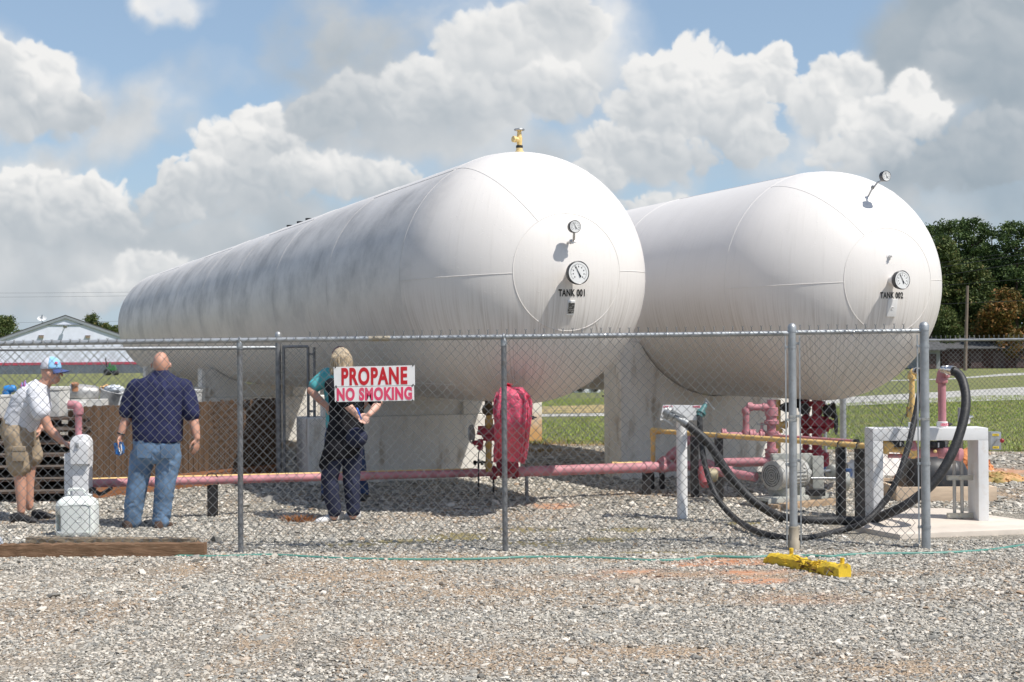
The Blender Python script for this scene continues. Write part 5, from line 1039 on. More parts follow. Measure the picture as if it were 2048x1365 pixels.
x0, x1 = at(127, 950, Yd).x, at(147, 950, Yd).x; MB().box(((x0+x1)/2, Yd+.10, (at(130, 908, Yd).z+.05)/2), (x1-x0, .16, at(130, 908, Yd).z-.05)).build('side_cabinet', PLW, pe, bevel=.006)
zc = at(163, 889, Yd).z; MB().box((at(163, 890, Yd).x, Yd-.137, zc), (.03, .016, .05)).lathe((at(163, 890, Yd).x, Yd-.145, zc+.006), (0, -1, 0), [(0, .012), (.012, .012)], 10).build('latch', mat('latch_grey', (.42, .43, .44), .4, .4), pe, bevel=.003)
MB().tube(spline([at(176, 985, Yd-.02), at(184, 978, Yd-.05), at(193, 985, Yd-.02), at(203, 988, Yd+.1), at(222, 977, Yd+.35)], 8), .02, 10).build('flexible_hose', RUB, pe)
# jug
def jug():
    Yj = gp(155, 1073).y; a, b = at(115, 1073, Yj), at(195, 1073, Yj); cx, w = (a.x+b.x)/2, (b.x-a.x)/2; Z = lambda y: at(155, y, Yj).z; dz = Z(977)
    rows = [(0, .90), (.015, .97), (.05, 1.0), (.30, 1.0), (Z(1011), 1.0), (Z(1004), .96), (Z(998), .84), (Z(994), .66), (Z(992.5), .5)]
    M_ = bpy.data.materials.new('jug_plastic'); M_.use_nodes = True; p = M_.node_tree.nodes['Principled BSDF']; p.inputs['Base Color'].default_value = (.77, .80, .765, 1); p.inputs['Roughness'].default_value = .4; p.inputs['Subsurface Weight'].default_value = .25; p.inputs['Subsurface Radius'].default_value = (.05, .06, .05)
    n = 56; vs, fs = [], []
    dp = .125
    for (z, f) in rows:
        for k in range(n):
            t = 2*pi*k/n; e = .5; x = abs(cos(t))**e*(1 if cos(t) > 0 else -1); y = abs(sin(t))**e*(1 if sin(t) > 0 else -1); vs.append((cx + w*x*f, Yj + dp*y*(f if f > .9 else f*.9), z))
    for i in range(len(rows)-1):
        for k in range(n): l = (k+1) % n; fs.append((i*n+k, i*n+l, (i+1)*n+l, (i+1)*n+k))
    fs += [tuple(range(n-1, -1, -1)), tuple((len(rows)-1)*n+k for k in range(n))]
    root = thing('plastic_jug', 'translucent white plastic jug standing on the gravel by the pedestal', 'jug', (cx, Yj, 0))
    mb = MB().add(vs, fs); body = mb.build('body', M_, root, ang=60)
    cut = MB().box((a.x+.042, Yj, (Z(1030)+Z(1058))/2), (.052, .6, .16)).build('cut', None, None, bevel=.02, seg=3)
    md = body.modifiers.new('b', 'BOOLEAN'); md.object = cut; md.operation = 'DIFFERENCE'; cut.location = -OFF[root.name] + Vector(root.location); bpy.context.view_layer.update()
    me = evaluated(body, 'body'); body.modifiers.clear(); body.data = me; bpy.data.objects.remove(cut)
    x0, x1 = at(137, 980, Yj).x, at(166, 980, Yj).x; zt = Z(979)
    MB().tube(fillet([(x0, Yj, Z(990)), (x0, Yj, zt), (x1, Yj, zt), (x1+.02, Yj, Z(988))], .03), .0155, 12).build('carry_handle', M_, root)
    xa, xb = at(144, 1007, Yj).x, at(194, 1007, Yj).x
    MB().tube(fillet([(xa, Yj-dp*.985, Z(1007)), (xb-.02, Yj-dp*.985, Z(1007)), (xb-.02, Yj-dp*.985, Z(1062)), (xa, Yj-dp*.985, Z(1062)), (xa, Yj-dp*.985, Z(1007))], .012, 3), .0035, 8).ring((at(166, 1036, Yj).x, Yj-dp, Z(1036)), (0, 1, 0), .028, .003, 24, 6).build('moulded_ribs', M_, root)
    MB().lathe((cx+.10, Yj, Z(995)), (.25, 0, 1), [(0, .035), (.03, .035), (.032, .03)], 18).build('cap', M_, root)
jug()
TIM = mat('weathered_timber', (.19, .115, .07), .88, var=.3, scale=4, stretch=(1, 9, 9), bump=.8, bscale=14, bdist=.008, spec=.15, col2=(.14, .085, .05), dirt=(.36, .26, .17), dirt_amt=.5)
def beam(name, a, b, w, h, m, label, cat, tilt=0.0, seed=1, z=0.0):
    a, b = Vector((a.x, a.y, z)), Vector((b.x, b.y, z)); d = (b-a).normalized(); s = Vector((-d.y, d.x, 0)); n = 46; vs, fs = [], []; random.seed(seed)
    for i in range(n+1):
        c = a.lerp(b, i/n); j = lambda: random.gauss(0, .0035)
        for (u, v) in ((-1, 0), (-.4, 0), (1, 0), (1, .5), (1, 1), (.3, 1), (-.4, 1), (-1, 1), (-1, .6), (-1, .3)): vs.append(c + s*(u*w/2 + j()) + Vector((0, 0, v*h + (j() if v > 0 else 0))))
    k = 10
    for i in range(n):
        for q in range(k): l = (q+1) % k; fs.append((i*k+q, i*k+l, (i+1)*k+l, (i+1)*k+q))
    fs += [tuple(range(k-1, -1, -1)), tuple(n*k+q for q in range(k))]
    return single(MB().add(vs, fs), name, m, label, cat, loc=((a.x+b.x)/2, (a.y+b.y)/2, 0), ang=30)
beam('timber', gp(4, 1116), gp(411, 1113), .115, .115, TIM, 'long dark brown squared timber lying before the fence', 'timber', seed=3)
beam('plank', gp(57, 1091), gp(395, 1094), .12, .045, mat('grey_plank', (.34, .27, .19), .9, var=.3, scale=4, stretch=(1, 8, 8), bump=.7, bscale=14, bdist=.006, spec=.15), 'thin grey plank lying behind the dark brown timber', 'plank', seed=5, z=.03)
# broken yellow wheel stop
def stop():
    a, b = gp(1538, 1126), gp(1690, 1158); YW = mat('yellow_worn_paint', (.72, .49, .03), .6, var=.12, scale=7, dirt=(.14, .07, .03), dirt_amt=.75, bump=.6, bscale=30, bdist=.006, stretch=(1, 1, 1))
    root = thing('wheel_stop', 'broken yellow painted timber wheel stop splitting in the middle', 'wheel stop', (a+b)/2); d = (b-a).normalized(); s = Vector((-d.y, d.x, 0)); n = 40; random.seed(8); mb = MB(); vs, fs = [], []
    prof = [(-.055, 0), (.055, 0), (.06, .05), (.05, .10), (.02, .115), (-.03, .112), (-.055, .09), (-.062, .04)]; k = len(prof)
    for i in range(n+1):
        t = i/n; c = a.lerp(b, t); rot = (.42 + .40*(abs(t-.62)/.62) if t > .12 else .75) ; dent = math.exp(-((t-.62)/.15)**2)
        hh = (1 - .42*dent)*(.62 if t < .03 else 1) * (.80 + .2*min(1, t*2))
        for (u, v) in prof:
            g_ = random.gauss(0, .004 + .013*dent); vs.append(c + s*(u*(1-.1*dent) + g_) + Vector((0, 0, max(-.01, v*hh + g_*1.2 - .01))))
    for i in range(n):
        for q in range(k): l = (q+1) % k; fs.append((i*k+q, i*k+l, (i+1)*k+l, (i+1)*k+q))
    fs += [tuple(range(k-1, -1, -1)), tuple(n*k+q for q in range(k))]; mb.add(vs, fs); mb.build('timber', YW, root, ang=24)
    SPL = mat('split_wood', (.16, .08, .035), .9, var=.4, scale=12, spec=.1); mb = MB()
    for i in range(46):
        t = random.gauss(.62, .10); c = a.lerp(b, t) + s*random.uniform(-.07, .03) + Vector((0, 0, random.uniform(.015, .085))); L = random.uniform(.05, .16); r = random.uniform(.002, .006); dd = (d + Vector((random.gauss(0, .1), random.gauss(0, .1), random.gauss(0, .14)))).normalized(); mb.tube([c-dd*L/2, c, c+dd*L/2], [r*.3, r, r*.2], 5)
    mb.build('splinters', SPL, root, smooth=False)
    mb = MB()
    for i in range(26):
        t = random.gauss(.55, .14); c = a.lerp(b, t) + s*random.uniform(-.075, .02) + Vector((0, 0, random.uniform(.03, .10))); L = random.uniform(.06, .16); r = random.uniform(.003, .008); dd = (d + Vector((random.gauss(0, .06), random.gauss(0, .06), random.gauss(0, .1)))).normalized(); mb.tube([c-dd*L/2, c, c+dd*L/2], [r*.3, r, r*.3], 5)
    mb.build('loose_strips', YW, root, smooth=False)
    for t in (.27, .93): c = a.lerp(b, t) + s*.03; MB().cyl(c + Vector((0, 0, .05)), c + Vector((0, 0, .145)), .017, n=12).build('anchor_pin', YW, root)
    c = a.lerp(b, .86) - s*.07; MB().tube([c + Vector((0, 0, .02)), c + Vector((.03, -.01, .075))], .0035, 6).build('nail', CHROME, root)
stop()
GH = mat('green_hose', (.085, .25, .20), .4, var=.12, scale=5, dirt=(.25, .33, .28), dirt_amt=.3)
single(MB().tube(spline([gp(*p, .013) for p in ((150, 1113), (300, 1111), (420, 1113.5), (520, 1110.5), (570, 1111.5), (660, 1116.5), (760, 1119), (860, 1119.5), (960, 1118.5), (1050, 1115), (1140, 1115), (1210, 1117), (1300, 1121.5), (1370, 1119.5), (1420, 1114), (1500, 1115), (1560, 1112), (1620, 1112), (1660, 1113.5), (1700, 1110), (1760, 1108), (1860, 1107), (1930, 1104), (1990, 1099), (2060, 1090), (2180, 1085))], 12), .0125, 10), 'garden_hose', GH, 'thin green garden hose stretched along the foot of the front fence', 'hose', loc=gp(1050, 1115))
# white sack at the left edge
s = gp(-14, 1112); single(MB().ball((s.x, s.y, .075), (.085, .11, .11), 20), 'sack', mat('sack_white', (.58, .62, .67), .7, var=.1, scale=6, bump=.5, bscale=18, bdist=.01), 'pale sack at the left end of the dark brown timber', 'sack', loc=(s.x, s.y, 0), jit=.003)
# dead weed by the woman's feet
def weed(px, py, h, n, m, label, seed, spread=.12):
    c = gp(px, py); random.seed(seed); mb = MB()
    for i in range(n):
        a = random.random()*2*pi; r = random.random()*spread; b = Vector((c.x+r*cos(a)*1.4, c.y+r*sin(a), 0)); t = b + Vector((cos(a)*random.uniform(.01, .09), sin(a)*.05, h*random.uniform(.4, 1))); w = Vector((random.gauss(0, 1), random.gauss(0, 1), 0)).normalized()*.004
        mb.add([b-w, b+w, (b+t)/2 + Vector((0, 0, h*.12)) + w*.8, t, (b+t)/2 + Vector((0, 0, h*.12)) - w*.8], [(0, 1, 2, 4), (4, 2, 3)])
    return single(mb, 'weed', m, label, 'weed', loc=(c.x, c.y, 0), smooth=False)
weed(598, 1045, .09, 240, mat('dead_weed', (.34, .15, .06), .9, var=.4, scale=20), 'dead reddish weed tuft beside the white shoes', 2)
weed(1090, 905, .10, 160, mat('brown_weed', (.35, .24, .10), .9, var=.4, scale=20), 'dry brown weed tuft near the narrow pale pier', 5, .2)

# ------------------------------------------------------------------ board screen
BRD = mat('brown_boards', (.115, .075, .050), .85, var=.25, scale=3, stretch=(6, 6, .8), bump=.5, bscale=16, bdist=.006, spec=.15, dirt=(.18, .10, .06), dirt_amt=.5)
S0, S1 = gp(150, 1003), Vector((at(556, 900, 19.2).x, 19.2, 0)); bs = thing('board_screen', 'low brown screen of upright boards behind the man in jeans', 'fence', (S0+S1)/2); sd_ = (S1-S0).normalized(); L_ = (S1-S0).length
random.seed(3); mb = MB(); mb2 = MB(); ang_ = atan2(sd_.y, sd_.x); sn = Vector((sd_.y, -sd_.x, 0)); k = 0; t = 0.0
while t < L_-.02:
    w = .044; h = 1.10 + random.gauss(0, .006); c = S0 + sd_*(t+w/2); mb.box((c.x+sn.x*(.003 if k % 2 else -.002), c.y+sn.y*(.003 if k % 2 else -.002), .17+(h-.17)/2), (w*(.95 if k % 2 else 1.12), .018, h-.17), rz=ang_); t += w+.001; k += 1
mb.build('boards', BRD, bs, bevel=.002, seg=1)
c = S0.lerp(S1, .5); MB().box((c.x+sn.x*.02, c.y+sn.y*.02, .10), (L_, .045, .20), rz=ang_).build('kick_board', mat('reddish_board', (.27, .125, .065), .85, var=.25, scale=3, stretch=(1, 1, 7), bump=.4, bscale=18, bdist=.005, spec=.15), bs, bevel=.004)
MB().box((c.x-sn.x*.04, c.y-sn.y*.04, 1.0), (L_, .04, .09), rz=ang_).box((c.x-sn.x*.04, c.y-sn.y*.04, .35), (L_, .04, .09), rz=ang_).build('rail', BRD, bs)
for f in (.02, .35, .68, .985): q = S0.lerp(S1, f); MB().box((q.x-sn.x*.105, q.y-sn.y*.105, .53), (.09, .09, 1.06), rz=ang_).build('post', BRD, bs)
# ------------------------------------------------------------------ pallets and scrap behind the bending man
PAL = mat('dark_pallet_wood', (.10, .07, .055), .9, var=.4, scale=6, stretch=(1, 5, 5), spec=.15, dirt=(.22, .17, .13), dirt_amt=.5); PALL = mat('bleached_pallet_wood', (.22, .18, .15), .9, var=.2, scale=6, spec=.15)
def pallet_proto(m):
    r = thing('pallet', 'x', 'pallet', (0, 0, 0)); mb = MB()
    for i in range(7): mb.box((0, -.5+i*.166, .128), (1.15, .10, .02))
    mb.build('top_deck', m, r, local=True); mb = MB()
    for x in (-.53, 0, .53): mb.box((x, 0, .069), (.045, 1.1, .094))
    mb.build('stringers', PAL, r, local=True); mb = MB()
    for i in range(4): mb.box((0, -.5+i*.333, .011), (1.15, .10, .02))
    mb.build('bottom_deck', PALL if m is PAL else m, r, local=True); return r
pa, pb = pallet_proto(PAL), pallet_proto(PAL); names = ['bottom', 'second', 'third', 'fourth', 'fifth', 'sixth', 'top']
c1, c2 = gp(-30, 1008), gp(78, 1006); c2 = Vector((at(92, 900, 16.6).x, 16.65, 0)); c1 = Vector((c2.x-1.28, 16.55, 0)); random.seed(6)
for si, (c, src, ww) in enumerate(((c1, pa, 'leftmost pallet stack'), (c2, pb, 'pallet stack beside the board screen'))):
    for k in range(7):
        o = src if k == 0 else copy_tree(src); o.location = (c.x+random.gauss(0, .02), c.y+random.gauss(0, .02), k*.141); o.rotation_euler = (0, 0, random.gauss(0, .02)+.04)
        o['label'] = f'dark weathered wooden pallet, {names[k]} of seven in the {ww}' if k not in (0, 6) else f'dark weathered wooden pallet at the {names[k]} of the {ww}'; o['group'] = 'stacked wooden pallets'
TOPZ = 7*.141+.003
OFFW = mat('old_white_plastic', (.66, .65, .61), .6, var=.1, scale=6, dirt=(.38, .33, .27), dirt_amt=.5); GRYM = mat('weathered_zinc', (.42, .42, .41), .5, .35, var=.3, scale=6, dirt=(.28, .20, .15), dirt_amt=.5)
def bin_(px0, px1, ytop, Y, label, m=OFFW, z0=TOPZ, d=.4, name='plastic_bin', cat='bin', lid=True):
    a, b = at(px0, ytop, Y), at(px1, ytop, Y); w = b.x-a.x; cx = (a.x+b.x)/2; h = max(.05, a.z-z0); root = thing(name, label, cat, (cx, Y, z0))
    t = .88; mb = MB().add([(cx+sx*w/2*k, Y+sy*d/2*k, z0+zz) for zz, k in ((0, t), (h*.86, 1.0)) for sy in (-1, 1) for sx in (-1, 1)], [(0, 2, 3, 1), (4, 5, 7, 6), (0, 1, 5, 4), (2, 6, 7, 3), (0, 4, 6, 2), (1, 3, 7, 5)]); mb.build('body', m, root, bevel=.012)
    if lid: MB().box((cx, Y, z0+h*.93), (w*1.05, d*1.04, h*.12)).build('lid', m, root, bevel=.012)
    return root
bin_(97, 130, 773, 16.5, 'cream lidded carton on the pallets behind the cap wearer', OFFW)
bin_(-10, 14, 790, 16.3, 'cream bin at the far left on the pallets', OFFW)
bin_(136, 168, 800, 16.75, 'shallow white tray beside the pink riser top', mat('tray_white', (.74, .74, .72), .5, var=.06, dirt=(.5, .45, .4), dirt_amt=.4), z0=.96, lid=False)
bin_(170, 203, 799, 17.3, 'shallow white tray behind the left end of the board screen', MATS['tray_white'], z0=.9, lid=False)
bin_(372, 398, 779, 18.9, 'pale grey box on the board screen right of the man in jeans', mat('pale_grey_box', (.60, .61, .61), .5, var=.06), z0=.9)
bl = at(22, 783, 16.6); root = thing('blue_canister', 'bright blue canister lying on the leftmost pallets', 'canister', (bl.x, 16.6, TOPZ)); MB().lathe(at(8, 779, 16.6)-Vector((0, 0, .0)), (1, 0, .05), [(0, .02), (.01, .04), (.05, .047), (.12, .045), (.14, .03)], 16).build('body', mat('blue_plastic', (.03, .22, .55), .4), root)
MB().cyl((bl.x-.05, 16.6, TOPZ-.01), (bl.x-.05, 16.6, at(10, 782, 16.6).z), .05).build('neck', MATS['blue_plastic'], root)
cy = at(152, 786, 17.0); root = thing('scrap_cylinder', 'dented grey metal cylinder lying above the pink riser top', 'cylinder', (cy.x, 17.0, TOPZ)); a = at(138, 783, 17.0); MB().lathe(a, (1, .35, -.12), [(-.01, .03), (0, .085), (.02, .1), (.3, .1), (.34, .085), (.36, .02)], 24).build('body', GRYM, root); MB().lathe(at(150, 778, 16.95), (.1, -.3, 1), [(-.02, .05), (.04, .03), (.05, .045), (.07, .045)], 12).build('collar', mat('rusty_collar', (.35, .17, .09), .8, var=.3), root)
MB().box((cy.x+.1, 17.0, (cy.z-.08+.95)/2), (.5, .3, max(.02, cy.z-.08-.95))).build('cradle', OFFW, root)
cy = at(222, 795, 17.6); root = thing('zinc_tub', 'tilted grey zinc tub above the board screen left of the man in jeans', 'tub', (cy.x, 17.6, .9)); MB().lathe(at(222, 815, 17.6)-Vector((0, 0, .2)), (.22, -.1, 1), [(0, .13), (.02, .17), (.40, .20), (.42, .21), (.425, .19), (.40, .185)], 28).build('body', GRYM, root)
cy = at(243, 795, 17.5); root = thing('white_drum', 'white plastic drum wedged between the zinc tub and the man in jeans', 'drum', (cy.x, 17.5, .9)); MB().lathe(at(246, 818, 17.5)-Vector((0, 0, .2)), (.15, 0, 1), [(0, .10), (.02, .12), (.36, .12), (.40, .10)], 24).build('body', MATS['tray_white'], root)
root = thing('orange_rag', 'crumpled orange rag on top of the zinc tub', 'rag', at(212, 777, 17.6)); mb = MB().ball(at(214, 777, 17.6), (.09, .07, .03), 18).ball(at(206, 782, 17.6), (.06, .05, .035), 14); mb.build('cloth', mat('orange_cloth', (.68, .42, .20), .8, var=.2, scale=9), root, jit=.008)
root = thing('crumpled_bag', 'crumpled white bag draped on the zinc tub', 'bag', at(228, 776, 17.5)); MB().ball(at(228, 778, 17.5), (.13, .09, .045), 22).build('cloth', MATS['sack_white'], root, jit=.007)
root = thing('bent_rod', 'long bent dark rod arching over the white trays', 'rod', at(150, 790, 16.9)); MB().tube(spline([at(132, 786, 16.9), at(160, 784, 17.0), at(185, 791, 17.1), at(203, 802, 17.2)], 8), .008, 8).build('rod', BLK, root)
# ------------------------------------------------------------------ people
SKIN = mat('skin', (.56, .30, .21), .5, var=.10, scale=9, sss=.12); SKINP = mat('pale_skin', (.66, .40, .31), .5, var=.08, scale=9, sss=.12)
def cap(mb, a, b, ra, rb=None, n=14):
    rb = ra if rb is None else rb; a, b = Vector(a), Vector(b); L = (b-a).length
    pr = [(-ra*cos(t), ra*sin(t)) for t in np.linspace(0, pi/2, 6)] + [(L+rb*sin(t), rb*cos(t)) for t in np.linspace(0, pi/2, 6)]
    return mb.lathe(a, b-a, pr, n)
def chain(mb, pts, rs):
    for i in range(len(pts)-1): cap(mb, pts[i], pts[i+1], rs[i], rs[i+1])
def loft(mb, rings, n=28, e=.85):
    """rings: (centre, half-axis vector, half-axis vector)"""
    vs, fs = [], []
    for c, u, v in rings:
        c, u, v = Vector(c), Vector(u), Vector(v)
        for k in range(n):
            t = 2*pi*k/n; a, b = cos(t), sin(t); vs.append(c + u*(abs(a)**e*(1 if a > 0 else -1)) + v*(abs(b)**e*(1 if b > 0 else -1)))
    for i in range(len(rings)-1):
        for k in range(n): l = (k+1) % n; fs.append((i*n+k, i*n+l, (i+1)*n+l, (i+1)*n+k))
    fs += [tuple(range(n-1, -1, -1)), tuple((len(rings)-1)*n+k for k in range(n))]
    return mb.add(vs, fs)
def fuse(mb, name, m, parent, vox=.009, it=5, wr=0.0, wsc=(9, 9, 5), seed=0, loc=None):
    """one continuous skin over overlapping solids, optionally with cloth folds"""
    if parent is None: mb.v = [v - Vector(loc) for v in mb.v]
    t = mb.build(name+'_raw', None, parent, smooth=False); md = t.modifiers.new('r', 'REMESH'); md.mode = 'VOXEL'; md.voxel_size = vox; md.use_smooth_shade = True
    sm = t.modifiers.new('s', 'SMOOTH'); sm.factor = .5; sm.iterations = it
    bpy.context.view_layer.update(); me = evaluated(t, name); off = OFF.get(t.name); bpy.data.objects.remove(t)
    if wr:
        n = len(me.vertices); co = np.empty(n*3, np.float32); me.vertices.foreach_get('co', co); co = co.reshape(-1, 3); no = np.empty(n*3, np.float32); me.vertices.foreach_get('normal', no); no = no.reshape(-1, 3)
        x, y, z = co.T; wx = fbm(x*4+seed, z*4+y*3, seed, 2)*1.6; f = fbm((x+y*.6)*wsc[0]+wx*2+seed*3, z*wsc[2]+wx*2.4+y*wsc[1]*.3, seed+4, 3); ridge = 1-np.abs(2*f-1)*2.2
        co += no*(ridge*wr)[:, None]; me.vertices.foreach_set('co', co.ravel()); me.update()
    me.polygons.foreach_set('use_smooth', [True]*len(me.polygons)); o = link(name, me, m, parent, off)
    if parent is None: o.location = loc; OFF[o.name] = Vector(loc)
    return o
def hand(mb, w, d, n, curl=.5, side=1, spread=1.0, s=1.0):
    d = Vector(d).normalized(); n = Vector(n); n = (n - d*n.dot(d)).normalized(); u = d.cross(n)*side; w = Vector(w)
    for off, L, c in ((-.030, .070, 1.0), (-.010, .080, .9), (.011, .076, .95), (.030, .060, 1.1)):
        k = w + (d*.092 + u*off*spread)*s + n*.004; cap(mb, w + u*off*.45*s, k, .0145*s, .0115*s, 10); p = k; dd = d + u*off*2.2*spread
        for j, f in enumerate((.46, .31, .23)):
            a = curl*c*(.55+.5*j); q = p + (dd.normalized()*cos(a) + n*sin(a))*L*f*s; cap(mb, p, q, (.0098-.0012*j)*s, (.0090-.0012*j)*s, 10); p = q
    t0 = w + (d*.025 - u*.026)*s; t1 = t0 + (d*.6 - u*.7 + n*.25).normalized()*.042*s; t2 = t1 + (d*.9 - u*.25 + n*.35).normalized()*.030*s; t3 = t2 + (d*.9 + n*.3).normalized()*.024*s
    cap(mb, t0, t1, .013*s, .011*s, 10); cap(mb, t1, t2, .0105*s, .0095*s, 10); cap(mb, t2, t3, .0095*s, .008*s, 10)
def shoe(mb, heel, toe, w, h, z=0.0):
    heel, toe = Vector((heel.x, heel.y, z)), Vector((toe.x, toe.y, z)); d = (toe-heel); L = d.length; d.normalize(); s = Vector((-d.y, d.x, 0)); zz = Vector((0, 0, 1)); R = []
    for t, ww, hh in ((-.02, .35, .55), (.02, .72, .9), (.15, .84, 1.0), (.32, .80, 1.0), (.5, .84, .80), (.68, 1.0, .60), (.85, .95, .50), (.96, .66, .40), (1.0, .3, .25)): R.append((heel + d*L*t + zz*(hh*h/2), s*w*ww/2, zz*hh*h/2))
    return loft(mb, R, 20, .7)
X_, Y_, Z_ = Vector((1, 0, 0)), Vector((0, 1, 0)), Vector((0, 0, 1))
DENIM = mat('blue_denim', (.135, .215, .33), .85, var=.30, scale=5, bump=.4, bscale=160, bdist=.001, spec=.2, dirt=(.24, .33, .44), dirt_amt=.5); NAVY = mat('navy_polo', (.022, .026, .075), .8, var=.2, scale=8, spec=.25, bump=.3, bscale=220, bdist=.001)
# --- man in navy polo and jeans, back turned
def man_jeans():
    Yb = 13.72; w = lambda x, y, d=0.0: at(x, y, Yb+d); k = Yb/F; loc = gp(300, 1057); loc.y = Yb; loc.z = 0; zf = lambda p: Vector((p.x, p.y, max(p.z, 0)))
    mb = MB()
    hd = w(322, 728, -.01); mb.ball(hd, (.077, .096, .118), 24); mb.ball(hd + Vector((0, .045, -.055)), (.058, .062, .066), 18)
    chain(mb, [w(321, 738, .01), w(321, 762, .02)], [.068, .075]); mb.ball(w(321, 748, -.045), (.062, .03, .028), 14)
    for px, s in ((301.5, -1), (342.5, 1)): mb.ball(w(322+(px-322)*.93, 731, .015), (.009, .020, .030), 12)
    mb.ball(hd + Vector((0, .10, -.02)), (.014, .022, .026), 10)
    loft(mb, [(w(321, 752), X_*.10, Y_*.07), (w(320, 770), X_*.2, Y_*.10), (w(318, 810), X_*.215, Y_*.125), (w(314, 850), X_*.20, Y_*.13), (w(313, 885), X_*.20, Y_*.13), (w(313, 905), X_*.19, Y_*.12)])
    for hip, kn, an in (((289, 900), (275, 962), (266, 1046)), ((336, 900), (331, 962), (321, 1046))): chain(mb, [w(*hip), w(*kn), w(*an)], [.095, .07, .05])
    # arms
    sl, el, wl = w(272, 780), w(255, 836, .02), w(241, 871, -.04); chain(mb, [sl, el, w(248, 853, -.01), wl], [.062, .050, .048, .031])
    sr, er, wr_ = w(368, 780), w(386, 838, .0), w(394, 876, -.05); chain(mb, [sr, er, w(390, 856, -.02), wr_], [.062, .052, .048, .032])
    hand(mb, wl, (-.12, -.1, -1), (.9, -.2, 0), .75, -1); hand(mb, wr_, (-.03, -.05, -1), (-.85, .5, 0), .55, 1)
    body = fuse(mb, 'person', SKIN, None, .0065, 4, loc=loc); tag(body, 'bald man in a navy polo shirt and blue jeans with his back turned', 'person')
    # polo
    mb = MB(); R = [((321, 744), .072, .075), ((321, 752), .13, .09), ((320, 762), .23, .11), ((319, 776), .268, .135), ((318, 800), .262, .15), ((317, 826), .245, .158), ((315, 852), .238, .165), ((315, 872), .236, .165), ((315, 884), .232, .160)]
    loft(mb, [(w(*c), X_*a + Z_*(.0), Y_*b) for c, a, b in R], 40, .82)
    chain(mb, [w(273, 776), w(262, 800, .005), w(256, 822, .01)], [.088, .088, .082]); chain(mb, [w(367, 776), w(376, 800), w(383, 826, -.005)], [.090, .088, .082])
    sh = fuse(mb, 'polo_shirt', NAVY, body, .009, 4, .008, seed=3)
    mb = MB(); loft(mb, [(w(321, 753, -.005), X_*.090, Y_*.088), (w(321, 743, -.01), X_*.078, Y_*.080), (w(321, 741, -.01), X_*.074, Y_*.076)], 30); mb.build('collar', NAVY, sh)
    # jeans
    mb = MB(); loft(mb, [(w(313, 868), X_*.215, Y_*.145), (w(313, 885), X_*.222, Y_*.150), (w(313, 902, -.01), X_*.222, Y_*.155), (w(312, 918, -.005), X_*.215, Y_*.14), (w(312, 926), X_*.17, Y_*.10)], 36, .8)
    chain(mb, [w(286, 912), w(276, 962, -.01), w(269, 1003), w(266, 1040)], [.122, .098, .092, .085]); chain(mb, [w(338, 912), w(331, 962, -.01), w(327, 1003), w(322, 1040)], [.122, .098, .090, .083])
    je = fuse(mb, 'jeans', DENIM, body, .009, 4, .008, (7, 7, 9), seed=11)
    for px in (288, 336): MB().box(w(px, 903, -.162), (.135, .012, .13)).build('back_pocket', DENIM, je, bevel=.004)
    for px, s in ((262, -.06), (320, .03)): q = zf(w(px, 1057)); mb = MB(); shoe(mb, q + Vector((0, -.09, 0)), q + Vector((s*1.6, .20, 0)), .105, .10); mb.build('shoe', mat('brown_boots', (.09, .055, .04), .6, var=.3), body)
    MB().ring(w(242, 868, -.035), (-.3, -.1, -1), .034, .008, 18, 8).build('watch_strap', BLACKP, body)
    c = w(239, 896, -.07); root = thing('blue_packet', 'crumpled blue and white packet in the hand of the man in jeans', 'packet', c); mb = MB().prism([c + Vector(q) for q in ((-.050, -.02, .045), (.02, -.02, .055), (.045, -.02, .02), (.040, -.02, -.05), (.01, -.02, -.075), (-.03, -.02, -.06))], (0, .04, 0)); mb.build('wrapper', mat('blue_wrapper', (.03, .16, .45), .35, var=.3, scale=30), root, bevel=.006, sub=2, jit=.003)
    MB().tube([c + Vector((.02, -.026, .04)), c + Vector((.03, -.028, -.02)), c + Vector((.015, -.026, -.06))], .006, 6).tube([c + Vector((.0, -.026, .0)), c + Vector((.01, -.028, -.04))], .005, 6).build('white_print', PLATEW, root)
man_jeans()
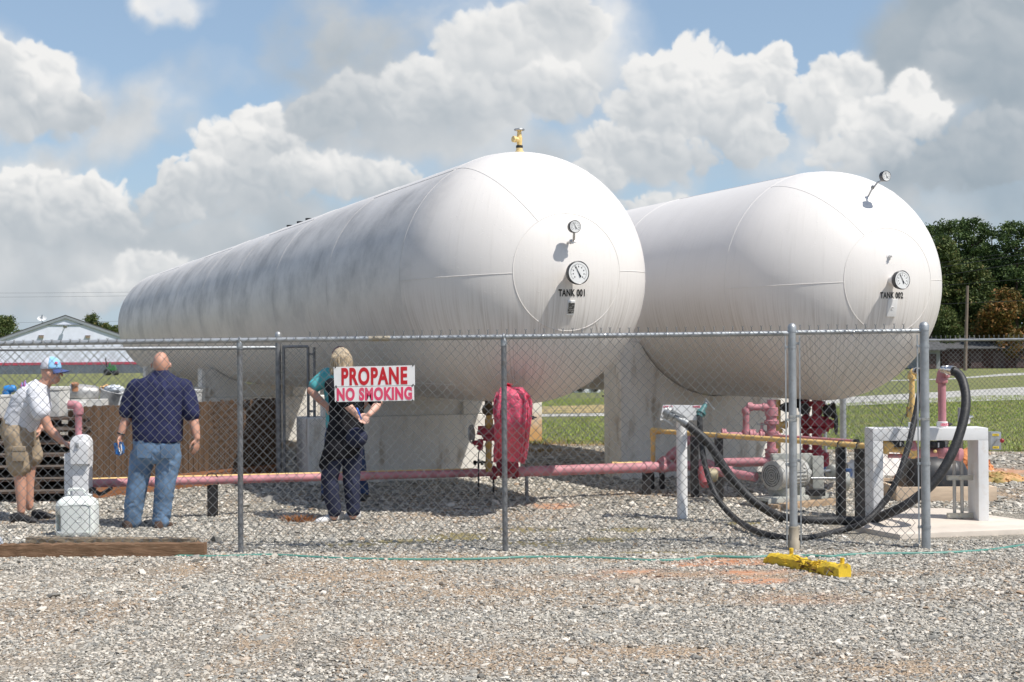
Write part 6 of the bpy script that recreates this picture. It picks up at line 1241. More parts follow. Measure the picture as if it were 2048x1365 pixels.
# --- bending man in white T-shirt, shorts and cap
def man_shorts():
    Yb = 14.45; w = lambda x, y, d=0.0: at(x, y, Yb+d); loc = gp(55, 1038); loc.y = Yb; loc.z = 0
    mb = MB(); hd = w(101, 744); mb.ball(hd, (.094, .075, .108), 24); mb.ball(w(108, 757), (.062, .052, .062), 18); mb.ball(w(114, 761), (.030, .032, .026), 12)
    cap(mb, w(121, 746), w(124.5, 751), .012, .014, 10); mb.ball(w(119.5, 757), (.016, .024, .011), 10); mb.ball(w(119, 741), (.02, .05, .013), 10); mb.ball(w(96, 748, -.074), (.020, .012, .032), 12)
    for s in (-1, 1): mb.ball(w(116, 751, s*.042), (.022, .02, .018), 10)
    chain(mb, [w(97, 757), w(84, 776)], [.060, .070])
    ax = (w(80, 770)-w(40, 850)).normalized(); fr = ax.cross(Y_).normalized(); fr = fr if fr.x > 0 else -fr
    loft(mb, [(w(82, 772), fr*.07, Y_*.10), (w(70, 788), fr*.105, Y_*.19), (w(58, 812), fr*.125, Y_*.18), (w(46, 838), fr*.12, Y_*.16), (w(38, 860), fr*.12, Y_*.16)])
    chain(mb, [w(38, 862, -.09), w(40, 925, -.10), w(40, 950, -.10), w(42, 985, -.10), w(43, 1022, -.10)], [.10, .068, .062, .056, .040]); chain(mb, [w(46, 862, .10), w(62, 920, .12), w(58, 950, .12), w(57, 980, .12), w(59, 1014, .12)], [.10, .066, .060, .055, .040])
    a0, e, wr_ = w(74, 788, -.19), w(97, 856, -.24), w(124, 884, -.22); chain(mb, [a0, w(86, 828, -.24), e, w(108, 868, -.23), wr_], [.065, .055, .046, .045, .030])
    hand(mb, wr_, (1.0, .18, -.28), (0, .2, -1), .22, 1)
    b0, e2, w2 = w(78, 788, .19), w(92, 838, .26), w(82, 858, .12); chain(mb, [b0, e2, w2], [.062, .046, .031]); hand(mb, w2, (-.7, -.6, -.3), (-.3, .4, -.8), .9, -1)
    body = fuse(mb, 'person', SKIN, None, .0065, 4, loc=loc); tag(body, 'man in a white T-shirt, khaki shorts and light blue cap at the pedestal', 'person')
    mb = MB()
    for s in (-1, 1): mb.ball(w(118.5, 745, s*.032), (.011, .013, .010), 10)
    mb.build('eyes', mat('eye_dark', (.03, .022, .02), .25), body)
    # T-shirt
    WT = mat('white_tshirt', (.70, .71, .745), .85, var=.05, scale=6, spec=.15, bump=.25, bscale=200, bdist=.001); mb = MB()
    loft(mb, [(w(84, 766), fr*.075, Y_*.085), (w(78, 775), fr*.105, Y_*.15), (w(69, 789), fr*.148, Y_*.215), (w(58, 808), fr*.172, Y_*.205), (w(48, 828), fr*.168, Y_*.19), (w(41, 845), fr*.165, Y_*.185), (w(38, 853), fr*.160, Y_*.182)], 36, .85)
    chain(mb, [w(73, 788, -.17), w(78, 808, -.215), w(81, 822, -.235)], [.095, .098, .095]); chain(mb, [w(78, 788, .17), w(86, 815, .22)], [.09, .088])
    ts = fuse(mb, 't_shirt', WT, body, .009, 4, .010, (7, 6, 7), seed=21)
    mb = MB()
    for (px, py, a, b) in ((44, 774, .022, .05), (50, 769, .02, .045), (36, 786, .02, .03), (40, 796, .015, .03)): q = w(px, py, -.12); mb.ball(q, (a*.6, .03, b), 10)
    mb.build('back_print', mat('print_blue', (.12, .24, .52), .7, var=.3, scale=30, col2=(.5, .1, .2)), ts)
    # cargo shorts
    KH = mat('khaki_cotton', (.36, .285, .20), .9, var=.2, scale=6, spec=.1, bump=.3, bscale=150, bdist=.001, dirt=(.24, .18, .12), dirt_amt=.4); mb = MB()
    loft(mb, [(w(36, 846), fr*.160, Y_*.175), (w(35, 860), X_*.170, Y_*.185), (w(38, 878), X_*.165, Y_*.185), (w(42, 892), X_*.13, Y_*.15)], 32, .85)
    chain(mb, [w(33, 870, -.085), w(37, 905, -.10), w(39, 930, -.10)], [.142, .128, .122]); chain(mb, [w(46, 868, .09), w(58, 895, .11), w(63, 912, .12)], [.135, .118, .112])
    st = fuse(mb, 'shorts', KH, body, .009, 4, .010, (8, 8, 6), seed=31)
    MB().box(w(38, 908, -.235), (.13, .03, .15)).box(w(38, 898, -.25), (.135, .012, .045)).build('cargo_pocket', KH, st, bevel=.008)
    BS = mat('black_trainers', (.022, .021, .022), .6, var=.4, scale=20); mb = MB(); g1, g2 = gp(38, 1040), gp(62, 1026)
    shoe(mb, Vector((w(33, 1040).x, Yb-.13, 0)), Vector((w(89, 1040).x, Yb-.20, 0)), .105, .105); mb.build('shoe', BS, body); mb = MB(); shoe(mb, Vector((w(55, 1030).x, Yb+.12, 0)), Vector((w(102, 1030).x, Yb+.16, 0)), .105, .105); mb.build('shoe', BS, body)
    # cap
    def dome(u0, u1, m, name, parent):
        vs, fs = [], []; n, q = 20, 12; cx = w(102, 737)
        for j in range(q):
            a = (pi/2)*j/(q-1)
            for i in range(n+1):
                b = u0 + (u1-u0)*i/n; vs.append(cx + Vector((.106*cos(b)*cos(a), .090*sin(b)*cos(a), .128*sin(a)**.9)) + Vector((-.0, 0, -.005)))
        for j in range(q-1):
            for i in range(n): fs.append((j*(n+1)+i, j*(n+1)+i+1, (j+1)*(n+1)+i+1, (j+1)*(n+1)+i))
        o = MB().add(vs, fs).build(name, m, parent, ang=60); md = o.modifiers.new('t', 'SOLIDIFY'); md.thickness = .004; return o
    LB = mat('cap_blue', (.28, .55, .80), .8, var=.05); NB = mat('cap_navy', (.05, .08, .22), .7, var=.1)
    cb = dome(-pi/2, pi/2, LB, 'cap', body); dome(pi/2, 3*pi/2, mat('cap_white', (.62, .62, .66), .8, var=.08), 'cap_back', cb)
    vs, fs = [], []; c0 = w(104, 737)
    for j in range(8):
        for i in range(15): b = -1.25 + 2.5*i/14; r = .095 + (.085*cos(b*.75))*j/7; vs.append(c0 + Vector((r*cos(b), r*.86*sin(b)*(1-.12*j/7), -.006 - .022*(j/7) - .025*sin(b)**2*(j/7+.2))))
    for j in range(7):
        for i in range(14): fs.append((j*15+i, j*15+i+1, (j+1)*15+i+1, (j+1)*15+i))
    o = MB().add(vs, fs).build('cap_bill', NB, cb, ang=60); md = o.modifiers.new('t', 'SOLIDIFY'); md.thickness = .005
    mb = MB(); q = w(114, 727); n_ = Vector((.72, -.55, .42)).normalized(); c = w(102, 737) + Vector((.106*.72, -.09*.62, .055))
    for a, b in (((-.02, -.014), (-.004, .014)), ((-.004, .014), (.004, -.01)), ((.004, -.01), (.018, .012)), ((-.014, .006), (.02, -.012))):
        f = lambda p: c + Vector((-.25, -.65, 0)).normalized()*.004 + Vector((.6, -.0, -.05))*0 + Vector((p[0]*.62, p[0]*.75*0+ -.004 - abs(p[0])*.1 + p[0]*.45, p[1])); mb.tube([f(a), f(b)], .0042, 6)
    mb.build('cap_emblem', RED2, cb)
man_shorts()
# --- woman with blonde bob, hands behind her back
def woman():
    Yb = 14.25; w = lambda x, y, d=0.0: at(x, y, Yb+d); loc = gp(685, 1042); loc.y = Yb; loc.z = 0; lat = Vector((.80, .60, 0)).normalized(); fwd = Vector((-.60, .80, 0)).normalized()
    mb = MB(); hd = w(683, 722); M = Matrix((lat, fwd, Z_)).transposed(); mb.ball(hd, (.073, .092, .108), 24, M); mb.ball(hd + fwd*.045 - Z_*.055, (.05, .055, .055), 16, M); mb.ball(hd + fwd*.10 - Z_*.02, (.012, .018, .022), 10, M)
    for s in (-1, 1): mb.ball(hd + lat*s*.073 - Z_*.01, (.011, .018, .028), 10, M)
    chain(mb, [w(684, 738), w(688, 762)], [.050, .055])
    loft(mb, [(w(688, 758), lat*.08, fwd*.06), (w(690, 772), lat*.18, fwd*.09), (w(692, 800), lat*.17, fwd*.10), (w(692, 835), lat*.145, fwd*.10), (w(690, 870), lat*.17, fwd*.11), (w(688, 895), lat*.16, fwd*.10)])
    for hip, kn, an in (((671, 895, -.05), (661, 962, -.03), (668, 1032, -.06)), ((704, 895, .05), (704, 962, .04), (706, 1030, .0))): chain(mb, [w(*hip), w(*kn), w(*an)], [.095, .065, .045])
    sl, el, wl = w(664, 772, -.12), w(690, 806, -.26), w(716, 833, -.24); chain(mb, [sl, el, w(700, 816, -.26), wl], [.05, .040, .041, .028]); hand(mb, wl, (.75, -.1, -.5), (.2, -.9, .1), .9, 1, s=.9)
    sr, er, wr_ = w(722, 772, .12), w(757, 806, -.05), w(739, 829, -.2); chain(mb, [sr, er, w(750, 816, -.12), wr_], [.05, .040, .041, .028]); hand(mb, wr_, (-.65, -.25, -.65), (-.1, -.9, .2), .9, -1, s=.9)
    body = fuse(mb, 'person', SKINP, None, .0065, 4, loc=loc); tag(body, 'blonde woman in a black top and white shoes holding her hands behind her back', 'person')
    # bob of hair: a cap of strands
    HB = mat('blonde_hair', (.56, .46, .32), .5, var=.3, scale=14, stretch=(9, 9, .6), spec=.4, col2=(.22, .16, .10), bump=.8, bscale=40, bdist=.006)
    mb = MB(); c = hd + Vector((-.0, -.012, .012)); vs, fs = [], []; n, q = 64, 16; random.seed(4)
    off_ = [random.gauss(0, 1) for _ in range(n)]
    for j in range(q):
        t = j/(q-1)
        for i in range(n):
            b = 2*pi*i/n; face = max(0, cos(b - pi/2))   # opening towards the front
            if t < .5: a = pi/2*(1-t/.5); r = cos(a); z = .128*sin(a)
            else: r = 1 + .10*sin((t-.5)*pi*1.7) - .12*max(0, t-.85)/.15; z = -(t-.5)/.5*(.135 - .05*face + .010*off_[i])
            rr = .102*r*(1 + .03*off_[i]*min(1, t*2)); v = lat*cos(b)*rr*.97 + fwd*sin(b)*rr*1.08*(1 - .25*face*(t > .45)); vs.append(c + v + Z_*z)
    for j in range(q-1):
        for i in range(n): l = (i+1) % n; fs.append((j*n+i, j*n+l, (j+1)*n+l, (j+1)*n+i))
    fs += [tuple((q-1)*n+k for k in range(n))]; mb.add(vs, fs); random.seed(9)
    for i in range(260):
        b = random.uniform(-pi*1.2, pi*.2); v = lat*cos(b)*.108 + fwd*sin(b)*.112; t0 = c + v*.55 + Z_*.10; t1 = c + v*.98 + Z_*.02; t2 = c + v*1.04 - Z_*.07; t3 = c + v*(.95+random.gauss(0, .10)) - Z_*(.14+random.gauss(0, .018)); mb.tube(spline([t0, t1, t2, t3], 4), [.0028]*12 + [.001], 4)
    mb.build('hair', HB, body, ang=70)
    BT = mat('black_knit', (.014, .014, .017), .9, var=.3, scale=10, spec=.15, bump=.3, bscale=180, bdist=.001); mb = MB()
    loft(mb, [(w(687, 754), lat*.075, fwd*.07), (w(689, 764), lat*.16, fwd*.09), (w(691, 782), lat*.19, fwd*.115), (w(693, 808), lat*.185, fwd*.125), (w(693, 838), lat*.175, fwd*.125), (w(691, 868), lat*.20, fwd*.145), (w(686, 895, -.02), lat*.20, fwd*.145), (w(680, 915, -.02), lat*.185, fwd*.13)], 36, .85)
    chain(mb, [w(664, 772, -.12), w(680, 795, -.22), w(694, 805, -.26)], [.075, .066, .058]); chain(mb, [w(722, 772, .12), w(745, 795, .02), w(753, 807, -.06)], [.075, .066, .056])
    chain(mb, [w(668, 900, -.08), w(655, 928, -.06)], [.10, .085])
    fuse(mb, 'top', BT, body, .009, 4, .007, seed=41)
    NT_ = mat('navy_trousers', (.028, .032, .058), .85, var=.25, scale=6, spec=.15, bump=.3, bscale=150, bdist=.001); mb = MB()
    loft(mb, [(w(690, 872), lat*.19, fwd*.14), (w(690, 890), lat*.195, fwd*.145), (w(688, 908), lat*.18, fwd*.12)], 30, .85); mb.ball(w(712, 876, -.1), (.115, .10, .10), 18)
    chain(mb, [w(668, 905, -.05), w(659, 955, -.04), w(664, 995, -.05), w(669, 1021, -.06)], [.108, .083, .076, .070]); chain(mb, [w(704, 905, .04), w(703, 955, .04), w(705, 995, .02), w(706, 1020, .0)], [.108, .085, .080, .072])
    fuse(mb, 'trousers', NT_, body, .009, 4, .008, (7, 7, 9), seed=51)
    mb = MB(); q0, q1 = gp(684, 1041), gp(633, 1047); shoe(mb, q0 + Vector((0, .03, 0)), q1, .105, .095); mb.build('shoe', mat('white_trainers', (.72, .71, .70), .6, var=.06, scale=20), body); mb = MB(); q0, q1 = gp(719, 1037), gp(688, 1040); shoe(mb, q0, q1 + Vector((-.03, .0, 0)), .105, .095); mb.build('shoe', MATS['white_trainers'], body)
    a, b = w(713.5, 816, -.30), w(722.5, 838, -.30); root = thing('pen', 'bright blue pen held behind the blonde woman', 'pen', a); MB().lathe(a, b-a, [(0, .006), (.005, .0095), (.075, .0095), (.08, .0075), (.118, .0075), (.13, .002)], 10).build('barrel', mat('pen_blue', (.02, .12, .55), .35), root)
woman()
# --- man in teal shirt and dark cap, half hidden
def man_teal():
    Yb = 16.2; w = lambda x, y, d=0.0: at(x, y, Yb+d); loc = gp(686, 1002); loc.y = Yb; loc.z = 0
    mb = MB(); hd = w(680, 715); mb.ball(hd, (.078, .095, .112), 22); mb.ball(hd + Vector((0, .05, -.05)), (.055, .055, .06), 14); mb.ball(hd + Vector((0, .1, -.01)), (.014, .02, .024), 10)
    for s in (-1, 1): mb.ball(hd + Vector((s*.08, .01, -.01)), (.011, .02, .03), 10)
    chain(mb, [w(680, 728), w(683, 748)], [.062, .068])
    loft(mb, [(w(683, 742), X_*.09, Y_*.08), (w(685, 755), X_*.2, Y_*.10), (w(687, 790), X_*.2, Y_*.12), (w(688, 825), X_*.175, Y_*.12), (w(688, 860), X_*.18, Y_*.12)])
    for hip, kn, an in (((672, 858), (663, 925), (655, 992)), ((704, 858), (714, 925), (724, 990))): chain(mb, [w(*hip), w(*kn), w(*an)], [.10, .068, .048])
    s_, e, wr_ = w(655, 752), w(622, 781, -.05), w(652, 812, -.12); chain(mb, [s_, e, w(634, 795, -.09), wr_], [.06, .048, .046, .032]); hand(mb, wr_, (.8, -.1, -.5), (.2, .9, -.3), .5, 1)
    s_, e, wr_ = w(715, 752), w(742, 790, .05), w(722, 818, -.05); chain(mb, [s_, e, wr_], [.06, .047, .032]); hand(mb, wr_, (-.8, -.1, -.4), (-.1, .9, -.2), .5, -1)
    body = fuse(mb, 'person', SKIN, None, .007, 4, loc=loc); tag(body, 'man in a teal shirt and maroon cap mostly hidden behind the blonde woman', 'person')
    mb = MB(); loft(mb, [(w(682, 736), X_*.085, Y_*.085), (w(684, 744), X_*.17, Y_*.10), (w(685, 756), X_*.235, Y_*.12), (w(687, 785), X_*.225, Y_*.14), (w(688, 820), X_*.205, Y_*.14), (w(688, 856), X_*.205, Y_*.14)], 34, .85)
    chain(mb, [w(655, 751), w(638, 765, -.02), w(631, 771, -.03)], [.088, .082, .078]); chain(mb, [w(715, 751), w(732, 775, .03)], [.088, .08]); fuse(mb, 'polo_shirt', mat('teal_polo', (.10, .40, .42), .8, var=.12, scale=7, spec=.2), body, .009, 4, .007, seed=61)
    mb = MB(); loft(mb, [(w(688, 848), X_*.20, Y_*.14), (w(688, 868), X_*.205, Y_*.145), (w(688, 885), X_*.18, Y_*.12)], 30, .85)
    chain(mb, [w(670, 872), w(663, 925), w(655, 985)], [.115, .09, .08]); chain(mb, [w(706, 872), w(715, 925), w(724, 982)], [.115, .09, .08]); fuse(mb, 'jeans', mat('dark_denim', (.05, .08, .17), .85, var=.25, scale=6, spec=.2), body, .009, 4, .007, seed=71)
    for px, s in ((653, -.04), (725, .04)): q = gp(px, 1003); q = Vector((q.x, Yb, 0)); mb = MB(); shoe(mb, q + Vector((0, -.10, 0)), q + Vector((s, .19, 0)), .105, .10); mb.build('shoe', BLACKP, body)
    mb = MB().ball(hd + Vector((0, .005, .035)), (.094, .112, .095), 24); o = fuse(mb, 'cap', mat('maroon_cap', (.15, .045, .06), .8, var=.15), body, .008, 2)
    MB().ball(hd + Vector((0, .14, .02)), (.075, .075, .012), 18).build('cap_bill', MATS['maroon_cap'], o)
man_teal()
# ------------------------------------------------------------------ trees
BARK = mat('bark', (.12, .09, .07), .95, var=.3, scale=3, bump=.8, bscale=10, bdist=.03, spec=.1)
def leaf_mat(name, stops):
    m = bpy.data.materials.new(name); m.use_nodes = True; nt = m.node_tree; nt.nodes.clear(); g = NT(nt)
    P = g.node('ShaderNodeBsdfPrincipled'); T = g.node('ShaderNodeBsdfTranslucent'); mx = g.node('ShaderNodeMixShader'); out = g.node('ShaderNodeOutputMaterial'); mx.inputs[0].default_value = .22
    nt.links.new(P.outputs[0], mx.inputs[1]); nt.links.new(T.outputs[0], mx.inputs[2]); nt.links.new(mx.outputs[0], out.inputs[0]); P.inputs['Roughness'].default_value = .6; P.inputs['Specular IOR Level'].default_value = .25
    c = g.ramp(g.node('ShaderNodeAttribute', attribute_name='tone').outputs['Fac'], stops); g.put(P.inputs['Base Color'], c); g.put(T.inputs[0], c); return m
PINE = leaf_mat('pine_needles', [(0, (.025, .046, .014)), (.5, (.07, .115, .034)), (1, (.14, .19, .06))]); OAK = leaf_mat('oak_leaves', [(0, (.035, .058, .016)), (.5, (.09, .125, .036)), (.85, (.17, .19, .065)), (1, (.26, .19, .08))])
RUSTY = leaf_mat('turning_leaves', [(0, (.05, .055, .015)), (.4, (.13, .11, .03)), (.75, (.27, .13, .04)), (1, (.34, .16, .06))])
def tree(name, base, h, blobs, n, leaf, m, label, group, seed, trunk_r=.2, clump=.5, flat=.6, trunk_top=.85):
    """blobs: (dx, dy, z, rx, ry, rz) lobes of the crown in metres from the base"""
    r = np.random.default_rng(seed); random.seed(seed); root = thing(name, label, 'tree', base, group=group); mb = MB()
    pts = [Vector((base.x + .15*sin(t*5+seed)*t, base.y, -.3 + (h*trunk_top+.3)*t)) for t in np.linspace(0, 1, 9)]; mb.tube(pts, [trunk_r*(1-.75*t) for t in np.linspace(0, 1, 9)], 9)
    for b in blobs:
        q = Vector((base.x+b[0], base.y+b[1], b[2])); t0 = pts[min(8, max(2, int(8*(b[2]-b[5]*.6)/(h*trunk_top))))]; mb.tube(spline([t0, (t0+q)/2 + Vector((0, 0, -.25)), q], 5), [trunk_r*.35*(1-.7*i/10) for i in range(11)], 6)
    mb.build('trunk', BARK, root)
    vol = np.array([b[3]*b[4]*b[5] for b in blobs])**.8; pick = r.choice(len(blobs), n//14, p=vol/vol.sum()); B = np.array(blobs)[pick]
    u = r.normal(0, 1, (len(pick), 3)); u /= np.linalg.norm(u, axis=1)[:, None]; rad = r.uniform(.25, 1.0, len(pick))**.45; C = B[:, :3] + u*rad[:, None]*B[:, 3:]*(1+r.normal(0, .10, len(pick)))[:, None]
    tone_c = np.clip(r.normal(.45, .22, len(pick)), 0, 1)
    P = np.repeat(C, 14, 0) + r.normal(0, 1, (len(C)*14, 3))*np.array([clump, clump, clump*flat])*.55; tn = np.clip(np.repeat(tone_c, 14) + r.normal(0, .13, len(P)), 0, 1); N = len(P)
    a = r.normal(0, 1, (N, 3)); a /= np.linalg.norm(a, axis=1)[:, None]; b_ = np.cross(a, r.normal(0, 1, (N, 3))); b_ /= np.linalg.norm(b_, axis=1)[:, None]; s = leaf*r.uniform(.6, 1.4, N)[:, None]
    v = np.stack([P-a*s, P+b_*s*.5, P+a*s, P-b_*s*.5], 1).reshape(-1, 3); me = bpy.data.meshes.new('crown'); me.from_pydata(v.tolist(), [], np.arange(4*N).reshape(-1, 4).tolist()); me.update(); setfloat(me, 'tone', np.repeat(tn, 4)); link('crown', me, m, root)
    return root
def gx(px, Y): return Vector((at(px, 735, Y).x, Y, 0))
zt_ = lambda py, px, Y: at(px, py, Y).z
def pine(px, top, Y, wd, label, seed, n=9000, low=.35):
    h = zt_(top, px, Y); r = np.random.default_rng(seed); bl = []
    for i in range(15):
        t = low + (1-low)*(i+.5)/15; w = wd*(1.0 - .55*max(0, (t-.55)/.45))*(.6+.4*min(1, (t-low)/.15)); a = i*2.4; bl.append((cos(a)*w*.45, sin(a)*w*.45, h*t-.3, w*.42, w*.42, h*.055))
    bl.append((0, 0, h-.65, wd*.28, wd*.28, .6)); return tree('pine_tree', gx(px, Y), h, bl, n, .15, PINE, label, 'pines behind the yard', seed, .22, .42, .55, .93)
for i, (px, top, Y, wd, lab) in enumerate(((1862, 449, 150, 4.2, 'dark pine just right of the TANK 002 crown, partly hidden'), (1903, 441, 146, 4.4, 'tall dark pine left of the tallest gap in the pine row'), (1950, 438, 143, 4.7, 'broadest dark pine standing above the grey utility pole'), (2036, 445, 140, 4.4, 'dark pine nearest the picture edge right of the sky notch'))): pine(px, top, Y, wd, lab, 100+i, 14000, .30)
pine(1988, 458, 150, 4.6, 'lower dark pine filling the notch between the two rightmost pines', 131, 12000, .12)
for i, (px, top, Y) in enumerate(((2100, 452, 142), (2170, 440, 147), (1800, 455, 152), (1740, 460, 150))): pine(px, top, Y, 5, ['dark pine beyond the right picture edge', 'second dark pine beyond the right picture edge', 'dark pine hidden behind TANK 002', 'second dark pine hidden behind TANK 002'][i], 120+i, 4000)
def leafy(name, px, py0, py1, Y, wd, n, m, label, seed, group=None, leaf=.15, clump=.45, k=11):
    h = zt_(py0, px, Y); z0 = zt_(py1, px, Y); r = np.random.default_rng(seed); bl = []
    for i in range(k): a = r.uniform(0, 2*pi); q = sqrt(r.uniform(0, 1)); t = r.uniform(.12, .86); s = (1-abs(2*t-.85)**2*.6); bl.append((cos(a)*q*wd*.36*s, sin(a)*q*wd*.3, z0+(h-z0)*t, wd*.20*s+.15, wd*.2, (h-z0)*.15))
    bl.append((0, 0, h-(h-z0)*.14, wd*.2, wd*.2, (h-z0)*.13)); return tree(name, gx(px, Y), h, bl, n, leaf, m, label, group, seed, .16, clump, .7, .7)
leafy('oak_tree', 1895, 470, 690, 134, 5.2, 16000, OAK, 'olive leafed broad tree in front of the left pines', 201, leaf=.16)
leafy('oak_tree', 1955, 515, 700, 133, 4.4, 12000, OAK, 'olive leafed smaller tree behind the utility pole', 202, leaf=.16)
leafy('shrubby_tree', 1893, 610, 716, 130, 3.2, 7000, OAK, 'low bushy tree beside the utility pole foot', 203, leaf=.13)
leafy('maple_tree', 2012, 578, 716, 128, 5.0, 14000, RUSTY, 'rust tinged spreading tree under the rightmost pine', 204, leaf=.15)
leafy('maple_tree', 2085, 590, 716, 129, 5.0, 5000, RUSTY, 'second rust tinged tree beyond the right picture edge', 205, leaf=.15)
leafy('shade_tree', 6, 632, 712, 165, 7.5, 9000, OAK, 'small leafy tree at the far left behind the gabled building', 206, leaf=.12, clump=.34)
leafy('shade_tree', 186, 627, 690, 190, 3.6, 4600, OAK, 'rounded small tree rising behind the roof slope', 207, leaf=.12, clump=.34)
leafy('shade_tree', 208, 646, 695, 190, 2.6, 2600, OAK, 'lowest of the small trees behind the roof slope', 208, leaf=.11, clump=.3)
leafy('shade_tree', 229, 650, 700, 185, 2.4, 2800, OAK, 'small tree touching the far end of TANK 001', 209, leaf=.11, clump=.3)
# far-off wood: one mass
def wood():
    r = np.random.default_rng(7); n = 26000; X = r.uniform(12, 140, n); Y = r.uniform(158, 172, n); H = 11 + 3*fbm(X*.22, X*0, 3) ; Z = H*r.uniform(0, 1, n)**.6; P = np.stack([X, Y, Z], -1)
    a = r.normal(0, 1, (n, 3)); a /= np.linalg.norm(a, axis=1)[:, None]; b = np.cross(a, r.normal(0, 1, (n, 3))); b /= np.linalg.norm(b, axis=1)[:, None]; s = .55*r.uniform(.6, 1.4, n)[:, None]
    v = np.stack([P-a*s, P+b*s*.6, P+a*s, P-b*s*.6], 1).reshape(-1, 3); me = bpy.data.meshes.new('woodland'); me.from_pydata(v.tolist(), [], np.arange(4*n).reshape(-1, 4).tolist()); me.update(); setfloat(me, 'tone', np.repeat(np.clip(r.normal(.4, .2, n), 0, 1), 4))
    tag(link('woodland', me, PINE), 'dark far-off wood closing the view behind the pines', 'woodland', kind='stuff')
wood()
# ------------------------------------------------------------------ building with the gable
YB = 136.0; pk, el = at(131, 633, YB), at(-34, 694, YB); hw_ = pk.x-el.x; cx = pk.x; zp, ze = pk.z, el.z
WALLW = mat('white_painted_brick', (.70, .73, .83), .8, var=.05, scale=1.5, bump=.3, bscale=9, bdist=.02, spec=.2); WAIN = mat('slate_wainscot', (.115, .135, .165), .7, var=.15, scale=1.5); STRP = mat('red_stripe', (.42, .06, .10), .6, var=.1); ROOF = mat('shingle_roof', (.085, .085, .085), .9, var=.25, scale=4); TRIM = mat('grey_trim', (.26, .285, .31), .6, var=.06)
bd = thing('gabled_building', 'white brick building with a gable, red stripe and slate grey base', 'building', (cx, YB, 0)); zs0, zs1 = at(100, 730.5, YB).z, at(100, 725.5, YB).z
MB().prism([(cx-hw_+.5, YB, zs1), (cx+hw_-.5, YB, zs1), (cx+hw_-.5, YB, ze+.2), (cx, YB, zp-.05), (cx-hw_+.5, YB, ze+.2)], (0, 16, 0)).build('wall', WALLW, bd, smooth=False)
MB().box((cx, YB+8, zs0/2-.1), (2*hw_-.9, 16.1, zs0+.2)).build('wainscot', WAIN, bd, smooth=False); MB().box((cx, YB+8, (zs0+zs1)/2), (2*hw_-.86, 16.14, zs1-zs0-.006)).build('stripe', STRP, bd, smooth=False)
for s in (-1, 1): MB().prism([(cx, YB-.12, zp+.02), (cx, YB-.12, zp+.14), (cx+s*(hw_+.3), YB-.12, ze-.1+.12), (cx+s*(hw_+.3), YB-.12, ze-.1)], (0, 17, 0)).build('roof', ROOF, bd, smooth=False)
for s in (-1, 1): MB().prism([(cx, YB-.16, zp-.20), (cx, YB-.16, zp+.03), (cx+s*(hw_+.3), YB-.16, ze-.09), (cx+s*(hw_+.3), YB-.16, ze-.32)], (0, .04, 0)).build('fascia', TRIM, bd, smooth=False)
for px in (85, 174): q = at(px, 674, YB); MB().box((q.x, YB-.10, q.z), (.42, .2, .22)).box((q.x, YB-.11, q.z+.13), (.5, .24, .03)).build('wall_vent', mat('vent_brown', (.28, .22, .17), .7), bd, bevel=.01)
q = at(131, 652, YB); MB().cyl((q.x, YB, q.z), (q.x, YB-.5, q.z+.02), .05, n=10).lathe((q.x, YB-.42, q.z+.03), (0, -.5, -.6), [(0, .05), (.05, .16), (.22, .2), (.24, .17)], 14).build('flood_light', STEEL, bd)
MB().box((cx, YB-.05, at(131, 650, YB).z), (3.6, .10, .05)).build('tie_beam', TRIM, bd, smooth=False)
bd.rotation_euler = (0, 0, .24)
dq = at(84, 637, YB+2); ds = thing('satellite_dish', 'white satellite dish on the roof of the gabled building', 'satellite dish', (dq.x, YB+2, ze)); zr = zp + (ze-zp)*abs(dq.x-cx)/hw_
MB().lathe(dq, (.05, -.75, .35), [(-.10, .06), (-.06, .32), (0, .46), (.012, .46), (-.045, .30), (-.07, .05)], 30, .62).build('dish', mat('dish_white', (.75, .76, .76), .5), ds); MB().cyl((dq.x, YB+2.05, zr-.1), (dq.x, YB+2.05, dq.z+.35), .04, n=8).build('mast', STEEL, ds); MB().tube([dq + Vector((0, -.08, -.28)), dq + Vector((0, -.5, .02))], .02, 6).box(dq + Vector((0, -.5, .03)), (.1, .1, .08)).build('feed_arm', STEEL, ds)
# mower on the grass
Ym = 120.0; mq = lambda x, y: at(x, y, Ym); mw = thing('mower', 'small green mower parked on the grass before the gabled building', 'mower', (mq(223, 750).x, Ym, 0)); x0 = mq(223, 750).x
MB().box((x0, Ym, .55), (.8, .5, .28)).box((x0+.15, Ym, .78), (.35, .4, .2)).box((x0-.15, Ym, .85), (.1, .4, .45)).build('body', mat('mower_green', (.05, .20, .06), .4), mw, bevel=.05)
for dx, r in ((-.32, .28), (.36, .2)):
    for dy in (-.3, .3): w_ = MB().lathe((x0+dx, Ym+dy-.06, r), (0, 1, 0), [(0, r*.8), (.02, r), (.10, r), (.12, r*.8)], 18).build('wheel', RUB, mw)
MB().tube([(x0-.4, Ym, .6), (x0-.5, Ym, 1.5)], .05, 8).build('roll_bar', BLACKP, mw)
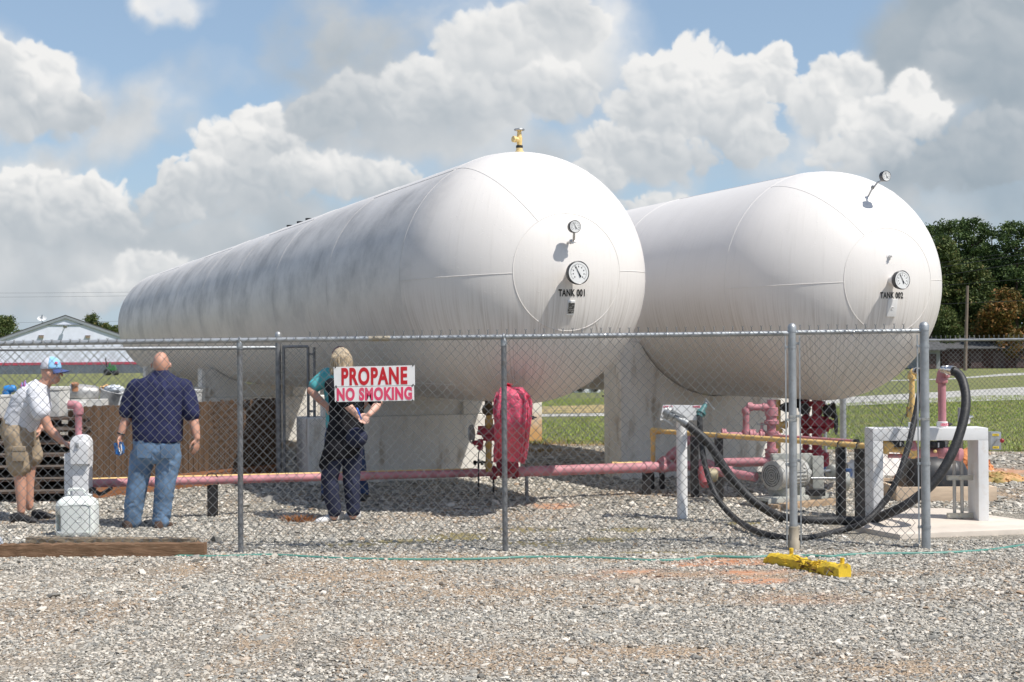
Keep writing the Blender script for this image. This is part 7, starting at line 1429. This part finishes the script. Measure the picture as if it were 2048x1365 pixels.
# low shed and barn at the right, trailer between the tanks
def shed(name, px0, px1, Y, py_e, m, label, posts=0, cat='building', depth=8, roofm=None):
    a, b = at(px0, py_e, Y), at(px1, py_e, Y); w = b.x-a.x; cx = (a.x+b.x)/2; h = a.z; root = thing(name, label, cat, (cx, Y, 0)); MB().box((cx, Y+depth/2, h/2), (w, depth, h)).build('wall', m, root, smooth=False)
    MB().prism([(cx-w/2-.4, Y-.6, h+.0), (cx-w/2-.4, Y-.6, h+.10), (cx-w/2-.4, Y+depth/2, h+1.1), (cx-w/2-.4, Y+depth+.5, h+.1), (cx-w/2-.4, Y+depth+.5, h)], (w+.8, 0, 0)).build('roof', roofm or ROOF, root, smooth=False)
    for i in range(posts): x = cx-w/2+w*(i+.5)/posts; MB().box((x, Y-.07, h*.42), (w/posts*.5, .16, h*.8)).build('door', mat('shed_door', (.075, .045, .045), .8, var=.2), root, smooth=False)
    return root
shed('barn', 1884, 2290, 127, 699, mat('barn_red', (.06, .026, .024), .9, var=.3, scale=.8), 'long dark red barn in the shade of the pines', 9)
shed('shed', 1846, 1880, 125, 702, mat('shed_grey', (.30, .31, .32), .8, var=.12, scale=1.5), 'small grey shed beside the dark red barn', 1, depth=5)
shed('shed', 1040, 1330, 66, 782, mat('shed_brown', (.13, .085, .06), .9, var=.3, scale=1.2), 'low dark brown shed seen between the tanks', 4, depth=5)
Yr = 60.0; a, b = at(1156, 795, Yr), at(1194, 806, Yr); tl = thing('trailer', 'white box trailer parked between the tanks', 'trailer', ((a.x+b.x)/2, Yr, 0)); MB().box(((a.x+b.x)/2, Yr+.8, a.z/2+.14), (b.x-a.x+.3, 1.6, a.z-.2)).build('body', mat('trailer_white', (.70, .71, .72), .5, var=.05), tl, bevel=.05)
for x in (a.x+.1, b.x-.1): MB().lathe((x, Yr-.06, .2), (0, 1, 0), [(0, .14), (.02, .2), (.12, .2), (.14, .14)], 16).build('wheel', RUB, tl)
# ------------------------------------------------------------------ utility pole and wires
up_ = gp(1930, 741); Yu = up_.y; ut = thing('utility_pole', 'weathered grey utility pole before the olive leafed trees', 'pole', (up_.x, Yu, 0)); MB().tube([(up_.x, Yu, -.3), (at(1935, 572, Yu).x, Yu, at(1935, 572, Yu).z)], [.16, .11], 12).build('pole', mat('pole_wood', (.20, .155, .125), .9, var=.2, scale=2, stretch=(4, 4, .4)), ut)
WIR = mat('wire_dark', (.03, .03, .032), .6)
def wire(pts, r, label, group): single(MB().tube(spline(pts, 10), r, 5), 'power_line', WIR, label, 'power line', group, loc=pts[0])
for i, (ya, yb, r) in enumerate(((523, 497, .016), (532, 503, .028), (549, 520, .024), (569, 554, .016), (606, 598, .020))):
    A, B = at(1700, ya + (ya-yb)*1.05, 118), at(2400, yb-(ya-yb)*1.9, 96); wire([A, A.lerp(B, .35) - Vector((0, 0, .10)), A.lerp(B, .7) - Vector((0, 0, .1)), B], r, ['topmost wire before the pines', 'thick second wire before the pines', 'third wire from the top before the pines', 'fourth wire from the top before the pines', 'lowest wire, crossing the utility pole'][i], 'power lines at the right')
for i, (ya, yb) in enumerate(((586, 583), (595, 590), (647, 640))):
    A, B = at(-300, ya, 175), at(420, yb, 175); wire([A, A.lerp(B, .5) - Vector((0, 0, .12)), B], .011, ['topmost thin wire in the left sky', 'second thin wire in the left sky', 'thin wire just above the gabled roof'][i], 'power lines at the left')
for o in list(bpy.data.objects):
    if o.users_collection == () : bpy.data.objects.remove(o)
